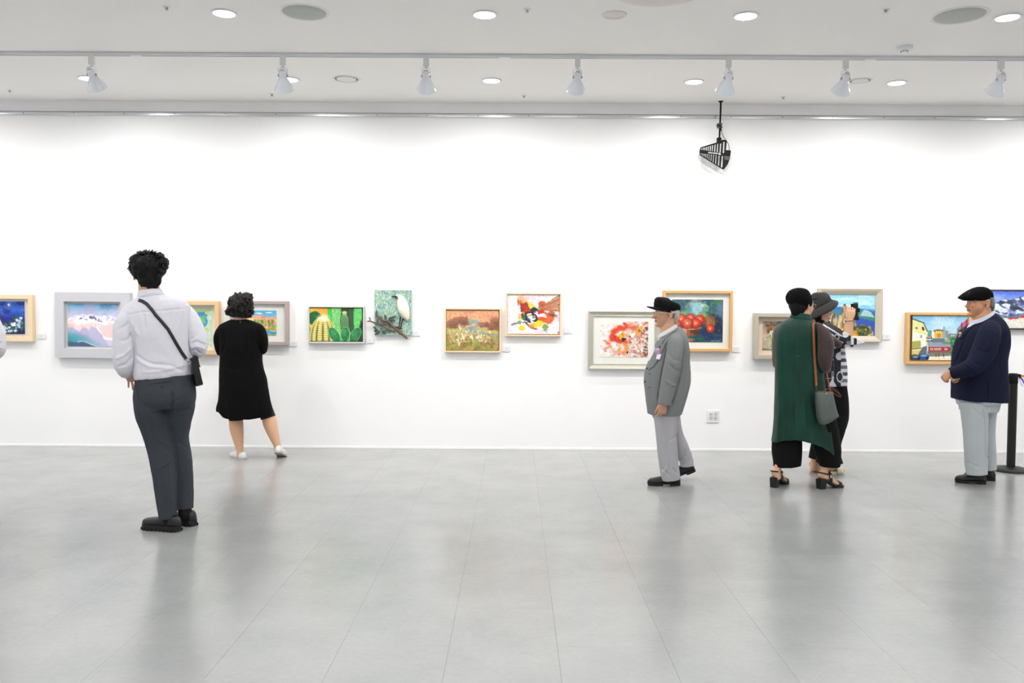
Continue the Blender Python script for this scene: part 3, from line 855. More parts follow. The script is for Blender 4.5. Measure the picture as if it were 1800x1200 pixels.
def p_mist(w, h):
    c = Canvas(w, h, (214, 200, 226), seed=4)
    c.grad([(0, (108, 178, 214)), (0.2, (176, 186, 216)), (0.42, (226, 208, 222)), (0.7, (238, 208, 214)), (1, (200, 196, 226))])
    c.blend_noise(4, 6, (84, 134, 178), 0.5, 0.75, 0.8, mask=np.clip(1.2 - c.V * 4, 0, 1)); c.blend_noise(4, 5, (176, 166, 204), 0.5, 0.7, 0.7, k=3, mask=np.clip(1.3 - c.V * 2.2, 0, 1))
    c.poly([(1, 0.13), (0.76, 0.3), (0.7, 0.36), (1, 0.42)], (196, 198, 236), 0.9, 0.02)
    c.ell(0.45, 0.42, 0.36, 0.10, (252, 250, 250), 0.9, 0.7, wob=0.7)
    c.poly([(0.06, 0.46), (0.2, 0.36), (0.27, 0.26), (0.33, 0.25), (0.38, 0.3), (0.45, 0.26), (0.53, 0.26), (0.58, 0.31), (0.66, 0.33), (0.72, 0.42), (0.8, 0.49), (0.5, 0.47), (0.3, 0.46)], (252, 250, 252), 0.95, 0.05)
    for pts in ([(0.21, 0.38), (0.27, 0.28), (0.33, 0.27), (0.37, 0.33), (0.41, 0.39), (0.35, 0.36), (0.3, 0.37)], [(0.4, 0.32), (0.46, 0.28), (0.53, 0.28), (0.55, 0.34), (0.58, 0.4), (0.5, 0.36), (0.44, 0.37)], [(0.58, 0.36), (0.64, 0.35), (0.69, 0.42), (0.62, 0.41)]):
        c.poly(pts, (98, 94, 150), 0.95, 0.06, k=9)
    c.blend_noise(16, 26, (250, 248, 252), 0.52, 0.6, 0.8, k=8, mask=((c.V > .27) & (c.V < .46)) * 1.0)
    c.blend_noise(6, 9, (244, 186, 178), 0.5, 0.7, 0.8, k=4, mask=np.clip(1 - np.abs(c.V - 0.55) * 5, 0, 1))
    c.poly([(0.78, 0.5), (0.64, 0.62), (0.75, 0.8), (1, 0.84), (1, 0.5)], (246, 206, 206), 0.8, 0.05)
    c.line([(0.58, 0.56), (0.72, 0.8), (1, 0.84)], 0.03, (253, 250, 246), 0.8)
    c.poly([(0, 0.56), (0.1, 0.56), (0.24, 0.66), (0.5, 1), (0, 1)], (166, 180, 206), 0.95, 0.03)
    c.poly([(0.2, 0.68), (0.3, 0.56), (0.38, 0.58), (0.6, 1), (0.3, 1)], (180, 172, 208), 0.9, 0.03)
    c.poly([(0.42, 0.6), (0.48, 0.53), (0.56, 0.56), (0.68, 0.72), (0.82, 1), (0.44, 1)], (188, 182, 214), 0.95, 0.03)
    c.ell(0.1, 0.86, 0.3, 0.13, (52, 150, 166), 0.9, 1.0, 0.1); c.ell(0.08, 0.92, 0.14, 0.07, (40, 128, 116), 0.8, 0.9); c.ell(0.4, 0.95, 0.3, 0.1, (120, 170, 192), 0.7, 1.0, 0.2)
    c.poly([(0, 0.88), (0.22, 0.9), (0.34, 0.89), (0.5, 0.97), (0.6, 1), (0, 1)], (62, 92, 124), 1, 0.03)
    c.line([(0.2, 0.895), (0.28, 0.875), (0.38, 0.905), (0.48, 0.955), (0.6, 1.0)], 0.008, (240, 226, 216), 0.9)
    c.line([(0.76, 0.985), (0.9, 0.985)], 0.006, (110, 100, 150), 0.6)
    return c
def p_map(w, h):
    c = Canvas(w, h, (222, 234, 224), seed=5)
    c.blend_noise(9, 9, (190, 232, 150), 0.48, 0.62, 0.9, k=1); c.blend_noise(16, 16, (236, 244, 238), 0.5, 0.65, 0.8, k=2); c.blend_noise(22, 22, (176, 222, 204), 0.55, 0.7, 0.7, k=3)
    c.poly([(0.18, 0.06), (0.84, 0.02), (0.9, 0.1), (0.5, 0.4), (0.05, 0.3)], (172, 232, 112), 0.7, 0.12)
    c.poly([(0.28, 0.18), (0.72, 0.08), (0.82, 0.22), (0.84, 0.45), (0.7, 0.56), (0.5, 0.56), (0.3, 0.45)], (70, 142, 208), 1, 0.1)
    c.poly([(0.46, 0.22), (0.76, 0.18), (0.78, 0.4), (0.64, 0.46), (0.44, 0.4)], (88, 196, 188), 1, 0.07)
    c.ell(0.6, 0.32, 0.13, 0.1, (128, 214, 92), 1, 0.3, wob=0.7); c.ell(0.72, 0.56, 0.2, 0.08, (170, 232, 110), 0.8, 0.6, wob=0.9)
    for i in range(10):
        for j in range(13):
            c.ell(0.05 + i * 0.1 + c.r.uniform(-.01, .01), 0.05 + j * 0.075, 0.008, 0.008, (60, 110, 130), 0.75, 0.6)
    return c
def p_hills(w, h):
    c = Canvas(w, h, (90, 184, 228), seed=6)
    c.grad([(0, (84, 176, 226)), (0.35, (128, 206, 238)), (1, (240, 220, 150))])
    for u, v in ((0.3, 0.1), (0.5, 0.11), (0.78, 0.08), (0.15, 0.16)): c.ell(u, v, 0.09, 0.02, (248, 250, 250), 0.95, 0.6, wob=0.8)
    c.poly([(0, 0.34), (0.2, 0.26), (0.4, 0.2), (0.55, 0.17), (0.75, 0.27), (1, 0.25), (1, 0.7), (0, 0.7)], (234, 178, 142), 1, 0.05)
    c.blend_noise(9, 7, (222, 146, 150), 0.5, 0.66, 0.8, k=1, mask=((c.V > 0.2) & (c.V < 0.6)) * 1.0); c.blend_noise(8, 14, (246, 226, 150), 0.5, 0.62, 0.9, k=2, mask=(c.V > 0.32) * 1.0)
    c.blend_noise(10, 12, (120, 176, 72), 0.55, 0.68, 0.9, k=3, mask=(c.V > 0.38) * 1.0)
    for k in range(9):
        u = 0.08 + 0.1 * k; c.line([(u, 0.36 + 0.03 * (k % 3)), (u + 0.01, 0.62)], 0.012, c.r.choice([(60, 120, 64), (140, 96, 50), (204, 176, 60)]), 0.9)
        c.ell(u, 0.44, 0.035, 0.05, c.r.choice([(206, 186, 70), (90, 146, 72), (176, 122, 60)]), 0.75, 0.7, wob=0.9)
    c.poly([(0, 0.66), (0.3, 0.64), (0.6, 0.7), (1, 0.74), (1, 0.8), (0.5, 0.76), (0, 0.74)], (196, 156, 82), 0.9, 0.04)
    c.poly([(0.0, 0.74), (0.5, 0.76), (1, 0.84), (1, 0.95), (0, 0.95)], (60, 160, 206), 1, 0.03)
    c.blend_noise(6, 30, (170, 220, 238), 0.55, 0.68, 0.8, k=5, mask=(c.V > 0.76) * 1.0)
    c.poly([(0, 0.92), (0.6, 0.94), (1, 0.99), (1, 1), (0, 1)], (190, 146, 78), 0.9, 0.03)
    return c
def p_cactus(w, h):
    c = Canvas(w, h, (70, 180, 84), n=180, seed=7)
    A = c.asp
    c.poly([(0, 0), (0.55, 0), (0.5, 0.6), (0, 0.6)], (232, 206, 60), 1); c.ell(0.25, 0.1, 0.18, 0.16, (236, 166, 62), 0.9, 1.0)
    c.ell(0.1, 0.32, 0.13, 0.14, (26, 112, 58), 1, 0.12); c.blend_noise(50, 50, (14, 62, 34), 0.5, 0.6, 0.6, k=1, mask=(((c.U - .1) / .13) ** 2 + ((c.Y - .32 * A) / .14) ** 2 < 1) * 1.0)
    c.poly([(0.34, 0), (0.43, 0), (0.44, 0.6), (0.34, 0.6)], (60, 186, 78), 1, 0.01)
    c.ell(0.55, 0.32, 0.12, 0.36, (110, 196, 110), 1, 0.1); c.blend_noise(60, 60, (188, 228, 160), 0.5, 0.62, 0.6, k=2, mask=((np.abs(c.U - .5) < .07)) * 1.0)
    c.poly([(0.6, 0), (0.76, 0), (0.78, 0.2), (0.74, 0.7), (0.6, 0.75)], (36, 58, 34), 1, 0.02); c.ell(0.81, 0.25, 0.065, 0.36, (52, 84, 52), 1, 0.1)
    c.ell(0.94, 0.3, 0.1, 0.42, (88, 196, 100), 1, 0.1); c.blend_noise(60, 60, (150, 222, 130), 0.5, 0.62, 0.6, k=3, mask=(c.U > .86) * (c.V < .7) * 1.0)
    c.poly([(0.93, 0.62), (1, 0.3), (1, 1), (0.9, 1)], (34, 52, 42), 1, 0.03)
    # striped column cactus
    c.ell(0.665, 0.42, 0.085, 0.2, (18, 92, 56), 1, 0.08)
    for t in (-0.8, -0.45, -0.12, 0.2, 0.52, 0.84):
        c.line([(0.665 + t * 0.02, 0.12), (0.665 + t * 0.075, 0.3), (0.665 + t * 0.082, 0.6)], 0.006, (198, 222, 150), 0.9)
    c.ell(0.665, 0.13, 0.05, 0.03, (206, 214, 140), 0.9, 0.8)
    # golden ball cactus
    gx, gy, gr, gh = 0.25, 0.95, 0.26, 0.44
    c.ell(gx, gy, gr, gh, (206, 186, 92), 1, 0.04)
    ball = np.clip(((1 - np.hypot((c.U - gx) / gr, (c.Y - gy * A) / gh)) / 0.03), 0, 1)
    yy = np.clip((c.Y - gy * A) / gh, -0.999, 0.999); lon = np.arcsin(np.clip((c.U - gx) / (gr * np.sqrt(1 - yy * yy)), -1, 1))
    c.mix(ball * np.clip(np.cos(lon * 13) * 1.8 - 0.6, 0, 1) * np.clip((c.V - 0.36) * 4, 0, 1) * 0.9, (84, 98, 38))
    c.mix(ball * (np.sin(c.V * 95 + np.abs(lon) * 4) > 0.1) * np.clip(0.7 - np.cos(lon * 13) * 0.6, 0, 1) * 0.75, (248, 238, 180)); c.ell(0.26, 0.30, 0.10, 0.06, (252, 246, 214), 0.9, 1.2)
    # three pads
    for u, v, ru, rv, ro, cl in ((0.47, 0.82, 0.085, 0.16, -0.55, (26, 124, 76)), (0.87, 0.82, 0.085, 0.16, 0.5, (24, 112, 66)), (0.68, 0.8, 0.082, 0.135, 0.0, (24, 118, 66))):
        c.ell(u, v, ru * 1.08, rv * 1.05, (176, 220, 130), 1, 0.06, ro); c.ell(u, v, ru, rv, cl, 1, 0.08, ro); c.ell(u - 0.02, v - 0.06, ru * 0.5, rv * 0.5, (70, 164, 104), 0.5, 1.0, ro)
        for i in range(26): c.ell(u + c.r.uniform(-.06, .06), v + c.r.uniform(-.16, .16), 0.004, 0.004, (206, 232, 170), 0.8, 0.6)
    c.line([(0.8, 0.93), (0.87, 0.9), (0.93, 0.9)], 0.006, (170, 130, 60), 0.6)
    return c
def p_water(w, h):
    c = Canvas(w, h, (138, 182, 176), n=120, seed=8)
    c.blend_noise(7, 9, (150, 190, 160), 0.4, 0.6, 0.8, k=1); c.blend_noise(9, 12, (96, 140, 136), 0.5, 0.66, 0.8, k=2); c.blend_noise(5, 6, (162, 190, 140), 0.52, 0.7, 0.7, k=3)
    c.blend_noise(70, 34, (226, 236, 230), 0.52, 0.62, 0.75, k=4); c.blend_noise(60, 26, (92, 128, 116), 0.56, 0.66, 0.6, k=5)
    c.ell(0.2, 0.75, 0.35, 0.3, (112, 150, 140), 0.4, 1.0)
    c.ell(0.9, 0.93, 0.02, 0.016, (206, 92, 92), 1, 0.3)
    return c
def p_river(w, h):
    c = Canvas(w, h, (232, 176, 128), seed=9)
    c.grad([(0, (226, 164, 128)), (0.2, (240, 182, 122)), (0.32, (232, 170, 132)), (0.5, (188, 172, 120)), (1, (150, 140, 70))])
    c.blend_noise(5, 7, (216, 148, 120), 0.5, 0.7, 0.8, k=1, mask=(c.V < .35) * 1.0)
    c.poly([(0.36, 0.28), (0.42, 0.2), (0.48, 0.21), (0.6, 0.26), (0.72, 0.3), (0.6, 0.34), (0.4, 0.34)], (140, 164, 160), 0.95, 0.02)
    for u, v, ru, rv in ((0.28, 0.28, 0.16, 0.1), (0.12, 0.35, 0.14, 0.1), (0.93, 0.34, 0.13, 0.13), (0.75, 0.36, 0.14, 0.05), (0.85, 0.44, 0.06, 0.06)):
        c.ell(u, v, ru, rv, (150, 96, 74), 0.9, 0.4, wob=0.9); c.ell(u + 0.02, v + 0.03, ru * 0.7, rv * 0.6, (112, 74, 56), 0.6, 0.6, wob=0.9, k=8)
    c.poly([(0.45, 0.4), (0.7, 0.36), (0.55, 0.44), (0.5, 0.48), (0.85, 0.58), (1, 0.6), (1, 0.7), (0.7, 0.6), (0.4, 0.54), (0.35, 0.45)], (142, 160, 160), 0.95, 0.05)
    c.poly([(0.55, 0.46), (0.95, 0.5), (1, 0.57), (0.8, 0.57)], (188, 176, 88), 0.9, 0.05); c.poly([(0, 0.46), (0.3, 0.44), (0.4, 0.5), (0.2, 0.56), (0, 0.56)], (186, 180, 84), 0.8, 0.06)
    m = np.clip((c.V - 0.55) * 6, 0, 1)
    c.blend_noise(9, 8, (182, 150, 80), 0.45, 0.6, 0.9, k=2, mask=m); c.blend_noise(10, 9, (136, 104, 64), 0.52, 0.64, 0.9, k=3, mask=m); c.blend_noise(12, 9, (122, 150, 58), 0.55, 0.66, 0.9, k=4, mask=m); c.blend_noise(11, 9, (206, 176, 72), 0.57, 0.68, 0.8, k=5, mask=m)
    c.dabs(90, (0.05, 0.5, 0.85, 0.8), [(236, 222, 200), (246, 238, 224), (226, 196, 168)], (0.006, 0.014), 1.6, (-2, 2), 0.85)
    for u, v in ((0.27, 0.4), (0.33, 0.62), (0.66, 0.6), (0.5, 0.62), (0.24, 0.78)):
        for k in range(7): c.line([(u, v + 0.1), (u + c.r.uniform(-.05, .05), v + c.r.uniform(-.06, .03))], 0.006, (248, 240, 226), 0.85)
    c.dabs(40, (0.02, 0.65, 0.98, 0.98), [(172, 118, 78), (116, 86, 54), (150, 160, 70), (196, 166, 80)], (0.01, 0.025), 1.8, (0.8, 2.2), 0.6)
    for u in (0.72, 0.8, 0.88): c.line([(u, 0.12), (u + 0.04, 0.3)], 0.004, (160, 104, 84), 0.5)
    return c
def p_rooster(w, h):
    c = Canvas(w, h, (244, 236, 238), n=170, seed=10)
    c.blend_noise(6, 6, (246, 214, 228), 0.5, 0.68, 0.8, k=1); c.blend_noise(40, 40, (206, 190, 198), 0.6, 0.7, 0.5, k=2)
    c.ell(0.27, 0.16, 0.09, 0.1, (240, 166, 110), 0.9, 0.9, wob=0.6); c.ell(0.25, 0.22, 0.05, 0.05, (206, 96, 52), 0.9, 0.5, wob=0.8)
    c.ell(0.44, 0.28, 0.12, 0.05, (236, 206, 70), 0.9, 0.5, 0.5, wob=0.7)
    c.poly([(0.25, 0.22), (0.36, 0.2), (0.44, 0.34), (0.46, 0.42), (0.36, 0.46), (0.26, 0.45)], (158, 44, 34), 1, 0.04); c.poly([(0.3, 0.28), (0.4, 0.3), (0.42, 0.4), (0.32, 0.42)], (196, 62, 40), 0.8, 0.06)
    # tail of long feathers
    for k in range(15):
        t = k / 14; u2 = 1.0; v2 = 0.02 + t * 0.42
        c.line([(0.6 + 0.06 * t, 0.32 + 0.06 * t), (0.78, 0.2 + t * 0.2), (u2, v2)], 0.014, [(212, 96, 50), (120, 124, 128), (236, 150, 74), (96, 70, 60), (226, 120, 60)][k % 5], 0.9)
    c.ell(0.66, 0.24, 0.06, 0.06, (180, 72, 44), 0.9, 0.5, wob=0.8)
    # broken black, white, red and teal patches of the body
    c.poly([(0.3, 0.46), (0.5, 0.4), (0.6, 0.5), (0.58, 0.68), (0.44, 0.72), (0.34, 0.66), (0.28, 0.56)], (34, 34, 38), 1, 0.14)
    c.ell(0.52, 0.38, 0.07, 0.05, (30, 50, 54), 1, 0.3, wob=0.9); c.ell(0.24, 0.56, 0.03, 0.05, (236, 186, 60), 0.9, 0.4, wob=0.9); c.ell(0.31, 0.58, 0.04, 0.05, (60, 96, 62), 0.8, 0.5, wob=0.9)
    c.poly([(0.62, 0.46), (0.8, 0.44), (0.9, 0.58), (0.84, 0.74), (0.7, 0.74), (0.58, 0.66)], (222, 100, 50), 1, 0.1); c.ell(0.84, 0.5, 0.07, 0.06, (170, 84, 50), 0.9, 0.4, wob=0.9)
    for u, v, ru in ((0.42, 0.53, 0.055), (0.5, 0.6, 0.055), (0.46, 0.58, 0.06), (0.39, 0.58, 0.03), (0.66, 0.52, 0.06), (0.61, 0.5, 0.045), (0.7, 0.55, 0.045), (0.58, 0.47, 0.03)):
        c.ell(u, v, ru, ru * 0.75, (250, 244, 248), 1, 0.2, c.r.uniform(-1, 1), wob=1.3, k=int(u * 50))
    c.ell(0.47, 0.56, 0.03, 0.03, (240, 206, 224), 0.8, 0.8, wob=0.9); c.ell(0.57, 0.66, 0.03, 0.02, (34, 34, 38), 1, 0.3, wob=0.9)
    c.dabs(26, (0.3, 0.4, 0.62, 0.74), [(190, 60, 40), (60, 110, 110), (30, 30, 34), (240, 236, 240), (226, 150, 60)], (0.008, 0.02), 1.8, (-1.5, 1.5), 0.8)
    c.ell(0.64, 0.44, 0.06, 0.05, (206, 40, 40), 0.95, 0.3, wob=0.9); c.ell(0.66, 0.61, 0.07, 0.03, (230, 76, 40), 0.95, 0.4, wob=0.8); c.ell(0.62, 0.36, 0.03, 0.03, (110, 168, 70), 0.9, 0.4)
    c.ell(0.36, 0.69, 0.02, 0.02, (240, 240, 240), 1, 0.3); c.ring(0.36, 0.69, 0.024, 0.008, (20, 20, 24))
    c.line([(0.36, 0.72), (0.45, 0.84), (0.55, 0.88)], 0.02, (70, 40, 34), 0.9)
    for u, v, r_ in ((0.28, 0.86, 0.06), (0.54, 0.77, 0.07), (0.62, 0.74, 0.07)): c.ell(u, v, r_, r_ * 0.8, (240, 206, 44), 1, 0.2, wob=0.9, k=int(u * 40))
    c.ell(0.73, 0.82, 0.06, 0.05, (118, 150, 60), 0.9, 0.4, wob=0.9); c.ell(0.24, 0.71, 0.05, 0.03, (100, 150, 70), 0.9, 0.4, wob=0.9); c.ell(0.46, 0.8, 0.06, 0.05, (206, 140, 56), 0.9, 0.5, wob=0.9)
    for k in range(10):
        c.line([(0.2, 0.72), (0.05 + c.r.uniform(0, .1), 0.74 + c.r.uniform(-.02, .1))], 0.005, (50, 66, 76), 0.7); c.line([(0.7, 0.9), (0.64 + c.r.uniform(0, .18), 0.98 - c.r.uniform(0, .1))], 0.005, (70, 82, 84), 0.6)
        c.line([(0.8, 0.5), (0.95, 0.48 + c.r.uniform(0, .12))], 0.005, (74, 60, 54), 0.6); c.line([(0.2, 0.28), (0.18 + c.r.uniform(0, .03), 0.1 + c.r.uniform(0, .1))], 0.004, (74, 60, 60), 0.5)
    c.dabs(50, (0.02, 0.02, 0.98, 0.98), [(60, 50, 54), (226, 140, 150), (200, 120, 90)], (0.003, 0.006), 1, None, 0.6)
    c.ell(0.975, 0.975, 0.016, 0.016, (214, 70, 40), 1, 0.2)
    return c
def p_splash(w, h):
    c = Canvas(w, h, (246, 240, 238), n=170, seed=11)
    c.blend_noise(7, 7, (246, 190, 172), 0.5, 0.68, 0.7, k=1, mask=np.clip((c.U - .3) * 2, 0, 1)); c.blend_noise(9, 9, (238, 90, 52), 0.56, 0.66, 0.8, k=2, mask=np.clip(1.3 - np.hypot(c.U - .62, c.V - .6) * 2, 0, 1))
    c.line([(0.26, 0.5), (0.28, 0.3), (0.4, 0.18), (0.56, 0.16)], 0.065, (234, 74, 38), 1); c.line([(0.26, 0.46), (0.4, 0.52), (0.54, 0.56)], 0.08, (232, 62, 34), 1)
    c.line([(0.48, 0.04), (0.56, 0.12)], 0.02, (226, 60, 36)); c.ell(0.68, 0.18, 0.14, 0.08, (236, 96, 54), 0.85, 0.7, wob=0.9)
    c.line([(0.5, 0.6), (0.56, 0.74), (0.52, 0.86)], 0.05, (240, 150, 62), 0.9); c.line([(0.1, 0.56), (0.2, 0.62)], 0.04, (232, 80, 48), 0.8); c.line([(0.12, 0.78), (0.2, 0.72)], 0.05, (236, 96, 60), 0.8)
    for u, v, r_ in ((0.46, 0.40, 0.09), (0.62, 0.3, 0.07), (0.36, 0.64, 0.06), (0.72, 0.68, 0.06), (0.58, 0.47, 0.06), (0.19, 0.8, 0.06)):
        c.ell(u, v, r_, r_ * 0.8, (250, 240, 236), 0.8, 0.6, c.r.uniform(-1, 1), wob=1.4, k=int(u * 60))
    for u, v, r_ in ((0.37, 0.64, 0.05), (0.56, 0.28, 0.04), (0.2, 0.84, 0.045), (0.64, 0.88, 0.04)): c.ring(u, v, r_, 0.012, (252, 250, 250), 0.9); c.ring(u + 0.01, v, r_ * 0.7, 0.006, (90, 80, 84), 0.5)
    c.blend_noise(12, 12, (236, 120, 96), 0.5, 0.62, 0.7, k=6, mask=np.clip((c.U - .45) * 3, 0, 1)); c.blend_noise(26, 26, (80, 56, 56), 0.58, 0.64, 0.75, k=7, mask=np.clip((c.U - .55) * 2.5, 0, 1)); c.blend_noise(20, 20, (250, 226, 210), 0.55, 0.64, 0.8, k=9, mask=np.clip((c.U - .5) * 3, 0, 1))
    c.line([(0.24, 0.44), (0.3, 0.28), (0.42, 0.2), (0.52, 0.2)], 0.05, (232, 66, 34), 0.9); c.line([(0.28, 0.48), (0.42, 0.56)], 0.06, (230, 60, 34), 0.9)
    c.ell(0.46, 0.4, 0.06, 0.07, (240, 180, 48), 1, 0.3, wob=0.6); c.ell(0.8, 0.26, 0.08, 0.1, (238, 164, 66), 0.9, 0.5, wob=0.9); c.line([(0.41, 0.68), (0.42, 0.84)], 0.025, (240, 178, 60), 0.9)
    for u, v, r_ in ((0.48, 0.5, 0.035), (0.46, 0.36, 0.015), (0.52, 0.48, 0.02), (0.3, 0.44, 0.014), (0.63, 0.43, 0.02), (0.82, 0.26, 0.016), (0.57, 0.87, 0.025), (0.4, 0.93, 0.014), (0.12, 0.84, 0.012), (0.56, 0.18, 0.012)):
        c.ell(u, v, r_, r_, (36, 26, 28), 1, 0.3, wob=0.4, k=int(v * 60))
    for k in range(44):
        u, v = c.r.uniform(0.62, 1), c.r.uniform(0.02, 0.98)
        c.line([(u, v), (u + c.r.uniform(-.06, .06), v + c.r.uniform(-.05, .05))], 0.008, c.r.choice([(60, 44, 44), (110, 84, 78), (226, 110, 70), (240, 176, 90), (150, 110, 110)]), 0.7)
    for k in range(26):
        v = c.r.uniform(0, 1); c.line([(c.r.uniform(.92, 1), v), (c.r.uniform(.92, 1), v + 0.03)], 0.01, (48, 36, 38), 0.8)
    for k in range(36):
        u, v = c.r.uniform(0, 0.5), c.r.uniform(0, 1)
        c.line([(u, v), (u + c.r.uniform(-.05, .06), v + c.r.uniform(-.04, .04))], 0.004, c.r.choice([(90, 84, 88), (226, 92, 64), (150, 140, 140)]), 0.6)
    c.dabs(90, (0, 0, 1, 1), [(40, 30, 32), (232, 80, 46), (240, 170, 70), (250, 248, 246)], (0.003, 0.010), 1, None, 0.8)
    return c
def p_apples(w, h):
    c = Canvas(w, h, (34, 74, 92), n=170, seed=12)
    c.grad([(0, (36, 88, 110)), (0.4, (48, 104, 104)), (0.62, (34, 60, 92)), (1, (22, 66, 72))])
    for k in range(90):
        u, v = c.r.uniform(0, 1), c.r.uniform(0, .5)
        c.ell(u, v, c.r.uniform(.01, .035), c.r.uniform(.02, .06), c.r.choice([(46, 120, 120), (30, 74, 120), (70, 140, 110), (26, 60, 76), (90, 150, 170), (54, 110, 60)]), 0.6, 0.5)
    c.ell(0.5, 0.2, 0.16, 0.16, (170, 214, 226), 0.85, 0.9, wob=0.8); c.ell(0.44, 0.1, 0.1, 0.06, (140, 196, 206), 0.8, 0.8, wob=0.7); c.ell(0.62, 0.14, 0.06, 0.03, (206, 226, 220), 0.8, 0.6)
    c.line([(0.36, 0.05), (0.62, 0.06)], 0.012, (150, 76, 48), 0.8); c.ell(0.3, 0.12, 0.03, 0.03, (176, 92, 56), 0.8, 0.6); c.ell(0.6, 0.36, 0.08, 0.05, (160, 184, 74), 0.85, 0.7, wob=0.8); c.ell(0.2, 0.32, 0.08, 0.05, (150, 184, 90), 0.7, 0.8, wob=0.8)
    c.ell(0.66, 0.16, 0.04, 0.025, (160, 196, 70), 0.8, 0.5); c.ell(0.95, 0.18, 0.06, 0.28, (96, 120, 160), 0.7, 0.8); c.ell(0.88, 0.06, 0.08, 0.05, (60, 124, 64), 0.8, 0.7)
    c.ell(0.83, 0.62, 0.19, 0.24, (28, 42, 66), 0.95, 0.3, wob=0.3); c.ell(0.72, 0.5, 0.12, 0.1, (206, 116, 52), 0.75, 0.9, wob=0.8)
    for k in range(12): u = c.r.uniform(.66, .84); c.line([(u, 0.4), (u, 0.62)], 0.006, c.r.choice([(226, 150, 60), (170, 80, 40), (120, 130, 60)]), 0.7)
    c.poly([(0, 0.74), (0.3, 0.72), (0.62, 0.74), (1, 0.78), (1, 1), (0, 1)], (30, 48, 104), 0.8, 0.05); c.blend_noise(10, 14, (26, 92, 84), 0.5, 0.62, 0.9, k=2, mask=(c.V > .8) * 1.0)
    # basket
    c.poly([(0.0, 0.66), (0.55, 0.66), (0.5, 0.84), (0.38, 0.86), (0.0, 0.86)], (150, 76, 44), 1, 0.02); c.poly([(0.0, 0.68), (0.3, 0.68), (0.3, 0.8), (0.0, 0.8)], (226, 156, 96), 0.9, 0.04); c.ell(0.45, 0.75, 0.09, 0.06, (84, 44, 34), 0.9, 0.5)
    c.line([(0.0, 0.69), (0.2, 0.715), (0.4, 0.70), (0.58, 0.66)], 0.016, (216, 160, 96), 0.9); c.ell(0.3, 0.95, 0.14, 0.04, (206, 130, 74), 0.8, 0.6)
    for u, v, r_ in ((0.19, 0.46, 0.1), (0.37, 0.43, 0.085), (0.55, 0.47, 0.095), (0.1, 0.58, 0.09), (0.48, 0.56, 0.1), (0.31, 0.56, 0.115), (0.76, 0.68, 0.082)):
        c.ell(u, v, r_, r_, (150, 28, 20), 1, 0.12); c.ell(u - r_ * .08, v - r_ * .1, r_ * .86, r_ * .86, (214, 54, 30), 0.95, 0.5); c.ell(u - r_ * .2, v - r_ * .2, r_ * .5, r_ * .5, (240, 130, 78), 0.85, 0.9); c.ell(u - r_ * .1, v - r_ * .05, r_ * .14, r_ * .14, (254, 240, 210), 0.95, 0.6)
    c.ell(0.35, 0.54, 0.022, 0.03, (160, 140, 60), 0.9, 0.5)
    for k in range(7): c.line([(0.78 + k * .025, 0.955 + .012 * (k % 2)), (0.795 + k * .025, 0.972 - .012 * (k % 2))], 0.006, (230, 232, 226), 0.9)
    c.dabs(70, (0, 0.02, 1, 1), [(120, 170, 176), (26, 44, 80), (90, 130, 90), (150, 180, 200)], (0.004, 0.012), 1.8, (0, 3), 0.5)
    return c
def p_flowers(w, h):
    c = Canvas(w, h, (176, 160, 144), seed=13)
    c.blend_noise(5, 5, (204, 190, 172), 0.45, 0.65, 0.8, k=1); c.blend_noise(6, 6, (136, 118, 106), 0.52, 0.68, 0.7, k=2)
    c.poly([(0, 0.86), (0.4, 0.7), (1, 0.66), (1, 1), (0, 1)], (198, 182, 160), 0.8, 0.08); c.line([(0, 0.98), (0.6, 0.98)], 0.03, (88, 84, 76), 0.8)
    c.ell(0.55, 0.66, 0.14, 0.2, (96, 108, 120), 0.9, 0.5); c.ell(0.58, 0.6, 0.05, 0.1, (178, 186, 190), 0.7, 0.7)
    c.dabs(80, (0.12, 0.12, 0.75, 0.42), [(176, 108, 46), (140, 82, 36), (206, 146, 70), (96, 66, 44)], (0.02, 0.05), 1.4, (-2, 2), 0.85)
    c.dabs(50, (0.25, 0.02, 0.8, 0.25), [(84, 76, 96), (120, 96, 80), (60, 56, 60)], (0.015, 0.04), 1.5, (-2, 2), 0.8)
    c.dabs(80, (0.2, 0.35, 0.7, 0.6), [(236, 234, 220), (206, 214, 190), (120, 140, 80), (226, 206, 90), (250, 248, 240)], (0.012, 0.035), 1.5, (-2, 2), 0.9)
    c.dabs(40, (0.1, 0.55, 0.5, 0.72), [(196, 150, 90), (160, 170, 120), (216, 196, 160)], (0.015, 0.035), 1.5, (-1, 1), 0.7)
    c.ell(0.3, 0.82, 0.07, 0.055, (190, 186, 70), 1, 0.3); c.ell(0.32, 0.88, 0.09, 0.02, (110, 98, 84), 0.7, 0.7)
    return c
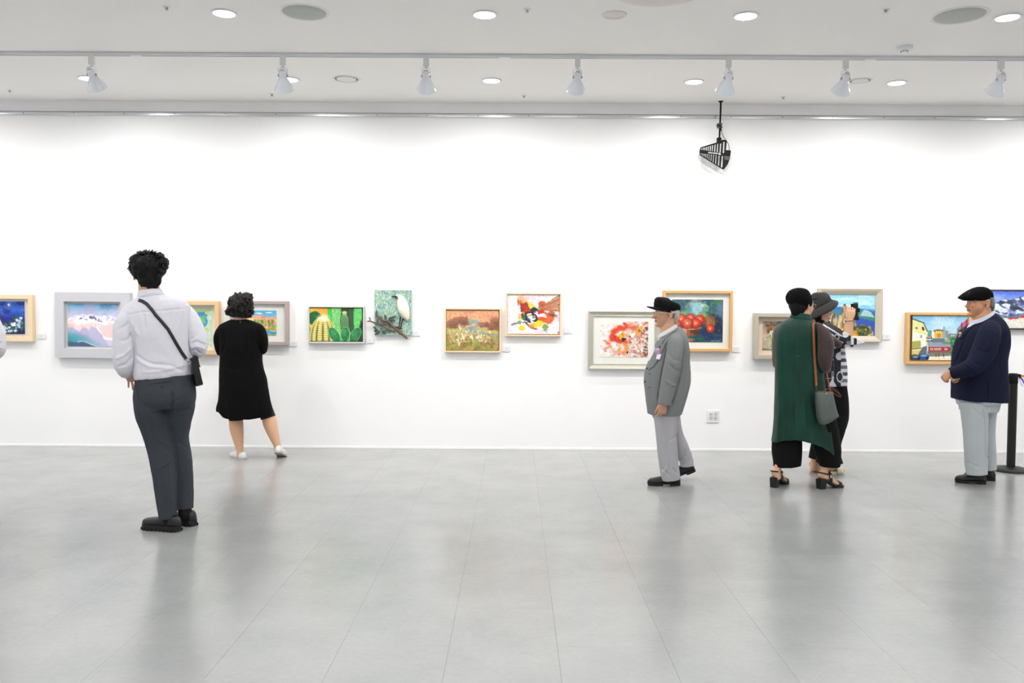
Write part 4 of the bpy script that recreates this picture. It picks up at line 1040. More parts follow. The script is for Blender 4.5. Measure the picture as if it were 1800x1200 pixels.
def p_peaks(w, h):
    c = Canvas(w, h, (130, 200, 232), n=180, seed=14)
    c.grad([(0, (140, 210, 232)), (0.15, (176, 224, 236)), (0.3, (110, 190, 226)), (0.5, (60, 130, 206)), (1, (50, 100, 190))])
    c.blend_noise(3, 22, (206, 236, 240), 0.5, 0.68, 0.8, k=1, mask=(c.V < .35) * 1.0)
    c.poly([(0, 0.34), (0.14, 0.29), (0.34, 0.31), (0.55, 0.3), (0.8, 0.36), (1, 0.4), (1, 0.6), (0, 0.6)], (46, 100, 190), 0.9, 0.03); c.poly([(0, 0.42), (0.25, 0.36), (0.45, 0.38), (0.6, 0.42), (0.4, 0.5), (0, 0.5)], (52, 128, 140), 0.9, 0.03)
    c.poly([(0.58, 0.44), (0.7, 0.38), (0.8, 0.36), (0.92, 0.42), (1, 0.52), (1, 0.66), (0.6, 0.6)], (54, 132, 124), 1, 0.02); c.poly([(0.68, 0.5), (0.76, 0.38), (0.83, 0.38), (0.9, 0.42), (0.97, 0.54), (0.85, 0.52)], (176, 206, 214), 1, 0.03)
    for k in range(8): c.line([(0.74 + k * .024, 0.4 + .005 * k), (0.72 + k * .03, 0.52)], 0.006, (96, 140, 160), 0.6)
    c.poly([(0, 0.55), (0.5, 0.5), (1, 0.64), (1, 1), (0, 1)], (44, 82, 176), 0.95, 0.03)
    # pale granite spires
    def spire(pts, k):
        c.poly(pts, (172, 150, 112), 1, 0.02)
        xs = [p[0] for p in pts]; x0, x1 = min(xs), max(xs); y0 = min(p[1] for p in pts)
        M = np.zeros(c.U.shape)
        old = c.a.copy(); c.poly(pts, (255, 0, 255), 1, 0.0); M = (np.abs(c.a - old).sum(-1) > 0.01) * 1.0; c.a = old
        c.blend_noise(22, 7, (222, 200, 152), 0.45, 0.56, 0.9, k=k, mask=M); c.blend_noise(26, 8, (92, 80, 70), 0.54, 0.62, 0.9, k=k + 1, mask=M); c.mix(M * np.clip((c.U - (x0 + x1) / 2) / (x1 - x0) * 1.2, 0, 1) * 0.4, (96, 84, 70))
    spire([(0.28, 0.6), (0.36, 0.24), (0.4, 0.22), (0.46, 0.34), (0.5, 0.45), (0.56, 0.9), (0.26, 0.9)], 3)
    spire([(0.0, 0.75), (0.12, 0.5), (0.18, 0.42), (0.24, 0.5), (0.27, 0.9), (0, 1)], 5); spire([(0.22, 0.8), (0.28, 0.5), (0.33, 0.48), (0.42, 0.7), (0.44, 1), (0.2, 1)], 7); spire([(0.5, 0.72), (0.56, 0.62), (0.64, 0.72), (0.62, 0.9), (0.48, 0.9)], 9)
    spire([(0.66, 0.76), (0.74, 0.7), (0.82, 0.74), (0.9, 0.76), (0.96, 0.9), (0.97, 1), (0.66, 1)], 11)
    c.ell(0.74, 0.86, 0.15, 0.12, (46, 64, 34), 0.95, 0.3, wob=0.7); c.dabs(60, (0.55, 0.78, 0.86, 1), [(60, 84, 40), (40, 56, 30), (96, 110, 50), (206, 150, 44)], (0.012, 0.028), 1.2, (-1, 1), 0.8)
    c.dabs(60, (0.1, 0.82, 0.4, 1), [(240, 176, 30), (226, 146, 30), (250, 204, 60)], (0.012, 0.03), 1.3, (-1, 1), 0.9); c.dabs(24, (0.5, 0.86, 0.64, 1), [(236, 170, 36), (216, 140, 30)], (0.012, 0.025), 1.3, (-1, 1), 0.9)
    return c
def p_town(w, h):
    c = Canvas(w, h, (150, 206, 236), n=180, seed=15)
    c.grad([(0, (136, 196, 232)), (0.38, (186, 222, 238)), (1, (206, 216, 206))])
    c.blend_noise(5, 7, (206, 230, 242), 0.5, 0.68, 0.7, k=1, mask=(c.V < .4) * 1.0)
    # left pale building in perspective
    c.poly([(0, 0.08), (0.2, 0.17), (0.27, 0.34), (0.26, 0.7), (0.2, 0.72), (0, 0.95)], (236, 226, 160), 1, 0.01); c.line([(0, 0.07), (0.2, 0.16), (0.27, 0.35)], 0.012, (30, 70, 56)); c.poly([(0, 0.34), (0.25, 0.44), (0.25, 0.72), (0, 0.9)], (244, 240, 224), 0.95, 0.01)
    c.poly([(0, 0.58), (0.16, 0.56), (0.16, 0.72), (0, 0.76)], (172, 172, 84), 1, 0.01); c.poly([(0.06, 0.25), (0.1, 0.26), (0.1, 0.31), (0.06, 0.3)], (84, 140, 130)); c.poly([(0.17, 0.24), (0.21, 0.26), (0.22, 0.34), (0.18, 0.33)], (50, 44, 48)); c.poly([(0.14, 0.44), (0.18, 0.44), (0.18, 0.5), (0.14, 0.5)], (160, 170, 186))
    c.poly([(0, 0.8), (0.18, 0.76), (0.2, 0.86), (0, 0.96)], (220, 190, 92), 0.9, 0.01); c.line([(0, 0.76), (0.2, 0.73)], 0.012, (90, 100, 84))
    c.poly([(0.12, 0.86), (0.2, 0.7), (0.27, 0.68), (0.27, 0.9), (0.14, 0.95)], (96, 110, 120), 1, 0.01)
    # skyline
    for x0, y0, x1, y1, cl in ((0.28, 0.33, 0.35, 0.5, (96, 150, 136)), (0.36, 0.36, 0.41, 0.55, (236, 232, 216)), (0.40, 0.31, 0.55, 0.5, (232, 178, 62)), (0.55, 0.28, 0.6, 0.6, (120, 178, 182)), (0.60, 0.33, 0.66, 0.5, (150, 136, 136)), (0.645, 0.33, 0.67, 0.42, (226, 180, 150)), (0.64, 0.4, 0.8, 0.55, (120, 136, 140)),
                               (0.26, 0.47, 0.36, 0.52, (112, 46, 40)), (0.26, 0.54, 0.36, 0.58, (112, 46, 40)), (0.28, 0.58, 0.7, 0.66, (140, 158, 164)), (0.36, 0.51, 0.58, 0.6, (96, 120, 136)), (0.58, 0.52, 0.7, 0.57, (160, 168, 90)), (0.56, 0.58, 0.74, 0.64, (110, 130, 130)),
                               (0.29, 0.66, 0.7, 0.72, (150, 160, 168)), (0.3, 0.70, 0.71, 0.8, (176, 40, 44)), (0.28, 0.80, 0.72, 0.86, (104, 104, 104)), (0.29, 0.84, 0.74, 0.92, (128, 124, 112)), (0.45, 0.15 + .25, 0.52, 0.5, (206, 146, 44))):
        c.poly([(x0, y0), (x1, y0), (x1, y1), (x0, y1)], cl, 1, 0.008)
    c.ell(0.575, 0.27, 0.025, 0.03, (140, 190, 196), 1, 0.2); c.poly([(0.38, 0.33), (0.46, 0.3), (0.56, 0.32), (0.56, 0.35), (0.39, 0.36)], (120, 96, 60))
    for x in (0.42, 0.46, 0.5): c.poly([(x, 0.34), (x + .025, 0.34), (x + .025, 0.38), (x, 0.38)], (250, 220, 130))
    for x in (0.34, 0.41, 0.48, 0.59): c.poly([(x, 0.73), (x + .05, 0.73), (x + .05, 0.77), (x, 0.77)], (236, 228, 216)); c.poly([(x + .015, 0.74), (x + .035, 0.74), (x + .035, 0.765), (x + .015, 0.765)], (70, 80, 100))
    for x in (0.27, 0.31): c.poly([(x, 0.475), (x + .03, 0.475), (x + .03, 0.5), (x, 0.5)], (206, 186, 176)); c.poly([(x, 0.545), (x + .03, 0.545), (x + .03, 0.565), (x, 0.565)], (206, 186, 176))
    for x in (0.7, 0.74): c.poly([(x, 0.43), (x + .025, 0.43), (x + .025, 0.46), (x, 0.46)], (206, 214, 216))
    c.poly([(0.3, 0.93), (0.7, 0.9), (0.72, 1), (0.28, 1)], (232, 230, 206), 1, 0.02)
    for x in (0.44, 0.49, 0.58): c.line([(x, 0.86), (x, 0.92)], 0.012, (110, 40, 40)); c.line([(x, 0.92), (x, 0.97)], 0.007, (206, 190, 120))
    # right tall buildings and tree
    c.poly([(0.8, 0.3), (0.88, 0.18), (0.9, 0.6), (0.8, 0.62)], (138, 132, 146), 1, 0.005); c.poly([(0.87, 0.2), (0.97, 0.08), (1, 0.06), (1, 0.5), (0.88, 0.55)], (206, 92, 140), 1, 0.005); c.poly([(0.87, 0.18), (0.9, 0.14), (0.91, 0.5), (0.88, 0.52)], (150, 40, 80)); c.poly([(0.96, 0.1), (0.985, 0.07), (0.99, 0.5), (0.97, 0.5)], (150, 40, 80))
    c.ell(0.78, 0.64, 0.09, 0.14, (44, 110, 70), 0.95, 0.4, wob=0.8); c.dabs(60, (0.7, 0.48, 0.88, 0.86), [(40, 100, 64), (70, 140, 84), (26, 76, 70), (96, 160, 110)], (0.012, 0.028), 1.3, (-1, 1), 0.85); c.poly([(0.74, 0.84), (0.9, 0.8), (0.9, 0.98), (0.72, 0.96)], (60, 104, 110), 0.9, 0.03)
    c.ell(0.21, 0.93, 0.11, 0.06, (34, 84, 140), 1, 0.15); c.ell(0.06, 0.95, 0.09, 0.06, (40, 62, 92), 1, 0.15); c.ell(0.22, 0.9, 0.06, 0.02, (130, 170, 200), 0.9, 0.4); c.ell(0.07, 0.93, 0.05, 0.02, (150, 160, 170), 0.9, 0.4); c.ell(0.13, 0.97, 0.03, 0.03, (20, 26, 40), 1, 0.2); c.ell(0.28, 0.96, 0.03, 0.03, (20, 26, 40), 1, 0.2)
    return c
def p_snow(w, h):
    c = Canvas(w, h, (90, 120, 220), n=180, seed=16)
    c.grad([(0, (76, 104, 210)), (0.2, (120, 152, 232)), (0.6, (140, 170, 220)), (1, (226, 226, 220))])
    c.blend_noise(3, 12, (150, 176, 236), 0.5, 0.7, 0.7, k=1)
    c.poly([(0, 0.36), (0.12, 0.3), (0.24, 0.2), (0.34, 0.24), (0.5, 0.14), (0.6, 0.1), (0.66, 0.16), (0.8, 0.08), (1, 0.2), (1, 0.72), (0, 0.72)], (72, 86, 116), 1, 0.02)
    M = ((c.V > 0.12) & (c.V < 0.72)) * np.clip((c.V - np.interp(c.U, [0, .12, .24, .34, .5, .6, .66, .8, 1], [.36, .3, .2, .24, .14, .1, .16, .08, .2])) * 60, 0, 1)
    w1 = fbm(c.U * 7 + c.Y * 9, c.Y * 16 - c.U * 9, oct=4, seed=77)
    c.mix(M * np.clip((w1 - 0.47) * 14, 0, 1) * 0.95, (226, 230, 238)); c.mix(M * np.clip((0.40 - w1) * 14, 0, 1) * 0.9, (40, 44, 62))
    c.blend_noise(6, 8, (66, 78, 170), 0.6, 0.7, 0.6, k=4, mask=M); c.poly([(0.0, 0.6), (0.3, 0.66), (0.6, 0.58), (1, 0.64), (1, 0.74), (0, 0.74)], (84, 110, 146), 0.8, 0.05)
    c.poly([(0, 0.72), (1, 0.74), (1, 1), (0, 1)], (226, 224, 214), 1, 0.02); c.blend_noise(4, 14, (176, 196, 206), 0.52, 0.66, 0.8, k=5, mask=(c.V > .76) * 1.0)
    c.poly([(0.3, 0.72), (0.5, 0.72), (0.5, 0.755), (0.3, 0.755)], (200, 48, 44)); c.poly([(0.5, 0.72), (0.53, 0.64), (0.56, 0.68), (0.62, 0.7), (0.66, 0.66), (0.7, 0.7), (0.7, 0.74), (0.5, 0.74)], (206, 44, 50)); c.poly([(0.7, 0.72), (0.98, 0.72), (0.98, 0.755), (0.7, 0.755)], (200, 48, 44))
    c.poly([(0.46, 0.73), (0.6, 0.73), (0.6, 0.82), (0.46, 0.82)], (236, 232, 222)); c.poly([(0.3, 0.755), (0.98, 0.755), (0.98, 0.79), (0.3, 0.79)], (232, 226, 210), 0.9)
    for x in (0.34, 0.42, 0.49, 0.55, 0.66, 0.76, 0.86): c.line([(x, 0.765), (x, 0.785)], 0.006, (120, 84, 70), 0.8)
    c.line([(0.78, 0.92), (0.9, 0.92)], 0.006, (90, 100, 120), 0.6)
    return c

BRUSH.update(p_splash=(0.028, 0.12, 16), p_rooster=(0.018, 0.12, 18), p_river=(0.010, 0.18), p_apples=(0.010, 0.16), p_flowers=(0.02, 0.15), p_peaks=(0.006, 0.10), p_snow=(0.010, 0.12), p_town=(0.004, 0.08), p_mist=(0.006, 0.05), p_night=(0.01, 0.15), p_hills=(0.010, 0.12), p_map=(0.02, 0.12), p_cactus=(0.003, 0.10))
frame(-70, 517.3, 57.3, 600, 7.3, 0.058, M_PINE, (-50, 529, 44.2, 587.3), p_night, 'deep blue night painting with white flowers in a pale pine box frame', mat_m=M_MATB, profile='flat', mat_depth=0.25, art_depth=0.62)
frame(95, 513.2, 228.6, 629.5, 16.5, 0.072, M_GREYF, (118, 533.2, 208, 609.5), p_mist, 'misty pastel mountain painting in a wide flat grey frame', mat_m=M_GREYF, profile='flat', liner=M_SILV, liner_px=3.5, mat_depth=0.42, art_depth=0.4, tilt=0.004)
frame(306, 528.6, 384.6, 623, 7.2, 0.075, M_PINE2, (322, 541, 371.2, 608.5), p_map, 'bright green and blue abstract print in a pine frame behind the man in white', mat_m=M_MATB, profile='flat', glass=True, mat_depth=0.2, art_depth=0.2, print_=True)
frame(404, 528.6, 506, 606.3, 5.4, 0.075, M_TAUPE, (424, 545.3, 486.3, 590), p_hills, 'small watercolour of ochre hills with white mat in a taupe frame', mat_m=M_MATB, profile='flat', glass=True, mat_depth=0.55, art_depth=0.55, print_=True)
frame(541, 537.3, 640.5, 603.5, 2.6, 0.055, M_SILV, (544.8, 541.2, 636.5, 599.3), p_cactus, 'painting of green and golden cacti in a thin silver float frame', profile='flat', mat_depth=0.3, art_depth=0.75, edge=(40, 60, 40))
frame(781.5, 541, 880.3, 619.5, 2.6, 0.055, M_PINE, (785, 545.2, 876.2, 615.8), p_river, 'autumn river meadow painting in a thin pine float frame', profile='flat', mat_m=M_PINE2, mat_depth=0.3, art_depth=0.7, edge=(180, 130, 90))
frame(889.3, 514, 986.5, 591, 2.6, 0.055, M_PINE, (892.3, 517, 983.2, 587), p_rooster, 'bright abstract rooster painting on white in a thin pine float frame', profile='flat', mat_m=M_PINE2, mat_depth=0.3, art_depth=0.7, edge=(90, 60, 50))
frame(1034.5, 546.6, 1160, 649.3, 9.2, 0.05, M_CHAMP, (1055, 564.5, 1139, 627.8), p_splash, 'splashed red and orange abstract print with white mat in a champagne frame', mat_m=M_MATB, profile='scoop', glass=True, mat_depth=0.4, art_depth=0.4, print_=True)
frame(1166.3, 510.2, 1287, 617.8, 4.7, 0.07, M_OAK, (1182, 526, 1270.5, 601.7), p_apples, 'dark still life of red apples in a basket, honey oak frame', mat_m=M_MATB, profile='flat', glass=True, mat_depth=0.45, art_depth=0.45, print_=True)
frame(1327.3, 550, 1414, 631.2, 6.6, 0.085, M_SAGE, (1341.8, 564.5, 1400, 615.8), p_flowers, 'flower still life with peach mat, half hidden behind the green vest', mat_m=M_PEACH, profile='flat', glass=True, mat_depth=0.3, art_depth=0.3, print_=True)
frame(1440, 506, 1550.6, 601.8, 11.0, 0.06, M_LINEN, (1451, 516.6, 1539.5, 592), p_peaks, 'bright granite peaks landscape in a wide linen coloured frame', profile='bevel', mat_depth=0.3, art_depth=0.42)
frame(1595.5, 548.6, 1706, 640.3, 7.5, 0.065, M_OAK2, (1603.6, 554.6, 1699, 633), p_town, 'street view of town houses in a light oak frame', profile='step', mat_m=M_OAK2, mat_depth=0.25, art_depth=0.72, edge=(80, 80, 80))
frame(1736, 508.7, 1850, 579.8, 2.2, 0.045, M_WENGE, (1738.5, 511.5, 1847.5, 577), p_snow, 'snowy mountain range painting in a thin dark brown frame at the right edge', profile='flat', mat_depth=0.3, art_depth=0.9, edge=(190, 140, 96))

# --- relief of a white egret on a branch ------------------------------------
EY = WALL_Y
a = W(658.6, 509.4, EY - 0.04); b = W(722.6, 588.8, EY - 0.04)
ew, eh = b.x - a.x, a.z - b.z
ec = Vector(((a.x + b.x) / 2, EY, (a.z + b.z) / 2))
e = empty('egret_relief', ec)
link('panel', canvas_mesh('panel', p_water(ew, eh), ew, eh, 0.04, (150, 170, 165)), mat('plaster_paint', (255, 255, 255), 0.7, attr='paint', bump=(90, 0.6, 0.006)), e, False)
def E(px, py, dy):
    p = W(px, py, EY - 0.04 - dy); return Vector((p.x - ec.x, p.y - ec.y, p.z - ec.z))
k_ = EY / F
M_EGRET = mat('egret_white', (240, 232, 218), 0.7, bump=(60, 0.4, 0.006))
M_EDARK = mat('egret_dark', (34, 36, 38), 0.5)
bd = MB()
def chain(mb, pts, n=14):
    """ellipse-section loft through (point, a, b): a across, b towards the viewer"""
    P = [Vector(p[0]) for p in pts]; k = len(P); v = []; f = []
    for i in range(k):
        t = (P[min(i + 1, k - 1)] - P[max(i - 1, 0)]).normalized()
        d = Vector((0, -1, 0)); s = t.cross(d).normalized(); d = s.cross(t).normalized()
        for j in range(n):
            an = 2 * math.pi * j / n
            v.append(P[i] + s * math.cos(an) * pts[i][1] + d * math.sin(an) * pts[i][2])
    for i in range(k - 1):
        for j in range(n):
            q = (j + 1) % n; f.append((i * n + j, i * n + q, (i + 1) * n + q, (i + 1) * n + j))
    f.append(tuple(range(n))); f.append(tuple(range((k - 1) * n, k * n)))
    mb.add(v, f)
chain(bd, [(E(696.5, 518.6, 0.012), 0.6 * k_, 0.01), (E(698.5, 519.6, 0.014), 2.4 * k_, 0.016), (E(702, 520.8, 0.015), 3.8 * k_, 0.02), (E(704, 524, 0.014), 5.2 * k_, 0.02), (E(705.5, 528, 0.014), 8 * k_, 0.025), (E(707.5, 536, 0.016), 9.8 * k_, 0.034), (E(710, 545, 0.016), 9.6 * k_, 0.034), (E(713.5, 554, 0.014), 7.2 * k_, 0.03), (E(716, 560, 0.012), 3.6 * k_, 0.018), (E(717, 564, 0.01), 0.8 * k_, 0.006)], 18)
bo = bd.obj('egret_body', M_EGRET, e, True, angle=False)
chain(mbk := MB(), [(E(687, 520.6, 0.014), 0.4 * k_, 0.003), (E(692, 521, 0.016), 1.2 * k_, 0.007), (E(698.5, 521.6, 0.018), 1.9 * k_, 0.010)], 10); mbk.obj('beak', M_EDARK, bo, True)
MB().ell(E(700, 519.6, 0.032), (0.9 * k_, 0.004, 0.6 * k_)).obj('eye', M_EDARK, bo, True)
for q in (((704, 556), (702.5, 566), (701.5, 574)), ((708.5, 560), (706, 568), (704.5, 576))):
    MB().tube([E(x, y, 0.016) for x, y in q], [1.3 * k_, 1.0 * k_, 0.9 * k_], 8).obj('leg', M_EDARK, bo, True)
for q in (((693, 573.5), (699, 575), (705, 575.5)), ((700, 578), (704, 577), (708.5, 577.5))):
    MB().tube([E(x, y, 0.018) for x, y in q], [0.5 * k_, 1.2 * k_, 0.6 * k_], 8).obj('foot', M_EDARK, bo, True)
M_BRANCH = mat('branch_brown', (112, 82, 70), 0.7, noise=(60, 0.2), bump=(80, 0.6, 0.004))
for q, r0 in ((((645.5, 564.8), (651, 564.2), (656, 566.5), (664, 568.5), (673, 569.5), (680, 569)), 1.4), (((650, 563.5), (650.8, 560), (648.5, 557.5)), 1.0), (((660, 553), (668, 559), (674, 563.5), (682, 564), (690, 573), (700, 580.5), (708, 588), (716, 595)), 1.8), (((667, 570), (676, 574), (683, 578), (690, 581.5), (698, 580)), 1.3), (((671, 582), (679, 580), (687, 581)), 1.1)):
    n_ = len(q)
    MB().tube([E(x, y, 0.016 + 0.004 * math.sin(i * 2.1)) for i, (x, y) in enumerate(q)], [r0 * k_ * (0.75 + 0.35 * math.sin(math.pi * i / max(1, n_ - 1)) + (0.4 if (r0 == 1.8 and i > 4) else 0)) for i in range(n_)], 8).obj('branch', M_BRANCH, e, True)
M_LEAF = mat('relief_leaf', (58, 72, 66), 0.6, noise=(80, 0.2))
leaf = MB()
lv = []; lf = []
for i in range(6):
    t = i / 5; wd = 0.0078 * math.sin(math.pi * (0.08 + 0.92 * t)) ** 0.8 + 0.0004
    lv += [(t * 0.034, 0.004 * math.sin(t * 3), -wd), (t * 0.034, -0.004 + 0.004 * math.sin(t * 3), 0), (t * 0.034, 0.004 * math.sin(t * 3), wd), (t * 0.034, 0.005 + 0.004 * math.sin(t * 3), 0)]
for i in range(5):
    for j in range(4):
        q = (j + 1) % 4; lf.append((4 * i + j, 4 * i + q, 4 * i + 4 + q, 4 * i + 4 + j))
lf += [(0, 1, 2, 3), (20, 21, 22, 23)]
leaf.add(lv, lf); leaf_me = leaf.mesh('leaf'); leaf_me.materials.append(M_LEAF)
for x, y, a_ in ((664, 556, 2.2), (661, 552, 1.4), (668, 559, 0.4), (671, 558, 2.9), (676, 561, 0.9), (679, 560, 2.0), (684, 563, 0.2), (683, 562, 1.0), (686, 560, 0.7), (689, 562, -0.3), (690, 559, 0.5), (682, 566, -1.2), (686, 568, -1.8), (664, 567, 1.8), (667, 569, 2.6), (662, 578, 2.6), (664, 580, 3.3), (667, 581, -2.0), (669, 580, 1.2), (672, 583, -0.6), (664, 584, -2.4), (676, 566, -2.6)):
    o = bpy.data.objects.new('leaf', leaf_me); COL.objects.link(o); o.parent = e
    o.location = E(x, y, 0.02); o.rotation_euler = (random.uniform(-.4, .4), -a_, random.uniform(-.4, .4)); s = random.uniform(0.9, 1.35); o.scale = (s, s, s)
tag(e, 'relief of a white egret on a branch over a green water panel', 'relief', 'pictures hung along the wall')

# --- caption cards -----------------------------------------------------------
M_CARD = mat('caption_card', (255, 255, 255), 0.6, attr='paint')
for (x0, y0, x1, y1), lb in (((66.5, 587, 80.5, 595.5), 'small white caption card between the blue night painting and the grey frame'), ((509, 600, 522.5, 608.5), 'small white caption card right of the taupe framed watercolour'),
                             ((643.3, 594.5, 656.8, 603.3), 'small white caption card between the cactus painting and the egret relief'), ((725, 581.5, 738, 590.3), 'small white caption card right of the egret relief'),
                             ((883.5, 609, 897, 617.6), 'small white caption card right of the autumn river painting'), ((991.3, 577, 1005, 585.6), 'small white caption card right of the rooster painting'),
                             ((1286.8, 609.2, 1300.3, 618.5), 'small white caption card below the right edge of the apple still life'), ((1551.2, 587.6, 1565, 596.8), 'small white caption card right of the granite peaks landscape')):
    a = W(x0, y0, WALL_Y - 0.004); b = W(x1, y1, WALL_Y - 0.004)
    w, h = b.x - a.x, a.z - b.z
    cv = Canvas(w, h, (228, 229, 234), n=48, seed=int(x0))
    for v, l in ((0.3, 0.22), (0.45, 0.3), (0.72, 0.34)): cv.line([(0.5 - l / 2, v), (0.5 + l / 2, v)], 0.012, (140, 142, 152), 0.85)
    o = link('caption_card', canvas_mesh('caption_card', cv, w, h, 0.009, (226, 226, 230)), M_CARD, None, False)
    o.location = ((a.x + b.x) / 2, WALL_Y, (a.z + b.z) / 2)
    tag(o, lb, 'card', 'caption cards')
# ---------------------------------------------------------------- people: tools
def catmull(rows, sub):
    rows = [np.array(r, float) for r in rows]
    if len(rows) < 3 or sub < 2: return rows
    out = []
    for i in range(len(rows) - 1):
        p0, p1, p2, p3 = rows[max(i - 1, 0)], rows[i], rows[i + 1], rows[min(i + 2, len(rows) - 1)]
        for k in range(sub):
            t = k / sub
            out.append(0.5 * (2 * p1 + (p2 - p0) * t + (2 * p0 - 5 * p1 + 4 * p2 - p3) * t * t + (3 * p1 - p0 - 3 * p2 + p3) * t ** 3))
    out.append(rows[-1])
    return out

def loft(mb, pts, n=24, p=2.0, cap0='flat', cap1='flat', sub=3, ref=(0, 1, 0), up=False):
    """closed body through rows (x,y,z,a,b[,tilt]): a = half width across the line of sight, b = half depth;
    up keeps the sections level (or at their own tilt) instead of square to the path"""
    pts = [tuple(q) + (0.0,) * (6 - len(q)) for q in pts]
    rows = catmull(pts, sub)
    def dome(r0, r1):
        r0 = np.array(r0); d = r0[:3] - np.array(r1)[:3]; d = d / (np.linalg.norm(d) + 1e-9); m = min(r0[3], r0[4]); o = []
        for k in (1, 2, 3):
            an = k * math.pi / 2 / 3.2
            q = r0.copy(); q[:3] = r0[:3] + d * m * 0.8 * math.sin(an); q[3:5] = r0[3:5] * math.cos(an); o.append(q)
        return o
    if cap0 == 'round': rows = dome(rows[0], rows[1])[::-1] + rows
    if cap1 == 'round': rows = rows + dome(rows[-1], rows[-2])
    k = len(rows); v = []; f = []
    refv = Vector(ref)
    prev = None
    for i, r in enumerate(rows):
        t = Vector(rows[min(i + 1, k - 1)][:3] - rows[max(i - 1, 0)][:3])
        if t.length < 1e-7: t = Vector((0, 0, 1))
        t.normalize()
        s = t.cross(refv)
        if s.length < 0.35: s = t.cross(Vector((0, 0, 1))) if prev is None else prev - t * prev.dot(t)
        s.normalize()
        if prev is not None and s.dot(prev) < 0: s = -s
        prev = s
        d = s.cross(t)
        if up: s = Vector((math.cos(r[5]), 0, math.sin(r[5]))); d = Vector((0, 1, 0))
        c = Vector(r[:3])
        for j in range(n):
            an = 2 * math.pi * j / n
            ca, sa = math.cos(an), math.sin(an)
            ca = math.copysign(abs(ca) ** (2 / p), ca); sa = math.copysign(abs(sa) ** (2 / p), sa)
            v.append(c + s * (ca * max(r[3], 1e-4)) + d * (sa * max(r[4], 1e-4)))
    for i in range(k - 1):
        for j in range(n):
            q = (j + 1) % n
            f.append((i * n + j, i * n + q, (i + 1) * n + q, (i + 1) * n + j))
    f.append(tuple(range(n - 1, -1, -1))); f.append(tuple(range((k - 1) * n, k * n)))
    mb.add(v, f)

def remesh(mb, voxel, smooth=3, name='tmp', fac=0.5):
    me = bpy.data.meshes.new(name); me.from_pydata([tuple(p) for p in mb.v], [], mb.f); me.update()
    bm = bmesh.new(); bm.from_mesh(me); bmesh.ops.recalc_face_normals(bm, faces=bm.faces); bm.to_mesh(me); bm.free()
    o = bpy.data.objects.new(name, me); COL.objects.link(o)
    m = o.modifiers.new('r', 'REMESH'); m.mode = 'VOXEL'; m.voxel_size = voxel; m.adaptivity = 0.0
    if smooth:
        q = o.modifiers.new('s', 'SMOOTH'); q.factor = fac; q.iterations = smooth
    dg = bpy.context.evaluated_depsgraph_get()
    out = bpy.data.meshes.new_from_object(o.evaluated_get(dg))
    bpy.data.objects.remove(o); bpy.data.meshes.remove(me)
    return out

def verts(me):
    a = np.empty(len(me.vertices) * 3); me.vertices.foreach_get('co', a); return a.reshape(-1, 3)
def normals(me):
    a = np.empty(len(me.vertices) * 3); me.vertices.foreach_get('normal', a); return a.reshape(-1, 3)
def put(me, v):
    me.vertices.foreach_set('co', np.asarray(v, float).ravel()); me.update()
def wrinkle(me, amp, freq, stretch=(1, 1, 1), seed=1, oct=3):
    v = verts(me); n = normals(me)
    q = v * freq * np.array(stretch)
    put(me, v + n * ((fbm(q[:, 0], q[:, 1], q[:, 2], oct, seed) - 0.5) * 2 * amp)[:, None])
def fold(me, line, amp, width, front=True):
    """a crease or ridge along photo polyline on the side of the cloth that faces the viewer"""
    v = verts(me); n = normals(me); x, y = to_px(v)
    d = np.full(len(v), 1e9); tt = np.zeros(len(v))
    for i in range(len(line) - 1):
        (x1, y1), (x2, y2) = line[i], line[i + 1]
        dx, dy = x2 - x1, y2 - y1; L2 = dx * dx + dy * dy + 1e-9
        t = np.clip(((x - x1) * dx + (y - y1) * dy) / L2, 0, 1)
        dd = np.hypot(x - x1 - t * dx, y - y1 - t * dy)
        m = dd < d; d[m] = dd[m]; tt[m] = (i + t[m]) / (len(line) - 1)
    w = np.exp(-(d / width) ** 2) * np.clip(np.sin(np.pi * np.clip(tt * 0.9 + 0.05, 0, 1)) * 2, 0, 1)
    if front: w = w * (n[:, 1] < 0.15)
    put(me, v + n * (w * amp)[:, None])
def combine(meshes, name):
    V = []; Fc = []; n = 0
    for me in meshes:
        v = verts(me); V.append(v)
        Fc += [tuple(i + n for i in p.vertices) for p in me.polygons]; n += len(v)
    out = bpy.data.meshes.new(name); out.from_pydata(np.concatenate(V).tolist(), [], Fc); out.update()
    return out
def colour(me, rgb, name='tint'):
    at = me.color_attributes.new(name, 'FLOAT_COLOR', 'POINT')
    c = np.ones((len(me.vertices), 4)); c[:, :3] = rgb
    at.data.foreach_set('color', c.astype(np.float32).ravel())

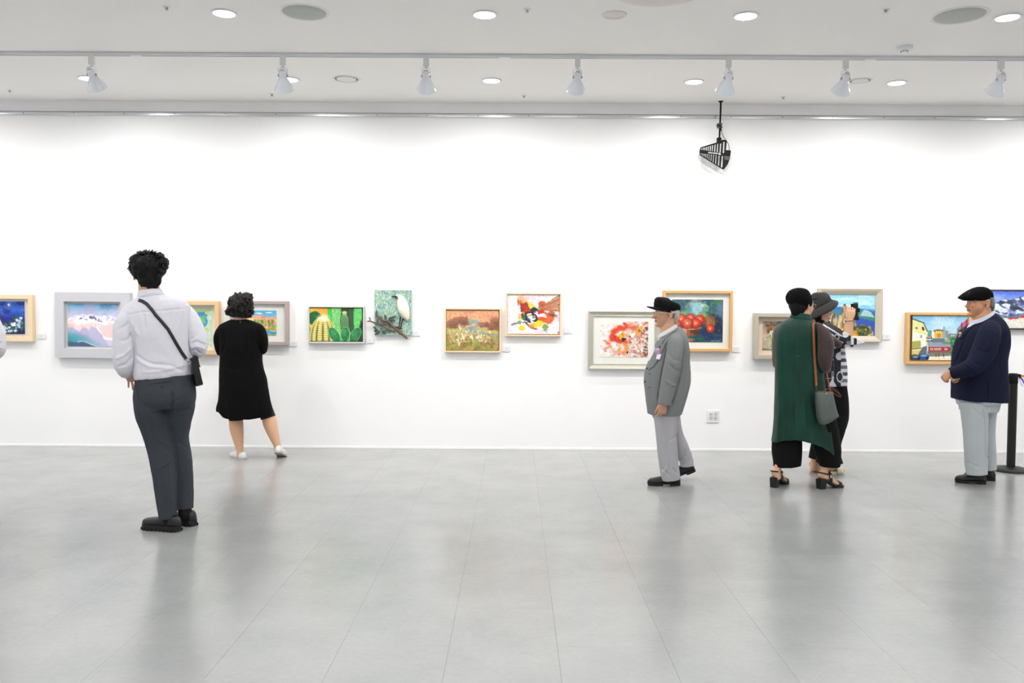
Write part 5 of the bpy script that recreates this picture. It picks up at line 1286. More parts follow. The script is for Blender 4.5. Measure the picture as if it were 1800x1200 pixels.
class Fig:
    def __init__(s, label, Y, foot):
        s.Y = Y; s.s = F / Y
        p = W(foot[0], foot[1], Y)
        s.loc = Vector((p.x, Y, 0.0))
        s.root = empty('person', s.loc)
        tag(s.root, label, 'person', 'visitors in the gallery')
        s.core = MB(); s.hands = MB(); s.headmb = MB(); s.heads = []
    def P(s, px, py, dy=0.0): return W(px, py, s.Y + dy)
    def rows(s, ch, k=1.0):
        o = []
        for px, py, dy, a, b, *tl in ch:
            p = s.P(px, py, dy); z = (s.Y + dy) / F
            o.append((p.x, p.y, p.z, a * z * k, b * z * k) + tuple(tl))
        return o
    def add(s, mb, ch, body=0.82, trim=(0, 0), **kw):
        """loft a garment piece and let the body inside follow it (trim drops rows of the body at either end)"""
        loft(mb, s.rows(ch), **kw)
        if body:
            q = ch[trim[0]:len(ch) - trim[1]]
            loft(s.core, s.rows(q, body), n=16, sub=2, up=kw.get('up', False))
    def part(s, me, name, m, parent=None, smooth=True):
        me.transform(Matrix.Translation(-s.loc))
        return link(name, me, m, parent or s.root, smooth)
    def build(s, mb, name, m, voxel=0.006, smooth=4, wr=None, folds=(), fn=None, parent=None):
        me = remesh(mb, voxel, smooth, name)
        if wr:
            for w in (wr if isinstance(wr, list) else [wr]): wrinkle(me, *w)
        for f in folds: fold(me, *f)
        if fn: fn(me)
        bv = BVHTree.FromPolygons([tuple(v.co) for v in me.vertices], [tuple(p.vertices) for p in me.polygons])
        o = s.part(me, name, m, parent)
        return o, bv
    def sleeve(s, ch, m, parent, wr=None, folds=(), voxel=0.005, smooth=2, name='sleeve', fn=None, **kw):
        mb = MB(); s.add(mb, ch, p=2.2, **kw)
        return s.build(mb, name, m, voxel, smooth, wr, folds, fn, parent)
    def hit(s, bv, px, py, off):
        d = ray(px, py).normalized()
        r = bv.ray_cast(CAMP, d)
        if r[0] is None:
            p = s.P(px, py); q = bv.find_nearest(p); 
            t = (q[0] - CAMP).dot(d); return CAMP + d * (t - off)
        return r[0] - d * off
    def strap(s, bv, line, hw, name, m, parent=None, th=0.003, off=0.001, step=2.0, free=None):
        """band laid on the surface seen along a photo polyline"""
        pts = []
        for i in range(len(line) - 1):
            (x1, y1), (x2, y2) = line[i][:2], line[i + 1][:2]; k = max(1, int(math.hypot(x2 - x1, y2 - y1) / step))
            pts += [(x1 + (x2 - x1) * j / k, y1 + (y2 - y1) * j / k) for j in range(k)]
        pts.append(line[-1][:2]); n = len(pts); v = []; f = []
        for i, (x, y) in enumerate(pts):
            tx, ty = pts[min(i + 1, n - 1)][0] - pts[max(i - 1, 0)][0], pts[min(i + 1, n - 1)][1] - pts[max(i - 1, 0)][1]
            l = math.hypot(tx, ty); nx, ny = -ty / l * hw, tx / l * hw
            c = s.hit(bv, x, y, off)
            dep = (c - CAMP).length
            for sg, o2 in ((1, th), (-1, th), (-1, -0.004), (1, -0.004)):
                d = ray(x + nx * sg, y + ny * sg).normalized()
                h = s.hit(bv, x + nx * sg, y + ny * sg, off)
                dd = (h - CAMP).length
                if abs(dd - dep) > 0.03: dd = dep
                v.append(CAMP + d * (dd - o2))
        for i in range(n - 1):
            for j in range(4):
                q = (j + 1) % 4; f.append((4 * i + j, 4 * i + 4 + j, 4 * i + 4 + q, 4 * i + q))
        f += [(0, 1, 2, 3), (4 * n - 1, 4 * n - 2, 4 * n - 3, 4 * n - 4)]
        mb = MB(); mb.add(v, f)
        return s.part(mb.mesh(name), name, m, parent)
    def patch(s, bv, poly, name, m, parent=None, th=0.003, off=0.001, cuts=3):
        """flat piece of cloth laid on the surface seen inside a photo polygon"""
        bm = bmesh.new()
        vs = [bm.verts.new((x, 0, y)) for x, y in poly]
        bm.faces.new(vs)
        bmesh.ops.triangulate(bm, faces=bm.faces[:])
        for _ in range(cuts):
            ed = [e for e in bm.edges if e.calc_length() > 2.5]
            if not ed: break
            bmesh.ops.subdivide_edges(bm, edges=ed, cuts=1, use_grid_fill=True)
            bmesh.ops.triangulate(bm, faces=bm.faces[:])
        ret = bmesh.ops.extrude_face_region(bm, geom=bm.faces[:])
        top = {v for v in ret['geom'] if isinstance(v, bmesh.types.BMVert)}
        for v in bm.verts:
            v.co = s.hit(bv, v.co.x, v.co.z, off + (th if v in top else -0.004))
        bmesh.ops.recalc_face_normals(bm, faces=bm.faces)
        me = bpy.data.meshes.new(name); bm.to_mesh(me); bm.free()
        return s.part(me, name, m, parent)
    def blob(s, px, py, dy, r, name, m, parent=None, depth=None, nu=14, nv=8):
        z = (s.Y + dy) / F
        mb = MB().ell(s.P(px, py, dy), (r[0] * z, (depth or r[0]) * z, r[1] * z), None, nu, nv)
        return s.part(mb.mesh(name), name, m, parent)
    # ---- head
    def head(s, px, py, dy, Hh, yaw, pitch=0.0, lips=(0.80, 0.50, 0.48), brow=None, moustache=None, wide=1.0, nose=1.0, jaw=1.0):
        c = s.P(px, py, dy)
        R = Matrix.Rotation(yaw, 3, 'Z') @ Matrix.Rotation(-pitch, 3, 'Y')
        M = Matrix.Translation(c) @ R.to_4x4() @ Matrix.Scale(Hh, 4)
        mb = s.headmb; k = wide
        mb.ell((-0.06, 0, 0.13), (0.405, 0.33 * k, 0.365), M)
        mb.ell((0.05, 0, 0.08), (0.30, 0.30 * k, 0.30), M)
        v = MB()
        loft(v, [(0.06, 0, 0.12, 0.29, 0.29 * k), (0.07, 0, -0.06, 0.275, 0.285 * k), (0.075, 0, -0.2, 0.26, 0.255 * k * jaw), (0.095, 0, -0.33, 0.225, 0.205 * k * jaw), (0.14, 0, -0.43, 0.16, 0.135 * k * jaw), (0.17, 0, -0.48, 0.09, 0.08 * k)], n=28, p=2.3, cap1='round', ref=(0, 1, 0))
        mb.add(v.v, v.f, M)
        mb.ell((0.285, 0, 0.085), (0.07, 0.21 * k, 0.055), M)                    # brow
        for sg in (-1, 1):
            mb.ell((0.235, sg * 0.155 * k, -0.10), (0.10, 0.09, 0.10), M)         # cheek
            mb.ell((0.245, sg * 0.14 * k, 0.0), (0.075, 0.075, 0.05), M)          # eye bulge
            mb.ell((0.385, sg * 0.05, -0.145), (0.042, 0.036, 0.034), M)          # nostril wing
            # ear: lobe, bowl and rim
            t = MB(); e0 = Vector((-0.15, sg * 0.310 * k, -0.03))
            rim = []
            for q in range(13):
                an = -2.2 + q * (4.6 / 12)
                rim.append(e0 + Vector((-0.062 * math.cos(an) - 0.004, sg * (0.035 + 0.018 * math.cos(an)), 0.125 * math.sin(an) + 0.0)))
            t.tube(rim, [0.020] * 13, 8); mb.add(t.v, t.f, M)
            mb.ell(e0 + Vector((-0.01, sg * 0.012, 0.0)), (0.055, 0.028, 0.105), M)
            mb.ell(e0 + Vector((0.018, sg * 0.016, -0.105)), (0.034, 0.020, 0.04), M)
        t = MB(); t.tube([(0.30, 0, 0.06), (0.345, 0, -0.02), (0.40 * nose, 0, -0.10), (0.425 * nose, 0, -0.135)], [0.035, 0.036, 0.044, 0.046], 12); mb.add(t.v, t.f, M)
        mb.ell((0.425 * nose, 0, -0.135), (0.046, 0.046, 0.042), M)
        mb.ell((0.325, 0, -0.205), (0.05, 0.11, 0.05), M)
        mb.ell((0.342, 0, -0.245), (0.042, 0.085, 0.024), M); mb.ell((0.332, 0, -0.292), (0.040, 0.075, 0.026), M)
        mb.ell((0.275, 0, -0.42), (0.085, 0.10, 0.075), M)
        s.heads.append((M, R, c, Hh, lips, brow, moustache, wide))
        return M
    def finish_body(s, skin, voxel=0.009):
        ms = []
        if s.core.v: ms.append(remesh(s.core, voxel, 3))
        if s.headmb.v: ms.append(remesh(s.headmb, 0.0034, 3, fac=0.5))
        if s.hands.v: ms.append(remesh(s.hands, 0.0022, 2))
        me = combine(ms, 'body')
        v = verts(me); col = np.ones((len(v), 3))
        col *= (0.96 + 0.08 * fbm(v[:, 0] * 40, v[:, 1] * 40, v[:, 2] * 40, 3, 5))[:, None]
        for M, R, c, Hh, lips, brow, mous, wide in s.heads:
            q = (v - np.array(c)) @ np.array(R) / Hh
            x, y, z = q[:, 0], np.abs(q[:, 1]), q[:, 2]
            lp = (x > 0.335) & (y < 0.10) & (z > -0.325) & (z < -0.222); col[lp] *= lips
            ml = (x > 0.30) & (y < 0.10) & (np.abs(z + 0.268) < 0.010); col[ml] *= (0.45, 0.3, 0.3)
            if mous is not None: mm = (x > 0.33) & (y < 0.13) & (z > -0.225) & (z < -0.175); col[mm] = mous
            if brow is not None: bm_ = (x > 0.24) & (y > 0.05) & (y < 0.24) & (z > 0.085) & (z < 0.125); col[bm_] = brow
            ck = np.exp(-(((y - 0.17) / 0.09) ** 2 + ((z + 0.1) / 0.1) ** 2)) * (x > 0.15); col *= (1 + ck[:, None] * np.array([0.03, -0.07, -0.07]))
            er = (np.abs(x + 0.15) < 0.09) & (y > 0.31 * wide); col[er] *= (1.02, 0.9, 0.88)
        colour(me, col)
        s.body = s.part(me, 'body', skin)
        for M, R, c, Hh, *_ in s.heads:
            for sg in (-1, 1):
                e = MB().ell((0.283, sg * 0.135, 0.0), (0.048, 0.055, 0.026), M, 14, 10); eo = s.part(e.mesh('eye'), 'eye', mat('eye_white', (232, 226, 220), 0.25))
                e = MB().ell((0.318, sg * 0.137, 0.0), (0.016, 0.022, 0.022), M, 12, 8); s.part(e.mesh('iris'), 'iris', mat('iris_dark', (30, 20, 16), 0.2), eo)
        return s.body
    # ---- hand: palm, four fingers of different length, thumb
    def hand(s, wrist, fdir, back, thumb, size=0.178, curl=(0.35, 0.4, 0.45, 0.5), spread=0.07, tcurl=0.3, tout=0.75):
        f = Vector(fdir).normalized(); b = Vector(back); b = (b - f * b.dot(f)).normalized(); w = f.cross(b)
        if w.dot(Vector(thumb)) < 0: w = -w
        M = Matrix((f, w, b)).transposed().to_4x4(); M = Matrix.Translation(Vector(wrist)) @ M @ Matrix.Scale(size / 0.178, 4)
        mb = s.hands
        t = MB()
        loft(t, [(-0.03, 0, 0, 0.024, 0.019), (0.0, 0, 0, 0.026, 0.018), (0.03, 0, 0, 0.035, 0.0165), (0.065, 0, 0, 0.040, 0.0145), (0.088, 0, 0, 0.038, 0.011)], n=20, cap1='round', p=2.4, ref=(0, 0, 1))
        mb.add(t.v, t.f, M)
        for i, (y, L, r) in enumerate(((0.0295, 0.070, 0.0088), (0.0100, 0.079, 0.0090), (-0.0100, 0.073, 0.0086), (-0.0285, 0.056, 0.0076))):
            a = curl[i]; d = Vector((math.cos(spread * (1.5 - i)), math.sin(spread * (1.5 - i)), 0))
            p = Vector((0.080, y, 0.0)); pts = [p]; rr = [r * 1.08]; an = 0.0
            for fr, add in ((0.44, 0.55), (0.31, 1.0), (0.25, 0.8)):
                an += a * add
                q = pts[-1] + (Vector((d.x * math.cos(an), d.y * math.cos(an), -math.sin(an)))) * L * fr
                pts += [pts[-1].lerp(q, 0.5), q]; rr += [r * 0.96, r * (1.0 - 0.09 * len(rr) / 2)]
            t = MB(); t.tube(pts, rr, 10); t.ell(pts[-1], (rr[-1] * 0.98,) * 3, None, 10, 6)
            for j in (0, 2, 4): t.ell(pts[j], (rr[j] * 1.02,) * 3, None, 10, 6)
            mb.add(t.v, t.f, M)
        t = MB(); d = Vector((math.cos(tout), math.sin(tout), -0.25)).normalized()
        p0 = Vector((0.014, 0.022, -0.004)); p1 = p0 + d * 0.040; d2 = (d + Vector((tcurl, -tcurl * 0.9, -tcurl * 0.5))).normalized(); p2 = p1 + d2 * 0.032; p3 = p2 + (d2 + Vector((0.2, -0.3 * tcurl, -0.15))).normalized() * 0.024
        t.tube([p0, p1, p2, p3], [0.0150, 0.0118, 0.0100, 0.0082], 10); t.ell(p3, (0.0082,) * 3, None, 10, 6); t.ell(p1, (0.0122,) * 3, None, 10, 6)
        mb.add(t.v, t.f, M)
        return M

def shoe_mesh(L, outline, heights, n=18, base=0.0):
    """upper as sections along the foot; outline [(t,half width)], heights [(t,h)]"""
    mb = MB(); ts = np.linspace(0, 1, 22); v = []; f = []
    for t in ts:
        w = np.interp(t, [q[0] for q in outline], [q[1] for q in outline]); h = np.interp(t, [q[0] for q in heights], [q[1] for q in heights])
        for j in range(n):
            an = math.pi * j / (n - 1)
            ca = math.cos(an); sa = math.sin(an)
            v.append((t * L, math.copysign(abs(ca) ** 0.75, ca) * w, base + h * sa ** 0.7 if sa > 1e-6 else base))
    for i in range(len(ts) - 1):
        for j in range(n - 1):
            f.append((i * n + j, i * n + j + 1, (i + 1) * n + j + 1, (i + 1) * n + j))
        f.append((i * n + n - 1, i * n, (i + 1) * n, (i + 1) * n + n - 1))
    f.append(tuple(range(n))); f.append(tuple(range(len(v) - n, len(v))))
    mb.add(v, f); return mb
def sole_mesh(L, outline, z0, z1, grow=1.05, t0=0.0, t1=1.0):
    mb = MB(); ts = np.linspace(t0, t1, 20); pts = []
    for t in ts: pts.append((t * L, np.interp(t, [q[0] for q in outline], [q[1] for q in outline]) * grow))
    poly = pts + [(x, -y) for x, y in pts[::-1]]
    n = len(poly); v = [(x, y, z0) for x, y in poly] + [(x, y, z1) for x, y in poly]
    f = [tuple(range(n)), tuple(range(2 * n - 1, n - 1, -1))] + [(i, (i + 1) % n, n + (i + 1) % n, n + i) for i in range(n)]
    mb.add(v, f); return mb
OUTL = [(0, 0.012), (0.02, 0.022), (0.07, 0.030), (0.15, 0.034), (0.3, 0.034), (0.45, 0.036), (0.6, 0.043), (0.72, 0.046), (0.84, 0.042), (0.93, 0.031), (0.98, 0.018), (1, 0.006)]
def place_foot(s, heel, toe, lift=0.0, roll=0.0):
    h = Vector(heel); t = Vector(toe); h.z = t.z = 0; d = t - h; L = d.length; a = math.atan2(d.y, d.x)
    base = Matrix.Translation(h) @ Matrix.Rotation(a, 4, 'Z')
    if lift: base = base @ Matrix.Translation((L * 0.75, 0, 0)) @ Matrix.Rotation(lift, 4, 'Y') @ Matrix.Translation((-L * 0.75, 0, 0))
    return base, L
def dress_shoe(s, heel, toe, m_up, m_sole, heights=None, lift=0.0, wide=1.0, sole=0.012, heel_h=0.022, chunky=False, laces=True, name='shoe'):
    M, L = place_foot(s, heel, toe, lift)
    ol = [(t, w * wide) for t, w in OUTL]
    ht = heights or [(0, 0.035), (0.04, 0.060), (0.1, 0.072), (0.28, 0.076), (0.42, 0.066), (0.6, 0.050), (0.8, 0.040), (0.94, 0.032), (1, 0.014)]
    up = shoe_mesh(L, ol, ht, base=heel_h if not chunky else sole); up.v = [tuple(M @ Vector(p)) for p in up.v]
    if not chunky:                                    # the sole dips from the heel to the ball of the foot
        pass
    o = s.part(up.mesh(name), name, m_up)
    so = sole_mesh(L, ol, heel_h - sole if not chunky else 0.0, heel_h + 0.003 if not chunky else sole + 0.004, 1.07); so.v = [tuple(M @ Vector(p)) for p in so.v]
    s.part(so.mesh('sole'), 'sole', m_sole, o, False)
    he = sole_mesh(L, ol, 0.0, heel_h - sole + 0.001 if not chunky else sole, 1.04, 0.0, 0.30); he.v = [tuple(M @ Vector(p)) for p in he.v]
    if not chunky: s.part(he.mesh('heel'), 'heel', m_sole, o, False)
    fo = sole_mesh(L, ol, 0.0, heel_h - sole + 0.001, 1.02, 0.55, 0.98); fo.v = [tuple(M @ Vector(p)) for p in fo.v]
    if not chunky: s.part(fo.mesh('forefoot'), 'forefoot', m_sole, o, False)
    if laces:
        lc = MB()
        for k in range(4):
            t = 0.36 + 0.06 * k; z = (heel_h if not chunky else sole) + np.interp(t, [q[0] for q in ht], [q[1] for q in ht]) + 0.001
            lc.tube([M @ Vector((t * L, -0.018, z - 0.006)), M @ Vector((t * L + 0.004, 0, z + 0.001)), M @ Vector((t * L, 0.018, z - 0.006))], 0.0022, 6)
        s.part(lc.mesh('laces'), 'laces', m_sole, o)
    return o, M, L
# ---------------------------------------------------------------- people: skin and cloth
SK_YOUNG = mat('skin_warm', (214, 160, 128), 0.5, attr='tint', spec=0.4)
SK_WOMAN = mat('skin_fair', (222, 176, 142), 0.5, attr='tint', spec=0.4)
SK_OLD = mat('skin_tanned', (206, 158, 128), 0.5, attr='tint', spec=0.4)
SK_OLD2 = mat('skin_ruddy', (208, 152, 116), 0.5, attr='tint', spec=0.4)
M_HAIR = mat('black_hair', (8, 6, 6), 0.55, spec=0.25, noise=(60, 0.35, (1, 1, 0.25)), bump=(140, 0.7, 0.004, (1, 1, 0.2)))
M_HAIR_BR = mat('dark_brown_hair', (20, 13, 12), 0.5, spec=0.35, noise=(70, 0.4, (1, 1, 0.3)), bump=(150, 0.8, 0.004, (1, 1, 0.3)))
M_HAIR_GR = mat('grey_hair', (176, 172, 170), 0.5, noise=(70, 0.25, (1, 1, 0.3)), bump=(160, 0.7, 0.003, (1, 1, 0.2)))
M_HAIR_SALT = mat('salt_grey_hair', (124, 122, 116), 0.5, noise=(60, 0.5, (1, 1, 0.3)), bump=(160, 0.7, 0.003, (1, 1, 0.2)))
M_SHIRT = mat('white_shirt_cotton', (222, 220, 227), 0.75, spec=0.2, bump=(700, 0.15, 0.001))
M_SLATE = mat('slate_trouser_wool', (60, 64, 70), 0.85, spec=0.2, noise=(300, 0.08))
M_LEATHER = mat('black_leather', (12, 12, 14), 0.4, bump=(250, 0.2, 0.001))
M_RUBBER = mat('black_rubber', (10, 10, 11), 0.65)
M_SOCK = mat('black_sock', (14, 14, 16), 0.9)
M_BLACKCLOTH = mat('black_crepe', (6, 6, 7), 0.9, spec=0.15, bump=(400, 0.15, 0.001))
M_WHITELEATHER = mat('white_leather', (222, 222, 224), 0.5)
M_GOLD = mat('gold_metal', (214, 176, 92), 0.25, metal=1.0)

# ================================================================ man in a white shirt
A = Fig('man in white shirt and slate trousers seen from behind, bag across back', 5.36, (296, 925))
sh = MB()
A.add(sh, [(263, 513, -0.01, 16, 16, 0.12), (264, 520, -0.01, 22, 19, 0.12), (267, 527, -0.005, 38, 24, 0.13), (270, 535, 0, 54, 29, 0.16), (271.5, 547, 0, 61.5, 33, 0.16), (276, 568, 0, 59, 36, 0.14), (283, 592, 0, 52, 37, 0.08), (286, 620, 0, 50, 36, 0.06), (287.5, 642, 0, 51, 36, 0.08), (288, 656, 0, 51, 36, 0.08), (289, 663, 0, 49.5, 34, 0.1)], p=2.4, n=36, up=True)
col = MB()
loft(col, A.rows([(262.5, 509, -0.01, 19.0, 19, 0.14), (263.5, 515, -0.01, 21.0, 20.5, 0.17), (264.5, 521.5, -0.01, 24.5, 22, 0.2)]), n=28, up=True)
shirt, bvA = A.build(sh, 'shirt', M_SHIRT, 0.0055, 2, wr=[(0.005, 13, (1, 1, 0.8), 3), (0.002, 40, (1, 1, 0.6), 13)], folds=[
    ([(209, 556), (245, 549), (285, 546), (334, 541)], -0.004, 1.5), ([(246, 549), (249, 575), (252, 600)], 0.007, 2.4), ([(252, 549), (256, 580)], -0.005, 2.0), ([(318, 543), (316, 566), (310, 585)], 0.005, 2.6),
    ([(234, 572), (235, 600), (238, 625)], -0.012, 2.2), ([(335, 575), (334, 600), (337, 622)], -0.012, 2.2), ([(229, 562), (238, 580), (245, 590)], 0.006, 2.5),
    ([(238, 622), (252, 633), (270, 640), (285, 642)], -0.008, 2.2), ([(240, 630), (262, 644), (300, 648)], 0.006, 3.0), ([(272, 638), (300, 642), (322, 652)], -0.006, 2.4), ([(250, 655), (285, 652), (330, 640)], 0.004, 2.6),
    ([(348, 586), (335, 598)], -0.006, 2.0), ([(362, 606), (346, 600), (336, 604)], -0.008, 2.0), ([(361, 614), (346, 608), (337, 612)], 0.007, 2.0), ([(354, 622), (343, 615), (336, 617)], -0.008, 2.0), ([(204, 630), (218, 624), (232, 610)], 0.006, 2.4), ([(206, 645), (222, 640), (234, 626)], -0.007, 2.4), ([(212, 600), (226, 596), (233, 585)], -0.004, 3)])
AF = [([(229, 562), (238, 580), (245, 590)], 0.006, 2.5), ([(348, 586), (335, 598)], -0.007, 2.0), ([(362, 606), (346, 600), (336, 604)], -0.009, 2.0), ([(361, 614), (346, 608), (337, 612)], 0.008, 2.0), ([(354, 622), (343, 615), (336, 617)], -0.009, 2.0), ([(204, 630), (218, 624), (232, 610)], 0.007, 2.4), ([(206, 645), (222, 640), (234, 626)], -0.008, 2.4), ([(212, 600), (226, 596), (233, 585)], -0.006, 3), ([(206, 580), (222, 572), (230, 562)], -0.005, 2.5), ([(345, 570), (338, 580), (333, 592)], -0.005, 2.2)]
A.sleeve([(228, 556, -0.05, 11, 15), (221.5, 564, -0.06, 16.5, 19), (217.5, 580, -0.07, 17.2, 20), (218, 602, -0.08, 18.0, 20), (218, 622, -0.08, 18.4, 20), (219, 638, -0.07, 17.5, 20), (222, 648, -0.04, 13.5, 17), (225, 650, 0.02, 11, 14), (226, 650, 0.06, 9.5, 11)], M_SHIRT, shirt, wr=[(0.005, 14, (1, 1, 0.8), 33), (0.002, 40, (1, 1, 0.6), 34)], folds=AF, trim=(1, 0))
A.sleeve([(318, 541, 0.05, 10, 15), (327, 551, 0.06, 15, 19), (336.5, 571, 0.06, 17, 20), (345, 592, 0.05, 17, 20), (349, 608, 0.05, 14.8, 19), (348, 616, 0.09, 13, 15), (344, 620, 0.16, 10.5, 12), (338, 624, 0.25, 9, 10)], M_SHIRT, shirt, wr=[(0.005, 14, (1, 1, 0.8), 33), (0.002, 40, (1, 1, 0.6), 34)], folds=AF, trim=(1, 0))
co_, _ = A.build(col, 'collar', M_SHIRT, 0.004, 2, parent=shirt, fn=lambda me: fold(me, [(240, 524), (262, 518), (288, 514)], -0.004, 1.2))
tr = MB()
A.add(tr, [(290, 658, 0, 48, 33), (290, 672, -0.005, 50, 35), (290, 690, -0.01, 52, 39), (290, 704, -0.01, 51.5, 39), (289, 716, 0, 48, 35)], up=True, p=2.5, n=32, trim=(0, 2))
A.add(tr, [(266, 700, -0.01, 27, 36), (270, 722, -0.01, 30, 35), (275, 748, 0, 26.5, 30), (279.5, 773, 0, 23, 26), (284, 798, 0, 21.5, 24), (287.5, 824, -0.005, 20, 22), (290.5, 850, -0.01, 18.2, 21), (292.5, 876, -0.01, 16.5, 20), (295.5, 910, -0.01, 13.8, 18)], p=2.3, body=0.76, trim=(1, 0))
A.add(tr, [(316, 698, 0.02, 25, 35), (318, 718, 0.04, 21, 33), (315, 745, 0.08, 18, 28), (312, 770, 0.1, 17.5, 25), (317, 798, 0.11, 17.5, 23), (321, 826, 0.11, 16.5, 21), (323, 860, 0.11, 15.6, 19), (323.5, 894, 0.10, 14.8, 17)], p=2.3, body=0.76, trim=(1, 0))
trou, bvT = A.build(tr, 'trousers', M_SLATE, 0.0055, 2, wr=[(0.004, 12, (1, 1, 0.6), 9), (0.0015, 40, (1, 1, 0.6), 19)], folds=[
    ([(303, 690), (302, 712), (301.5, 740)], -0.012, 2.2), ([(262, 726), (282, 725), (300, 722)], -0.006, 2.2), ([(296, 716), (306, 706), (318, 700)], -0.006, 2.0), ([(292, 730), (294, 800), (304, 905)], 0.003, 1.2),
    ([(330, 790), (320, 778), (306, 780)], -0.006, 2.0), ([(300, 795), (290, 785), (276, 778)], -0.005, 2.5), ([(306, 806), (292, 815), (276, 826)], 0.005, 2.5), ([(327, 800), (331, 850), (334, 890)], 0.003, 1.4)])
A.strap(bvT, [(263, 674.5), (285, 672), (304, 669.5)], 0.55, 'pocket_welt', mat('pocket_shadow', (46, 50, 56), 0.9), trou, 0.002)
A.strap(bvT, [(244, 667), (239.5, 684), (243.5, 702)], 0.7, 'side_pocket', MATS['pocket_shadow'], trou, 0.002)
A.strap(bvT, [(328, 667), (341, 665)], 0.5, 'pocket_welt', MATS['pocket_shadow'], trou, 0.002)
A.blob(284.6, 680, -0.14, (1.0, 1.6), 'pocket_button', M_RUBBER, trou)
# neck and head
loft(A.core, A.rows([(262, 500, 0.0, 17.5, 17), (262.5, 512, -0.005, 18, 18), (264, 524, 0, 24, 20)]), n=20)
loft(A.headmb, A.rows([(260, 488, 0.005, 17, 17), (262, 504, 0.0, 17.5, 17.5), (262.5, 518, -0.005, 18, 18)]), n=24)
A.head(259.5, 482, 0.01, 0.222, T(112), T(4), lips=(0.85, 0.55, 0.5), brow=(0.12, 0.1, 0.09))
hr = MB()
loft(hr, A.rows([(261, 443.5, -0.0, 10, 12), (261, 445.5, -0.0, 17, 18), (261, 451, -0.0, 25, 24), (260.3, 459, 0.0, 30, 29), (260, 468, -0.005, 31.5, 30), (260, 477, -0.015, 28.5, 26), (260.5, 485, -0.03, 22.5, 21), (261.5, 494, -0.04, 19.0, 15), (262, 501, -0.04, 16.8, 11), (262.3, 506, -0.035, 14.0, 8)]), n=36, up=True)
hr.ell(A.P(240, 462, 0.0), (0.040, 0.07, 0.05)); hr.ell(A.P(283, 463, 0.0), (0.036, 0.07, 0.048)); hr.ell(A.P(252, 452, -0.02), (0.05, 0.06, 0.03)); hr.ell(A.P(276, 454, -0.01), (0.045, 0.06, 0.032))
def tufts(s, n, fn, r=0.004, seed=1):
    rr = random.Random(seed); mb = MB()
    for k in range(n): 
        pts = fn(rr); mb.tube(pts, [r * (1 - 0.85 * i / (len(pts) - 1)) for i in range(len(pts))], 5)
    me = bpy.data.meshes.new('t'); me.from_pydata([tuple(p) for p in mb.v], [], mb.f); me.update(); return me
def man_tuft(rr):
    a = rr.uniform(0, 2 * math.pi); x = 260 + 27 * math.cos(a); y = 466 + 20 * math.sin(a) * (1 if math.sin(a) < 0 else 0.5)
    dy = rr.uniform(-0.09, 0.03); p = A.P(x, y, dy); d = Vector((math.cos(a) * 0.6 + rr.uniform(-.5, .5), rr.uniform(-.4, .2), -math.sin(a) * 0.8 - rr.uniform(0, .5))).normalized()
    q = p + d * rr.uniform(0.02, 0.042); return [p, p.lerp(q, 0.5) + Vector((0, -0.003, 0.003)), q + Vector((0, 0, -0.006))]
me = remesh(hr, 0.005, 2); wrinkle(me, 0.014, 32, (1, 1, 0.5), 3, 2); wrinkle(me, 0.008, 80, (1, 1, 0.4), 8, 2)
me = combine([me, tufts(A, 190, man_tuft, 0.008, 4)], 'hair'); A.part(me, 'hair', M_HAIR)
# left hand hanging forward below the cuff, right hand hidden in front
wl = A.P(226.5, 651, 0.05)
A.hand(wl, (0.04, 0.60, -0.75), (-0.2, 0.75, 0.6), (1, 0.1, 0.1), 0.172, (0.30, 0.35, 0.30, 0.15), 0.18, 0.2, 0.6)
A.hand(A.P(333, 627, 0.30), (-0.8, 0.3, -0.15), (0, 0.6, 0.8), (0, 0.3, 0.9), 0.172)
for nm, hl, te, ck in (('shoe', (316.5, 934), (252, 927.5), 1), ('shoe', (342, 924.5), (300, 916), 1)):
    o, M, L = dress_shoe(A, WZ(*hl, 0), WZ(*te, 0), M_LEATHER, M_RUBBER, chunky=True, sole=0.034, heel_h=0.034, wide=1.08, heights=[(0, 0.03), (0.04, 0.055), (0.1, 0.066), (0.28, 0.070), (0.42, 0.060), (0.6, 0.046), (0.8, 0.040), (0.94, 0.032), (1, 0.014)])
    tb = MB()
    for k in range(10):
        t = 0.04 + k * 0.1
        w = np.interp(t, [q[0] for q in OUTL], [q[1] for q in OUTL]) * 1.12 * 1.07
        for sg in (-1, 1): tb.box(t * L - 0.006, t * L + 0.006, sg * w - 0.003, sg * w + 0.003, 0.0, 0.016, M)
    A.part(tb.mesh('tread_lug'), 'tread_lug', M_RUBBER, o, False)
sk = MB(); loft(sk, A.rows([(297, 903, -0.01, 11, 15), (298, 918, -0.01, 11, 15)]), n=18); A.part(sk.mesh('sock'), 'sock', M_SOCK)
sk = MB(); loft(sk, A.rows([(325, 888, 0.1, 11, 14), (325, 908, 0.1, 11, 14)]), n=18); A.part(sk.mesh('sock'), 'sock', M_SOCK)
A.finish_body(SK_YOUNG)
# cross-body bag: strap over the back, small black case at the hip
bag = empty('crossbody_bag', A.P(348, 680, 0.0)); 
class _B: pass
def bag_part(me, name, m, par, smooth=True):
    me.transform(Matrix.Translation(-Vector(par.location) if par.parent is None else -Vector(par.parent.location)))
    return link(name, me, m, par, smooth)
tmp = A.strap(bvA, [(243, 527), (250, 529), (258, 534), (266, 543), (274, 554), (284, 565), (295, 578), (304, 593), (312, 607), (320, 620), (328, 631)], 2.9, 'strap', mat('strap_black', (26, 26, 28), 0.45), None, 0.004)
tmp.data.transform(Matrix.Translation(A.loc - bag.location)); tmp.parent = bag
bx = MB(); f0 = [A.P(*q) for q in ((336, 630, -0.09), (342, 628, 0.06), (357.5, 674, 0.06), (343.5, 679.5, -0.09))]
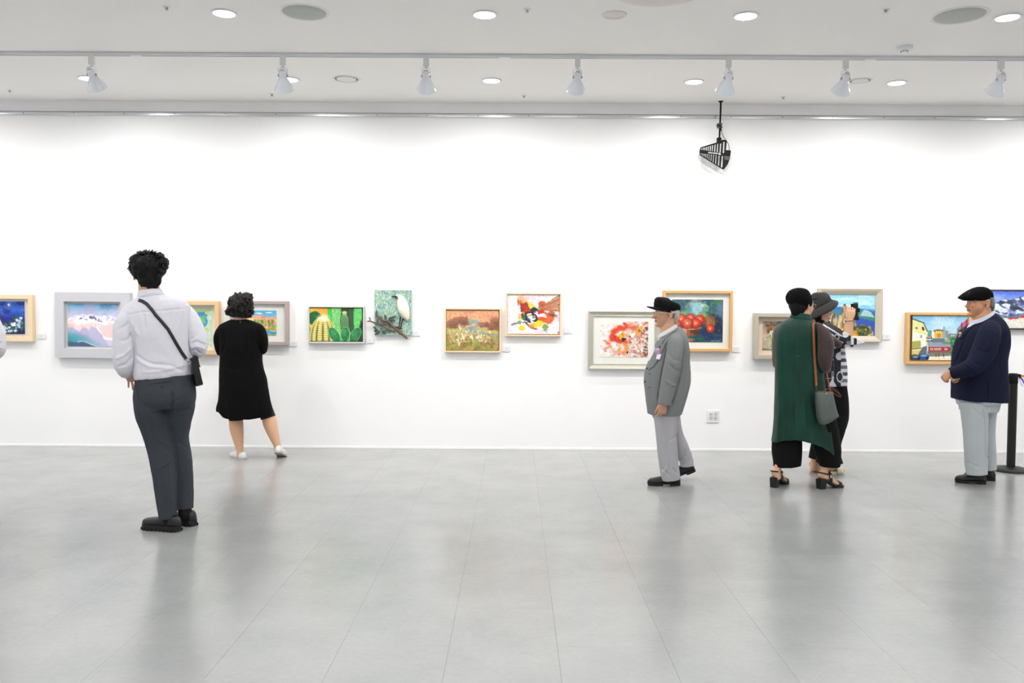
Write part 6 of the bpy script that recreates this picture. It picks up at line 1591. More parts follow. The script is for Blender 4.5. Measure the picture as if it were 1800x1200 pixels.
# wedge-shaped case seen edge-on
bb = MB(); v = []
for q in ((336, 630), (346, 628), (357.5, 676), (344, 679.5)):
    v.append(A.P(q[0], q[1], -0.07))
for q in ((336, 630), (346, 628), (357.5, 676), (344, 679.5)):
    v.append(A.P(q[0], q[1], 0.10))
bb.add(v, [(0, 1, 2, 3), (7, 6, 5, 4), (0, 4, 5, 1), (1, 5, 6, 2), (2, 6, 7, 3), (3, 7, 4, 0)])
me = bb.mesh('case'); bm = bmesh.new(); bm.from_mesh(me); bmesh.ops.bevel(bm, geom=bm.edges[:], offset=0.007, segments=3, affect='EDGES', profile=0.5); bm.to_mesh(me); bm.free()
cs = bag_part(me, 'case', M_LEATHER, bag)
fl_ = MB(); v = [A.P(x, y, d) for d in (-0.075, 0.105) for x, y in ((334.5, 629), (347.5, 626.5), (352, 645), (349.5, 645.5), (345.8, 629.6), (336, 632))]
fl_.add(v, [(0, 1, 2, 3, 4, 5), (11, 10, 9, 8, 7, 6)] + [(i, 6 + i, 6 + (i + 1) % 6, (i + 1) % 6) for i in range(6)]); bag_part(fl_.mesh('flap'), 'flap', M_LEATHER, bag, False)
rg = MB()
for c_ in ((329.5, 632.5), (332.5, 636.5)):
    c = A.P(c_[0], c_[1], -0.105); pts = [c + Vector((0.011 * math.cos(a), 0, 0.009 * math.sin(a))) for a in np.linspace(0, 2 * math.pi, 13)]; rg.tube(pts, 0.0022, 6)
bag_part(rg.mesh('strap_ring'), 'strap_ring', M_CHROME, bag)
zz = MB().tube([A.P(348, 637, -0.08), A.P(350, 642, -0.085), A.P(352, 645, -0.085)], 0.003, 8); bag_part(zz.mesh('zip_pull'), 'zip_pull', M_RUBBER, bag)
# front half of the strap, over the chest to the far side of the case
fr = [A.P(243, 527, -0.03), A.P(246, 530, 0.06), A.P(258, 548, 0.135), A.P(285, 585, 0.150), A.P(318, 615, 0.12), A.P(340, 630, 0.09)]
ribbon_pts = [Vector(q) for q in catmull(fr, 5)]
ro = ribbon([tuple(p - Vector(bag.location)) for p in ribbon_pts], (0.008, 0.0, 0.008), 0.003, 'strap_front', MATS['strap_black'], bag)
tag(bag, 'black leather crossbody bag at the right hip of the man in white', 'bag')

# ================================================================ woman in a black dress
B = Fig('woman in black knee length dress seen from behind with arms folded', 7.9, (425, 806))
dr = MB()
B.add(dr, [(422.5, 561.5, 0, 14, 12), (422.8, 566, 0, 27, 16), (423.2, 571, 0, 37, 19), (423.5, 580, 0, 41, 22), (424, 595, 0, 39, 24), (424, 612, 0, 37, 26), (424, 628, 0, 36.5, 26), (424.5, 645, 0, 38, 27), (427, 665, 0, 41, 28), (428.5, 685, 0, 43, 29), (429.5, 705, 0, 45.5, 29), (430, 722, 0, 49, 30), (430.5, 731, 0, 49.5, 30)], up=True, p=2.3, n=36, trim=(0, 3))
def hem(me):
    v = verts(me); x, y = to_px(v); w = np.clip((y - 700) / 31, 0, 1)
    dz = np.interp(x, [378, 384, 393, 412, 440, 455, 470, 482], [-9, -8, 1, 3.5, 2.5, 0.5, -1, -2.5])
    v[:, 2] -= w * dz * (B.Y / F); put(me, v)
dress, bvB = B.build(dr, 'dress', M_BLACKCLOTH, 0.0055, 2, wr=[(0.005, 11, (1, 1, 0.5), 5), (0.002, 35, (1, 1, 0.5), 6)], folds=[([(392, 578), (396, 600), (390, 622)], -0.010, 2), ([(455, 578), (452, 600), (458, 620)], -0.010, 2), ([(388, 640), (400, 648), (425, 650)], -0.004, 3), ([(400, 690), (404, 732)], 0.006, 3), ([(450, 680), (456, 730)], 0.006, 3.5), ([(424, 690), (428, 732)], -0.005, 4)], fn=hem)
B.sleeve([(398, 574, 0, 6.5, 11), (389.5, 582, 0, 9, 13), (385, 594, 0.01, 8.8, 13), (386, 608, 0.02, 8.2, 12), (389, 620, 0.05, 6.8, 10)], M_BLACKCLOTH, dress, wr=[(0.003, 16, (1, 1, 0.8), 35)], trim=(2, 0))
B.sleeve([(449, 573, 0, 6.5, 11), (457, 581, 0, 9, 13), (461.5, 594, 0.01, 9, 13), (462.5, 607, 0.02, 7.8, 12), (462, 617.5, 0.05, 6.4, 10)], M_BLACKCLOTH, dress, wr=[(0.003, 16, (1, 1, 0.8), 35)], trim=(2, 0))
B.strap(bvB, [(422.3, 562.5), (422.4, 567)], 0.45, 'zip_pull', M_CHROME, dress, 0.004)
sl = MB()
loft(sl, B.rows([(414, 700, 0, 17, 20), (414.5, 722, 0, 13, 16), (414.7, 738.5, 0, 12.4, 13)]), n=24); loft(sl, B.rows([(461, 706, 0.02, 12, 18), (467, 720, 0.02, 12, 16), (471.5, 734, 0.02, 13.2, 14)]), n=24)
B.build(sl, 'shorts', mat('black_leggings', (14, 14, 15), 0.8), 0.006, 2)
loft(B.core, B.rows([(414.5, 728, 0, 11.6, 12), (415, 742, 0, 12.2, 13), (415.6, 752, 0, 12.0, 13.5), (417.5, 764, 0, 10.6, 12), (420, 780, 0, 7.9, 9), (421.8, 792, 0, 6.0, 7.5), (422.5, 801, 0.0, 6.2, 8)]), n=20, cap1='round')
loft(B.core, B.rows([(471.5, 731, 0.02, 11, 12), (473.8, 741, 0.02, 12.4, 13), (477, 752, 0.02, 11.2, 13), (482, 767, 0.03, 8.8, 11), (486.5, 780, 0.03, 6.7, 8), (488.2, 787, 0.03, 6.0, 7.2), (488.8, 792, 0.03, 5.6, 7)]), n=20, cap1='round')
loft(B.core, B.rows([(389, 618, 0.05, 5.6, 7), (396, 621, 0.12, 5.6, 6), (412, 617, 0.19, 5.0, 5)]), n=16, cap0='round'); loft(B.core, B.rows([(460.5, 617, 0.05, 5.8, 7), (455, 620, 0.12, 5.6, 6), (440, 616, 0.2, 5.0, 5)]), n=16, cap0='round')
loft(B.headmb, B.rows([(422, 545, 0.0, 11, 12), (422, 556, -0.003, 11.2, 11.5), (422.5, 566, 0, 14, 12)]), n=20)
B.head(422.5, 537, 0.01, 0.212, T(88), T(-3), lips=(0.85, 0.5, 0.5), brow=(0.15, 0.12, 0.1))
B.hand(B.P(440, 616, 0.20), (-0.9, 0.0, 0.1), (0, 1, 0.2), (0, 0.2, 1), 0.16); B.hand(B.P(412, 617, 0.19), (0.9, 0.1, 0.0), (0, 1, 0.1), (0, 0.2, 1), 0.16)
hr = MB()
loft(hr, B.rows([(424, 514.2, 0, 7, 8), (424, 515.5, 0, 11.5, 12), (423.6, 519.5, 0, 16, 15), (423, 526, 0, 19.2, 18), (422.5, 534, -0.005, 20.6, 18), (422, 543, -0.015, 21.4, 15.5), (422, 550, -0.02, 20.2, 13), (422, 556, -0.02, 15.5, 10)]), n=32, up=True)
me = remesh(hr, 0.005, 2); wrinkle(me, 0.026, 30, (1, 1, 0.9), 5, 2); wrinkle(me, 0.016, 62, (1, 1, 0.8), 6, 2)
def curl(rr):
    a = rr.uniform(-0.25, math.pi + 0.25); x = 422 + 20.0 * math.cos(a); y = 545 + (9.0 * math.sin(a) if math.sin(a) > 0 else 14 * math.sin(a)); p = B.P(x, y, rr.uniform(-0.08, 0.02))
    sx = math.cos(a); q = [p]
    for k in range(4): q.append(q[-1] + Vector((sx * rr.uniform(0.003, 0.011) + 0.005 * math.sin(k * 2 + a * 9), rr.uniform(-.009, .002), -rr.uniform(0.002, 0.009))))
    return q
def crown_curl(rr):
    a = rr.uniform(0, 2 * math.pi); r_ = rr.uniform(0, 1) ** 0.5; x = 422.5 + 19 * r_ * math.cos(a); y = 534 + 19 * r_ * math.sin(a)
    h = bvHairB.ray_cast(CAMP, ray(x, y).normalized())[0]
    if h is None: h = B.P(x, y, -0.08)
    q = [h + Vector((0, 0.004, 0))]; w = rr.uniform(-1, 1)
    for k in range(5): q.append(q[-1] + Vector((0.006 * math.sin(k * 1.6 + w * 3) + (x - 422) * 0.00008, -0.004 if k < 2 else 0.002, -rr.uniform(0.005, 0.010))))
    return q
bvHairB = BVHTree.FromPolygons([tuple(v.co) for v in me.vertices], [tuple(p.vertices) for p in me.polygons])
me = combine([me, tufts(B, 320, curl, 0.0055, 9), tufts(B, 420, crown_curl, 0.0065, 10)], 'hair'); B.part(me, 'hair', M_HAIR_BR)
hts = [(0, 0.03), (0.03, 0.052), (0.08, 0.060), (0.2, 0.052), (0.35, 0.046), (0.55, 0.052), (0.75, 0.044), (0.92, 0.032), (1, 0.012)]
dress_shoe(B, WZ(430.5, 808, 0), WZ(408, 801, 0), M_WHITELEATHER, mat('pale_sole', (190, 184, 176), 0.7), heights=hts, chunky=True, sole=0.012, heel_h=0.012, laces=False)
dress_shoe(B, WZ(486.5, 808, 0), WZ(499, 800, 0), M_WHITELEATHER, MATS['pale_sole'], heights=hts, chunky=True, sole=0.012, heel_h=0.012, laces=False, lift=0.38)
B.finish_body(SK_WOMAN)
# ================================================================ old man in a grey suit
M_GREYSUIT = mat('grey_herringbone', (128, 130, 130), 0.85, spec=0.2, noise=(420, 0.16), bump=(600, 0.25, 0.001))
M_GREYTR = mat('light_grey_trousers', (176, 174, 178), 0.85, spec=0.2, noise=(300, 0.05))
M_CAPBLK = mat('black_felt', (17, 19, 21), 0.9, spec=0.2, noise=(200, 0.15))
M_PALESHIRT = mat('pale_shirt', (216, 216, 214), 0.75)
C = Fig('old man in grey jacket and black sailor cap walking to the left', 6.86, (1170, 852))
jk = MB()
C.add(jk, [(1178, 581, 0, 16.5, 19, 0.50), (1179, 585, 0, 20.5, 25, 0.42), (1180.5, 591, 0, 24.5, 33, 0.28), (1181, 601, 0, 27.5, 37, 0.1), (1180, 617, 0, 31.2, 37, 0), (1176.5, 632, 0, 35, 37), (1173.5, 650, 0, 39, 38), (1172.5, 668, 0, 40.6, 39), (1171.5, 684, 0, 38, 40), (1170, 700, 0, 35, 41), (1169, 714, 0, 32, 40), (1168, 727, 0, 29, 39)], up=True, p=2.4, n=40, trim=(1, 2))
def sharp(me):
    v = verts(me); x, y = to_px(v)
jacket, bvC = C.build(jk, 'jacket', M_GREYSUIT, 0.0055, 2, wr=[(0.004, 11, (1, 1, 0.7), 4), (0.0012, 40, (1, 1, 0.7), 5)], folds=[([(1172, 606), (1169, 630), (1163, 660), (1158, 690), (1156, 706)], -0.012, 1.8), ([(1200, 606), (1201, 625), (1198, 650), (1190, 680), (1181, 712)], -0.012, 1.8), ([(1206, 620), (1203, 660), (1196, 720)], -0.004, 2), ([(1176, 640), (1186, 650), (1194, 652)], -0.004, 2.2), ([(1170, 668), (1180, 676), (1188, 678)], 0.004, 2.2), ([(1158, 650), (1156, 680), (1158, 705)], -0.003, 1.6)])
C.sleeve([(1187, 594, -0.13, 11, 12), (1187, 604, -0.185, 14, 16), (1186.5, 618, -0.215, 14.6, 17), (1182.5, 640, -0.235, 14.8, 17), (1178.5, 660, -0.235, 14.6, 17), (1174.5, 680, -0.235, 14.2, 16), (1170.5, 698, -0.235, 12.8, 15), (1168, 711, -0.235, 11.6, 14)], M_GREYSUIT, jacket, wr=[(0.004, 12, (1, 1, 0.7), 36), (0.0012, 40, (1, 1, 0.7), 37)], folds=[([(1176, 640), (1186, 650), (1194, 652)], -0.006, 2.2), ([(1170, 668), (1180, 676), (1188, 678)], 0.006, 2.2), ([(1174, 620), (1184, 632), (1196, 634)], -0.004, 2.2)], trim=(1, 0))
C.sleeve([(1186, 596, 0.12, 12, 14), (1185, 606, 0.16, 15, 16), (1183, 630, 0.19, 14, 17), (1178, 660, 0.2, 13, 16), (1172, 690, 0.19, 12, 14), (1169, 704, 0.18, 10, 12)], M_GREYSUIT, jacket, wr=[(0.004, 12, (1, 1, 0.7), 36), (0.0012, 40, (1, 1, 0.7), 37)], folds=[([(1176, 640), (1186, 650), (1194, 652)], -0.006, 2.2), ([(1170, 668), (1180, 676), (1188, 678)], 0.006, 2.2), ([(1174, 620), (1184, 632), (1196, 634)], -0.004, 2.2)], trim=(1, 0))
# shirt front, collar and lapels
ps = MB()
loft(ps, C.rows([(1174.5, 579, 0, 15.5, 15, 0.52), (1171.5, 588, 0, 15.0, 16, 0.45), (1167, 599, 0, 12.8, 17, 0.3), (1161, 613, 0, 12, 16, 0.1), (1153.5, 630, 0, 12, 15), (1148, 648, 0, 11, 12)]), n=30, up=True)
pshirt, bvPS = C.build(ps, 'shirt', M_PALESHIRT, 0.006, 2)
cl = MB(); loft(cl, C.rows([(1174.8, 576.0, 0, 16.0, 16.5, 0.54), (1174.2, 579.5, 0, 18.0, 18, 0.54), (1173.2, 584.5, 0, 20.5, 20, 0.54)]), n=30, up=True)
C.build(cl, 'collar', M_PALESHIRT, 0.004, 2, parent=pshirt)
C.patch(bvC, [(1188, 572), (1181, 578), (1172, 588), (1165, 600), (1158, 612), (1151.5, 628), (1144, 642), (1140, 650), (1148, 645), (1156, 634), (1164, 618), (1169, 606), (1177, 594), (1186, 583), (1192, 576)], 'lapel', M_GREYSUIT, jacket, 0.006, 0.002)
C.strap(bvC, [(1163, 604), (1168, 597), (1176, 589), (1184, 583)], 0.55, 'lapel_notch', mat('suit_seam', (78, 80, 82), 0.9), jacket, 0.009)
for x, y in ((1137.4, 647), (1134, 670.5)): C.blob(x, y, -0.05, (1.3, 1.3), 'button', M_RUBBER, jacket)
for q in (((1140, 656.5), (1144.5, 656.5)), ((1138.5, 680.5), (1143, 680.5))): C.strap(bvC, q, 0.4, 'buttonhole', M_RUBBER, jacket, 0.002)
for x, y in ((1184.2, 699.5), (1183, 703), (1181.6, 706.5)): C.blob(x, y, -0.300, (1.0, 1.0), 'cuff_button', M_RUBBER, jacket)
# corsage: pink rose, leaves, name ribbon
kx, ky = 1156.5, 617; kd = (C.hit(bvC, kx, ky, 0) - CAMP).y - C.Y
cor = C.blob(kx, ky, kd - 0.012, (4.2, 5.0), 'corsage', mat('rose_pink', (216, 170, 206), 0.6), None, depth=4)
rr = random.Random(3)
for k in range(9):
    a = k * 0.7; C.blob(kx + 3.0 * math.cos(a), ky + 3.4 * math.sin(a), kd - 0.024 - 0.004 * (k % 3), (2.0, 2.4), 'petal', mat('petal_pink', (226, 184, 216), 0.6) if k % 2 else MATS['rose_pink'], cor, depth=1.0)
for x, y in ((1161.5, 611), (1163, 614.5), (1159.5, 609.5), (1162.5, 618)): C.blob(x, y, kd - 0.016, (1.4, 3.0), 'leaf', mat('corsage_leaf', (72, 96, 74), 0.6), cor, depth=1.0)
C.patch(bvC, [(1155, 622), (1163, 622), (1160, 632), (1152.5, 631)], 'name_ribbon', mat('ribbon_lilac', (232, 224, 240), 0.5), cor, 0.012, 0.004)
C.patch(bvC, [(1153, 619), (1160, 620), (1157, 626), (1151.5, 629)], 'purple_ribbon', mat('corsage_purple', (120, 84, 160), 0.5), cor, 0.008, 0.003)
tr = MB()
C.add(tr, [(1170, 706, 0, 28, 36), (1170, 722, 0, 25, 36), (1170.5, 734, 0, 22, 34)], p=2.3, n=30, trim=(0, 1))
C.add(tr, [(1169.5, 722, -0.07, 22.5, 22), (1170, 742, -0.07, 19.6, 21), (1172, 768, -0.06, 18.6, 19), (1174, 796, -0.05, 18.2, 18), (1177, 822, -0.04, 17.2, 17), (1178.8, 841, -0.03, 17.0, 17)], p=2.3, body=0.72)
C.add(tr, [(1175, 722, 0.08, 19, 22), (1179, 748, 0.10, 18, 20), (1186, 768, 0.12, 16.5, 18), (1196, 786, 0.13, 14.5, 16), (1203, 801, 0.14, 13, 14), (1206.5, 812, 0.14, 12, 13), (1207.5, 819, 0.14, 11.5, 13)], p=2.3, body=0.72)
ct, bvCT = C.build(tr, 'trousers', M_GREYTR, 0.0055, 2, wr=[(0.004, 12, (1, 1, 0.6), 12)], folds=[([(1189, 760), (1191, 800), (1193, 828)], -0.010, 1.8), ([(1176, 775), (1184, 770), (1190, 764)], -0.005, 2), ([(1163, 822), (1170, 830), (1178, 836)], -0.007, 1.8), ([(1176, 800), (1174, 820), (1165, 832)], 0.005, 2), ([(1180, 822), (1188, 830), (1194, 832)], -0.006, 2), ([(1204, 788), (1202, 800), (1194, 812)], -0.007, 2), ([(1212, 806), (1205, 815), (1198, 818)], -0.006, 1.8), ([(1170, 730), (1171, 780), (1176, 815)], 0.003, 1.4)])
# head and cap
loft(C.headmb, C.rows([(1178, 558, 0, 10.5, 13), (1176.5, 568, 0, 11, 13), (1175, 576, 0, 13, 14), (1175, 586, 0, 15, 15)]), n=24)
C.head(1168.6, 551, 0, 0.217, T(180), T(-2), lips=(0.82, 0.62, 0.6), brow=(0.75, 0.95, 1.1), jaw=1.05, nose=1.07)
gl = MB()
def HL(M, p): return M @ Vector(p)
M_ = C.heads[0][0]
for sg in (-1, 1):
    pts = [HL(M_, (0.395 - 0.03 * abs(math.cos(a)), sg * 0.15 + 0.115 * math.cos(a), 0.0 + 0.085 * math.sin(a))) for a in np.linspace(0, 2 * math.pi, 25)]
    gl.tube(pts, 0.0028, 6); gl.tube([HL(M_, (0.385, sg * 0.262, 0.035)), HL(M_, (0.30, sg * 0.325, 0.035)), HL(M_, (0.05, sg * 0.338, 0.03)), HL(M_, (-0.12, sg * 0.335, 0.02))], 0.0030, 6)
gl.tube([HL(M_, (0.40, -0.04, 0.02)), HL(M_, (0.42, 0, 0.035)), HL(M_, (0.40, 0.04, 0.02))], 0.0018, 6)
go = C.part(gl.mesh('eyeglasses'), 'eyeglasses', mat('beige_glasses', (206, 190, 160), 0.3))
for sg in (-1, 1):
    ln = MB(); v = [HL(M_, (0.385, sg * 0.15 + 0.105 * math.cos(a), 0.078 * math.sin(a))) for a in np.linspace(0, 2 * math.pi, 24, endpoint=False)]; v2 = [p + (M_.to_3x3() @ Vector((-0.01, 0, 0))) for p in v]
    ln.add(v + v2, [tuple(range(24)), tuple(range(47, 23, -1))] + [(i, (i + 1) % 24, 24 + (i + 1) % 24, 24 + i) for i in range(24)]); C.part(ln.mesh('lens'), 'lens', glass_mat(), go)
hr = MB(); loft(hr, C.rows([(1186, 545, 0, 8, 15), (1187, 552, 0, 7.0, 15.5), (1187, 559, 0, 6.2, 14.5), (1186.5, 565, 0, 4.8, 12), (1187, 570, 0, 2.4, 9)]), n=26, up=True); hr.ell(C.P(1184, 549, -0.070), (0.020, 0.012, 0.012)); hr.ell(C.P(1184, 549, 0.070), (0.020, 0.012, 0.012)); hr.ell(C.P(1170, 552, -0.067), (0.008, 0.006, 0.018)); hr.ell(C.P(1170, 552, 0.067), (0.008, 0.006, 0.018))
me = remesh(hr, 0.004, 2); wrinkle(me, 0.004, 60, (1, 1, 0.3), 3, 2); C.part(me, 'hair', M_HAIR_GR)
cp = MB(); loft(cp, C.rows([(1169.3, 548, 0, 20.6, 17.8), (1170.2, 544.5, 0, 21.4, 18.4), (1171.6, 540, 0, 23.2, 20), (1173.2, 535.5, 0, 24.0, 21), (1174.8, 531, 0, 22.6, 20), (1175.8, 528, 0, 18, 16), (1176.4, 526.6, 0, 9.5, 9.5)]), n=34)
cp.ell(C.P(1158, 528, 0), (0.036, 0.075, 0.030)); cp.ell(C.P(1167, 527, 0), (0.05, 0.07, 0.022))
cap, bvCap = C.build(cp, 'cap', M_CAPBLK, 0.005, 3, wr=(0.003, 30, (1, 1, 1), 7), folds=[([(1153, 536), (1165, 541), (1188, 548)], -0.004, 1.2)])
pk = MB(); loft(pk, C.rows([(1164, 545.5, 0, 3.2, 17.5), (1156, 543.2, 0, 3.0, 18), (1148, 541.2, 0, 2.3, 15.5), (1141, 539.8, 0, 1.5, 9.5), (1137.3, 538.9, 0, 0.9, 3)]), n=24, cap1='round'); C.part(pk.mesh('peak'), 'peak', M_CAPBLK, cap)
C.blob(1176, 526.6, 0, (2.0, 1.2), 'cap_button', M_CAPBLK, cap)
C.hand(C.P(1166.5, 708, -0.235), (-0.10, 0.15, -0.9), (0.30, -0.9, -0.1), (-1, 0.1, 0), 0.160, (0.50, 0.6, 0.7, 0.75), 0.07, 0.4, 0.5)
C.hand(C.P(1167, 704, 0.18), (-0.15, -0.05, -0.9), (-0.25, 0.9, 0.0), (-1, 0, 0), 0.165, (0.5, 0.55, 0.6, 0.6))
dress_shoe(C, WZ(1195.5, 852.5, 0), WZ(1138, 852.5, 0), M_LEATHER, M_RUBBER, sole=0.008, heel_h=0.022)
dress_shoe(C, WZ(1225, 842.5, 0), WZ(1168, 843, 0), M_LEATHER, M_RUBBER, sole=0.008, heel_h=0.022, lift=0.36)
C.finish_body(SK_OLD)

# ================================================================ man in a navy jacket
M_NAVY = mat('navy_linen', (21, 25, 48), 0.85, spec=0.2, noise=(260, 0.15), bump=(500, 0.2, 0.001))
M_PALEGREY = mat('pale_grey_chinos', (184, 190, 192), 0.85, spec=0.2, noise=(200, 0.04))
M_DOTS = mat('dotted_shirt', (206, 212, 226), 0.75, noise=(420, 0.3))
D = Fig('man in navy jacket and black flat cap with hands clasped in front', 6.95, (1716, 848))
jk = MB()
D.add(jk, [(1727.5, 559, 0, 20.5, 19, 0.50), (1728, 563, 0, 25, 25, 0.42), (1729.5, 570, 0, 30.5, 34, 0.25), (1730, 580, 0, 35, 41, 0.08), (1728.5, 593, 0, 39.5, 41, 0), (1725, 610, 0, 42.5, 41), (1721.5, 632, 0, 42, 42), (1721, 655, 0, 42, 45), (1721.8, 680, 0, 42.2, 44), (1722, 696, 0, 42.6, 44), (1722, 703.5, 0, 42.4, 44, -0.05)], up=True, p=2.5, n=40, trim=(1, 2))
jacket, bvD = D.build(jk, 'jacket', M_NAVY, 0.0055, 2, wr=[(0.0045, 12, (1, 1, 0.8), 14), (0.0015, 40, (1, 1, 0.8), 15)], folds=[([(1735, 583), (1742, 600), (1739, 622), (1728, 642), (1712, 658), (1690, 662)], -0.012, 1.8), ([(1700, 585), (1692, 605), (1684, 625), (1676, 642)], -0.012, 1.6), ([(1706, 630), (1716, 640), (1724, 640)], -0.006, 2), ([(1700, 640), (1710, 648), (1716, 654)], 0.005, 2), ([(1736, 668), (1737, 690), (1738, 704)], -0.006, 1.2), ([(1757, 590), (1756, 640), (1760, 690)], -0.003, 2), ([(1690, 610), (1700, 622), (1708, 640)], 0.004, 2.5)])
D.sleeve([(1741, 574, -0.13, 14, 15), (1739, 586, -0.21, 19, 18), (1735, 602, -0.24, 19.5, 20), (1727, 622, -0.25, 18.8, 19), (1717, 638, -0.255, 17.0, 18), (1706, 646, -0.25, 14.8, 17), (1692, 651, -0.19, 12.4, 15), (1680, 654, -0.15, 10.8, 13), (1673.5, 655.5, -0.13, 10.2, 12)], M_NAVY, jacket, wr=[(0.0045, 12, (1, 1, 0.8), 38), (0.0015, 40, (1, 1, 0.8), 39)], folds=[([(1706, 630), (1716, 640), (1724, 640)], -0.008, 2), ([(1700, 640), (1710, 648), (1716, 654)], 0.006, 2), ([(1690, 640), (1700, 646), (1704, 656)], -0.006, 2), ([(1720, 612), (1730, 620), (1740, 616)], -0.005, 2.4)], trim=(1, 0))
D.sleeve([(1738, 578, 0.13, 14, 15), (1734, 592, 0.18, 18, 18), (1722, 620, 0.21, 17, 18), (1706, 642, 0.18, 14, 15), (1684, 652, 0.08, 11, 12), (1676, 654, 0.04, 10, 11)], M_NAVY, jacket, wr=[(0.0045, 12, (1, 1, 0.8), 38), (0.0015, 40, (1, 1, 0.8), 39)], folds=[([(1706, 630), (1716, 640), (1724, 640)], -0.008, 2), ([(1700, 640), (1710, 648), (1716, 654)], 0.006, 2), ([(1690, 640), (1700, 646), (1704, 656)], -0.006, 2), ([(1720, 612), (1730, 620), (1740, 616)], -0.005, 2.4)], trim=(1, 0))
D.patch(bvD, [(1693.5, 656.5), (1716, 654.5), (1714.5, 661), (1693, 660.5)], 'pocket_flap', M_NAVY, jacket, 0.005)
D.strap(bvD, [(1690, 660.8), (1715, 661.2)], 0.4, 'pocket_seam', mat('navy_shadow', (14, 16, 30), 0.9), jacket, 0.002)
D.strap(bvD, [(1737, 670), (1737.8, 705)], 0.45, 'side_vent', MATS['navy_shadow'], jacket, 0.002)
D.patch(bvD, [(1741, 549), (1729, 553), (1717, 560), (1705, 570), (1697, 580), (1688, 598), (1694, 592), (1704, 579), (1716, 568), (1729, 560), (1743, 556)], 'lapel', M_NAVY, jacket, 0.005, 0.002)
ps = MB(); loft(ps, D.rows([(1726.5, 553.8, 0, 19.8, 16.5, 0.50), (1726.5, 557, 0, 21.0, 17.5, 0.50), (1725.8, 561, 0, 22.5, 19, 0.48), (1718, 570, 0, 16, 17, 0.3), (1708, 584, 0, 14, 15, 0.1), (1700, 600, 0, 12, 14)]), n=28, up=True)
psh, _ = D.build(ps, 'shirt', M_DOTS, 0.005, 2)
ht_ = MB(); loft(ht_, D.rows([(1723, 694, 0, 40.5, 42), (1724, 707.5, 0, 38, 40)]), n=30); 
sht = D.part(ht_.mesh('shirt_tail'), 'shirt_tail', M_DOTS, psh)
kd = (D.hit(bvD, 1689, 587, 0)).y - D.Y
cor = D.blob(1688, 586, kd - 0.02, (2.8, 3.4), 'corsage', mat('corsage_cream', (206, 176, 160), 0.6), None, depth=3)
for k, (x, y) in enumerate(((1692, 579), (1690, 577.5), (1693.5, 582), (1686, 581), (1686, 591), (1689, 590))): D.blob(x, y, kd - 0.02, (1.6, 2.4), 'leaf' if k < 4 else 'petal', mat('corsage_olive', (92, 98, 60), 0.6) if k < 4 else mat('petal_rose', (196, 140, 140), 0.6), cor, depth=1.4)
tr = MB()
D.add(tr, [(1722, 690, 0, 34, 38), (1721, 706, 0, 31.5, 37), (1720.5, 722, 0, 28, 34)], p=2.3, n=30, trim=(0, 1))
D.add(tr, [(1712.5, 706, -0.07, 23.5, 22), (1713, 730, -0.07, 20.6, 21), (1714.4, 757, -0.07, 19.5, 20), (1715.2, 785, -0.07, 19, 19), (1716, 810, -0.06, 18.2, 18), (1717.6, 833, -0.06, 16.2, 17)], p=2.3, body=0.72)
D.add(tr, [(1732, 706, 0.08, 20, 22), (1733, 730, 0.09, 14.5, 20), (1733.5, 757, 0.10, 12.8, 18), (1734.5, 785, 0.10, 12.8, 17), (1736.5, 808, 0.10, 12.4, 16), (1738, 825, 0.10, 11.6, 15)], p=2.3, body=0.72)
D.build(tr, 'trousers', M_PALEGREY, 0.0055, 2, wr=[(0.004, 12, (1, 1, 0.6), 15)], folds=[([(1729, 718), (1732, 740), (1733, 780), (1733, 826)], -0.010, 1.6), ([(1700, 812), (1712, 818), (1722, 820)], -0.004, 2), ([(1710, 716), (1722, 730), (1730, 735)], -0.005, 2), ([(1745, 795), (1738, 802), (1734, 806)], -0.005, 1.6), ([(1712, 730), (1711, 780), (1714, 828)], 0.003, 1.4)])
loft(D.headmb, D.rows([(1729, 540, 0, 11.5, 13), (1728, 550, 0, 13, 14), (1726.5, 558, 0, 15.5, 15), (1727, 566, 0, 17, 15)]), n=24)
D.head(1719.6, 532.5, 0, 0.230, T(178), T(2), lips=(0.82, 0.58, 0.6), brow=(0.5, 0.6, 0.7), moustache=(0.74, 0.95, 1.15), jaw=1.1, nose=0.97)
hr = MB(); loft(hr, D.rows([(1735.5, 523, 0, 9.5, 15), (1736, 530, 0, 9.8, 15.5), (1737.5, 537, 0, 8.0, 14.5), (1740, 543, 0, 4.6, 11.5), (1741.5, 547, 0, 2.4, 8)]), n=26, up=True); hr.ell(D.P(1715, 529, -0.068), (0.010, 0.003, 0.012)); hr.ell(D.P(1715, 529, 0.068), (0.010, 0.003, 0.012))
me = remesh(hr, 0.004, 2); wrinkle(me, 0.004, 60, (1, 1, 0.3), 3, 2); D.part(me, 'hair', M_HAIR_SALT)
cp = MB(); loft(cp, D.rows([(1719, 528.6, 0, 24.5, 16.5), (1717, 526.5, 0, 27, 17.5), (1714.8, 523.4, 0, 30.4, 18), (1717, 519, 0, 28, 18.5), (1719.5, 514, 0, 23.5, 18.5), (1721.8, 509, 0, 17, 16), (1723, 505.6, 0, 10.5, 12), (1723.4, 503.8, 0, 5, 6)]), n=40, up=True)
cap, bvcap = D.build(cp, 'flat_cap', mat('black_wool_cap', (13, 12, 12), 0.95, spec=0.15), 0.0045, 3)
D.strap(bvcap, [(1700, 519), (1703, 515), (1705, 512.5)], 0.35, 'embroidery', mat('grey_thread', (58, 58, 58), 0.8), cap, 0.0012)
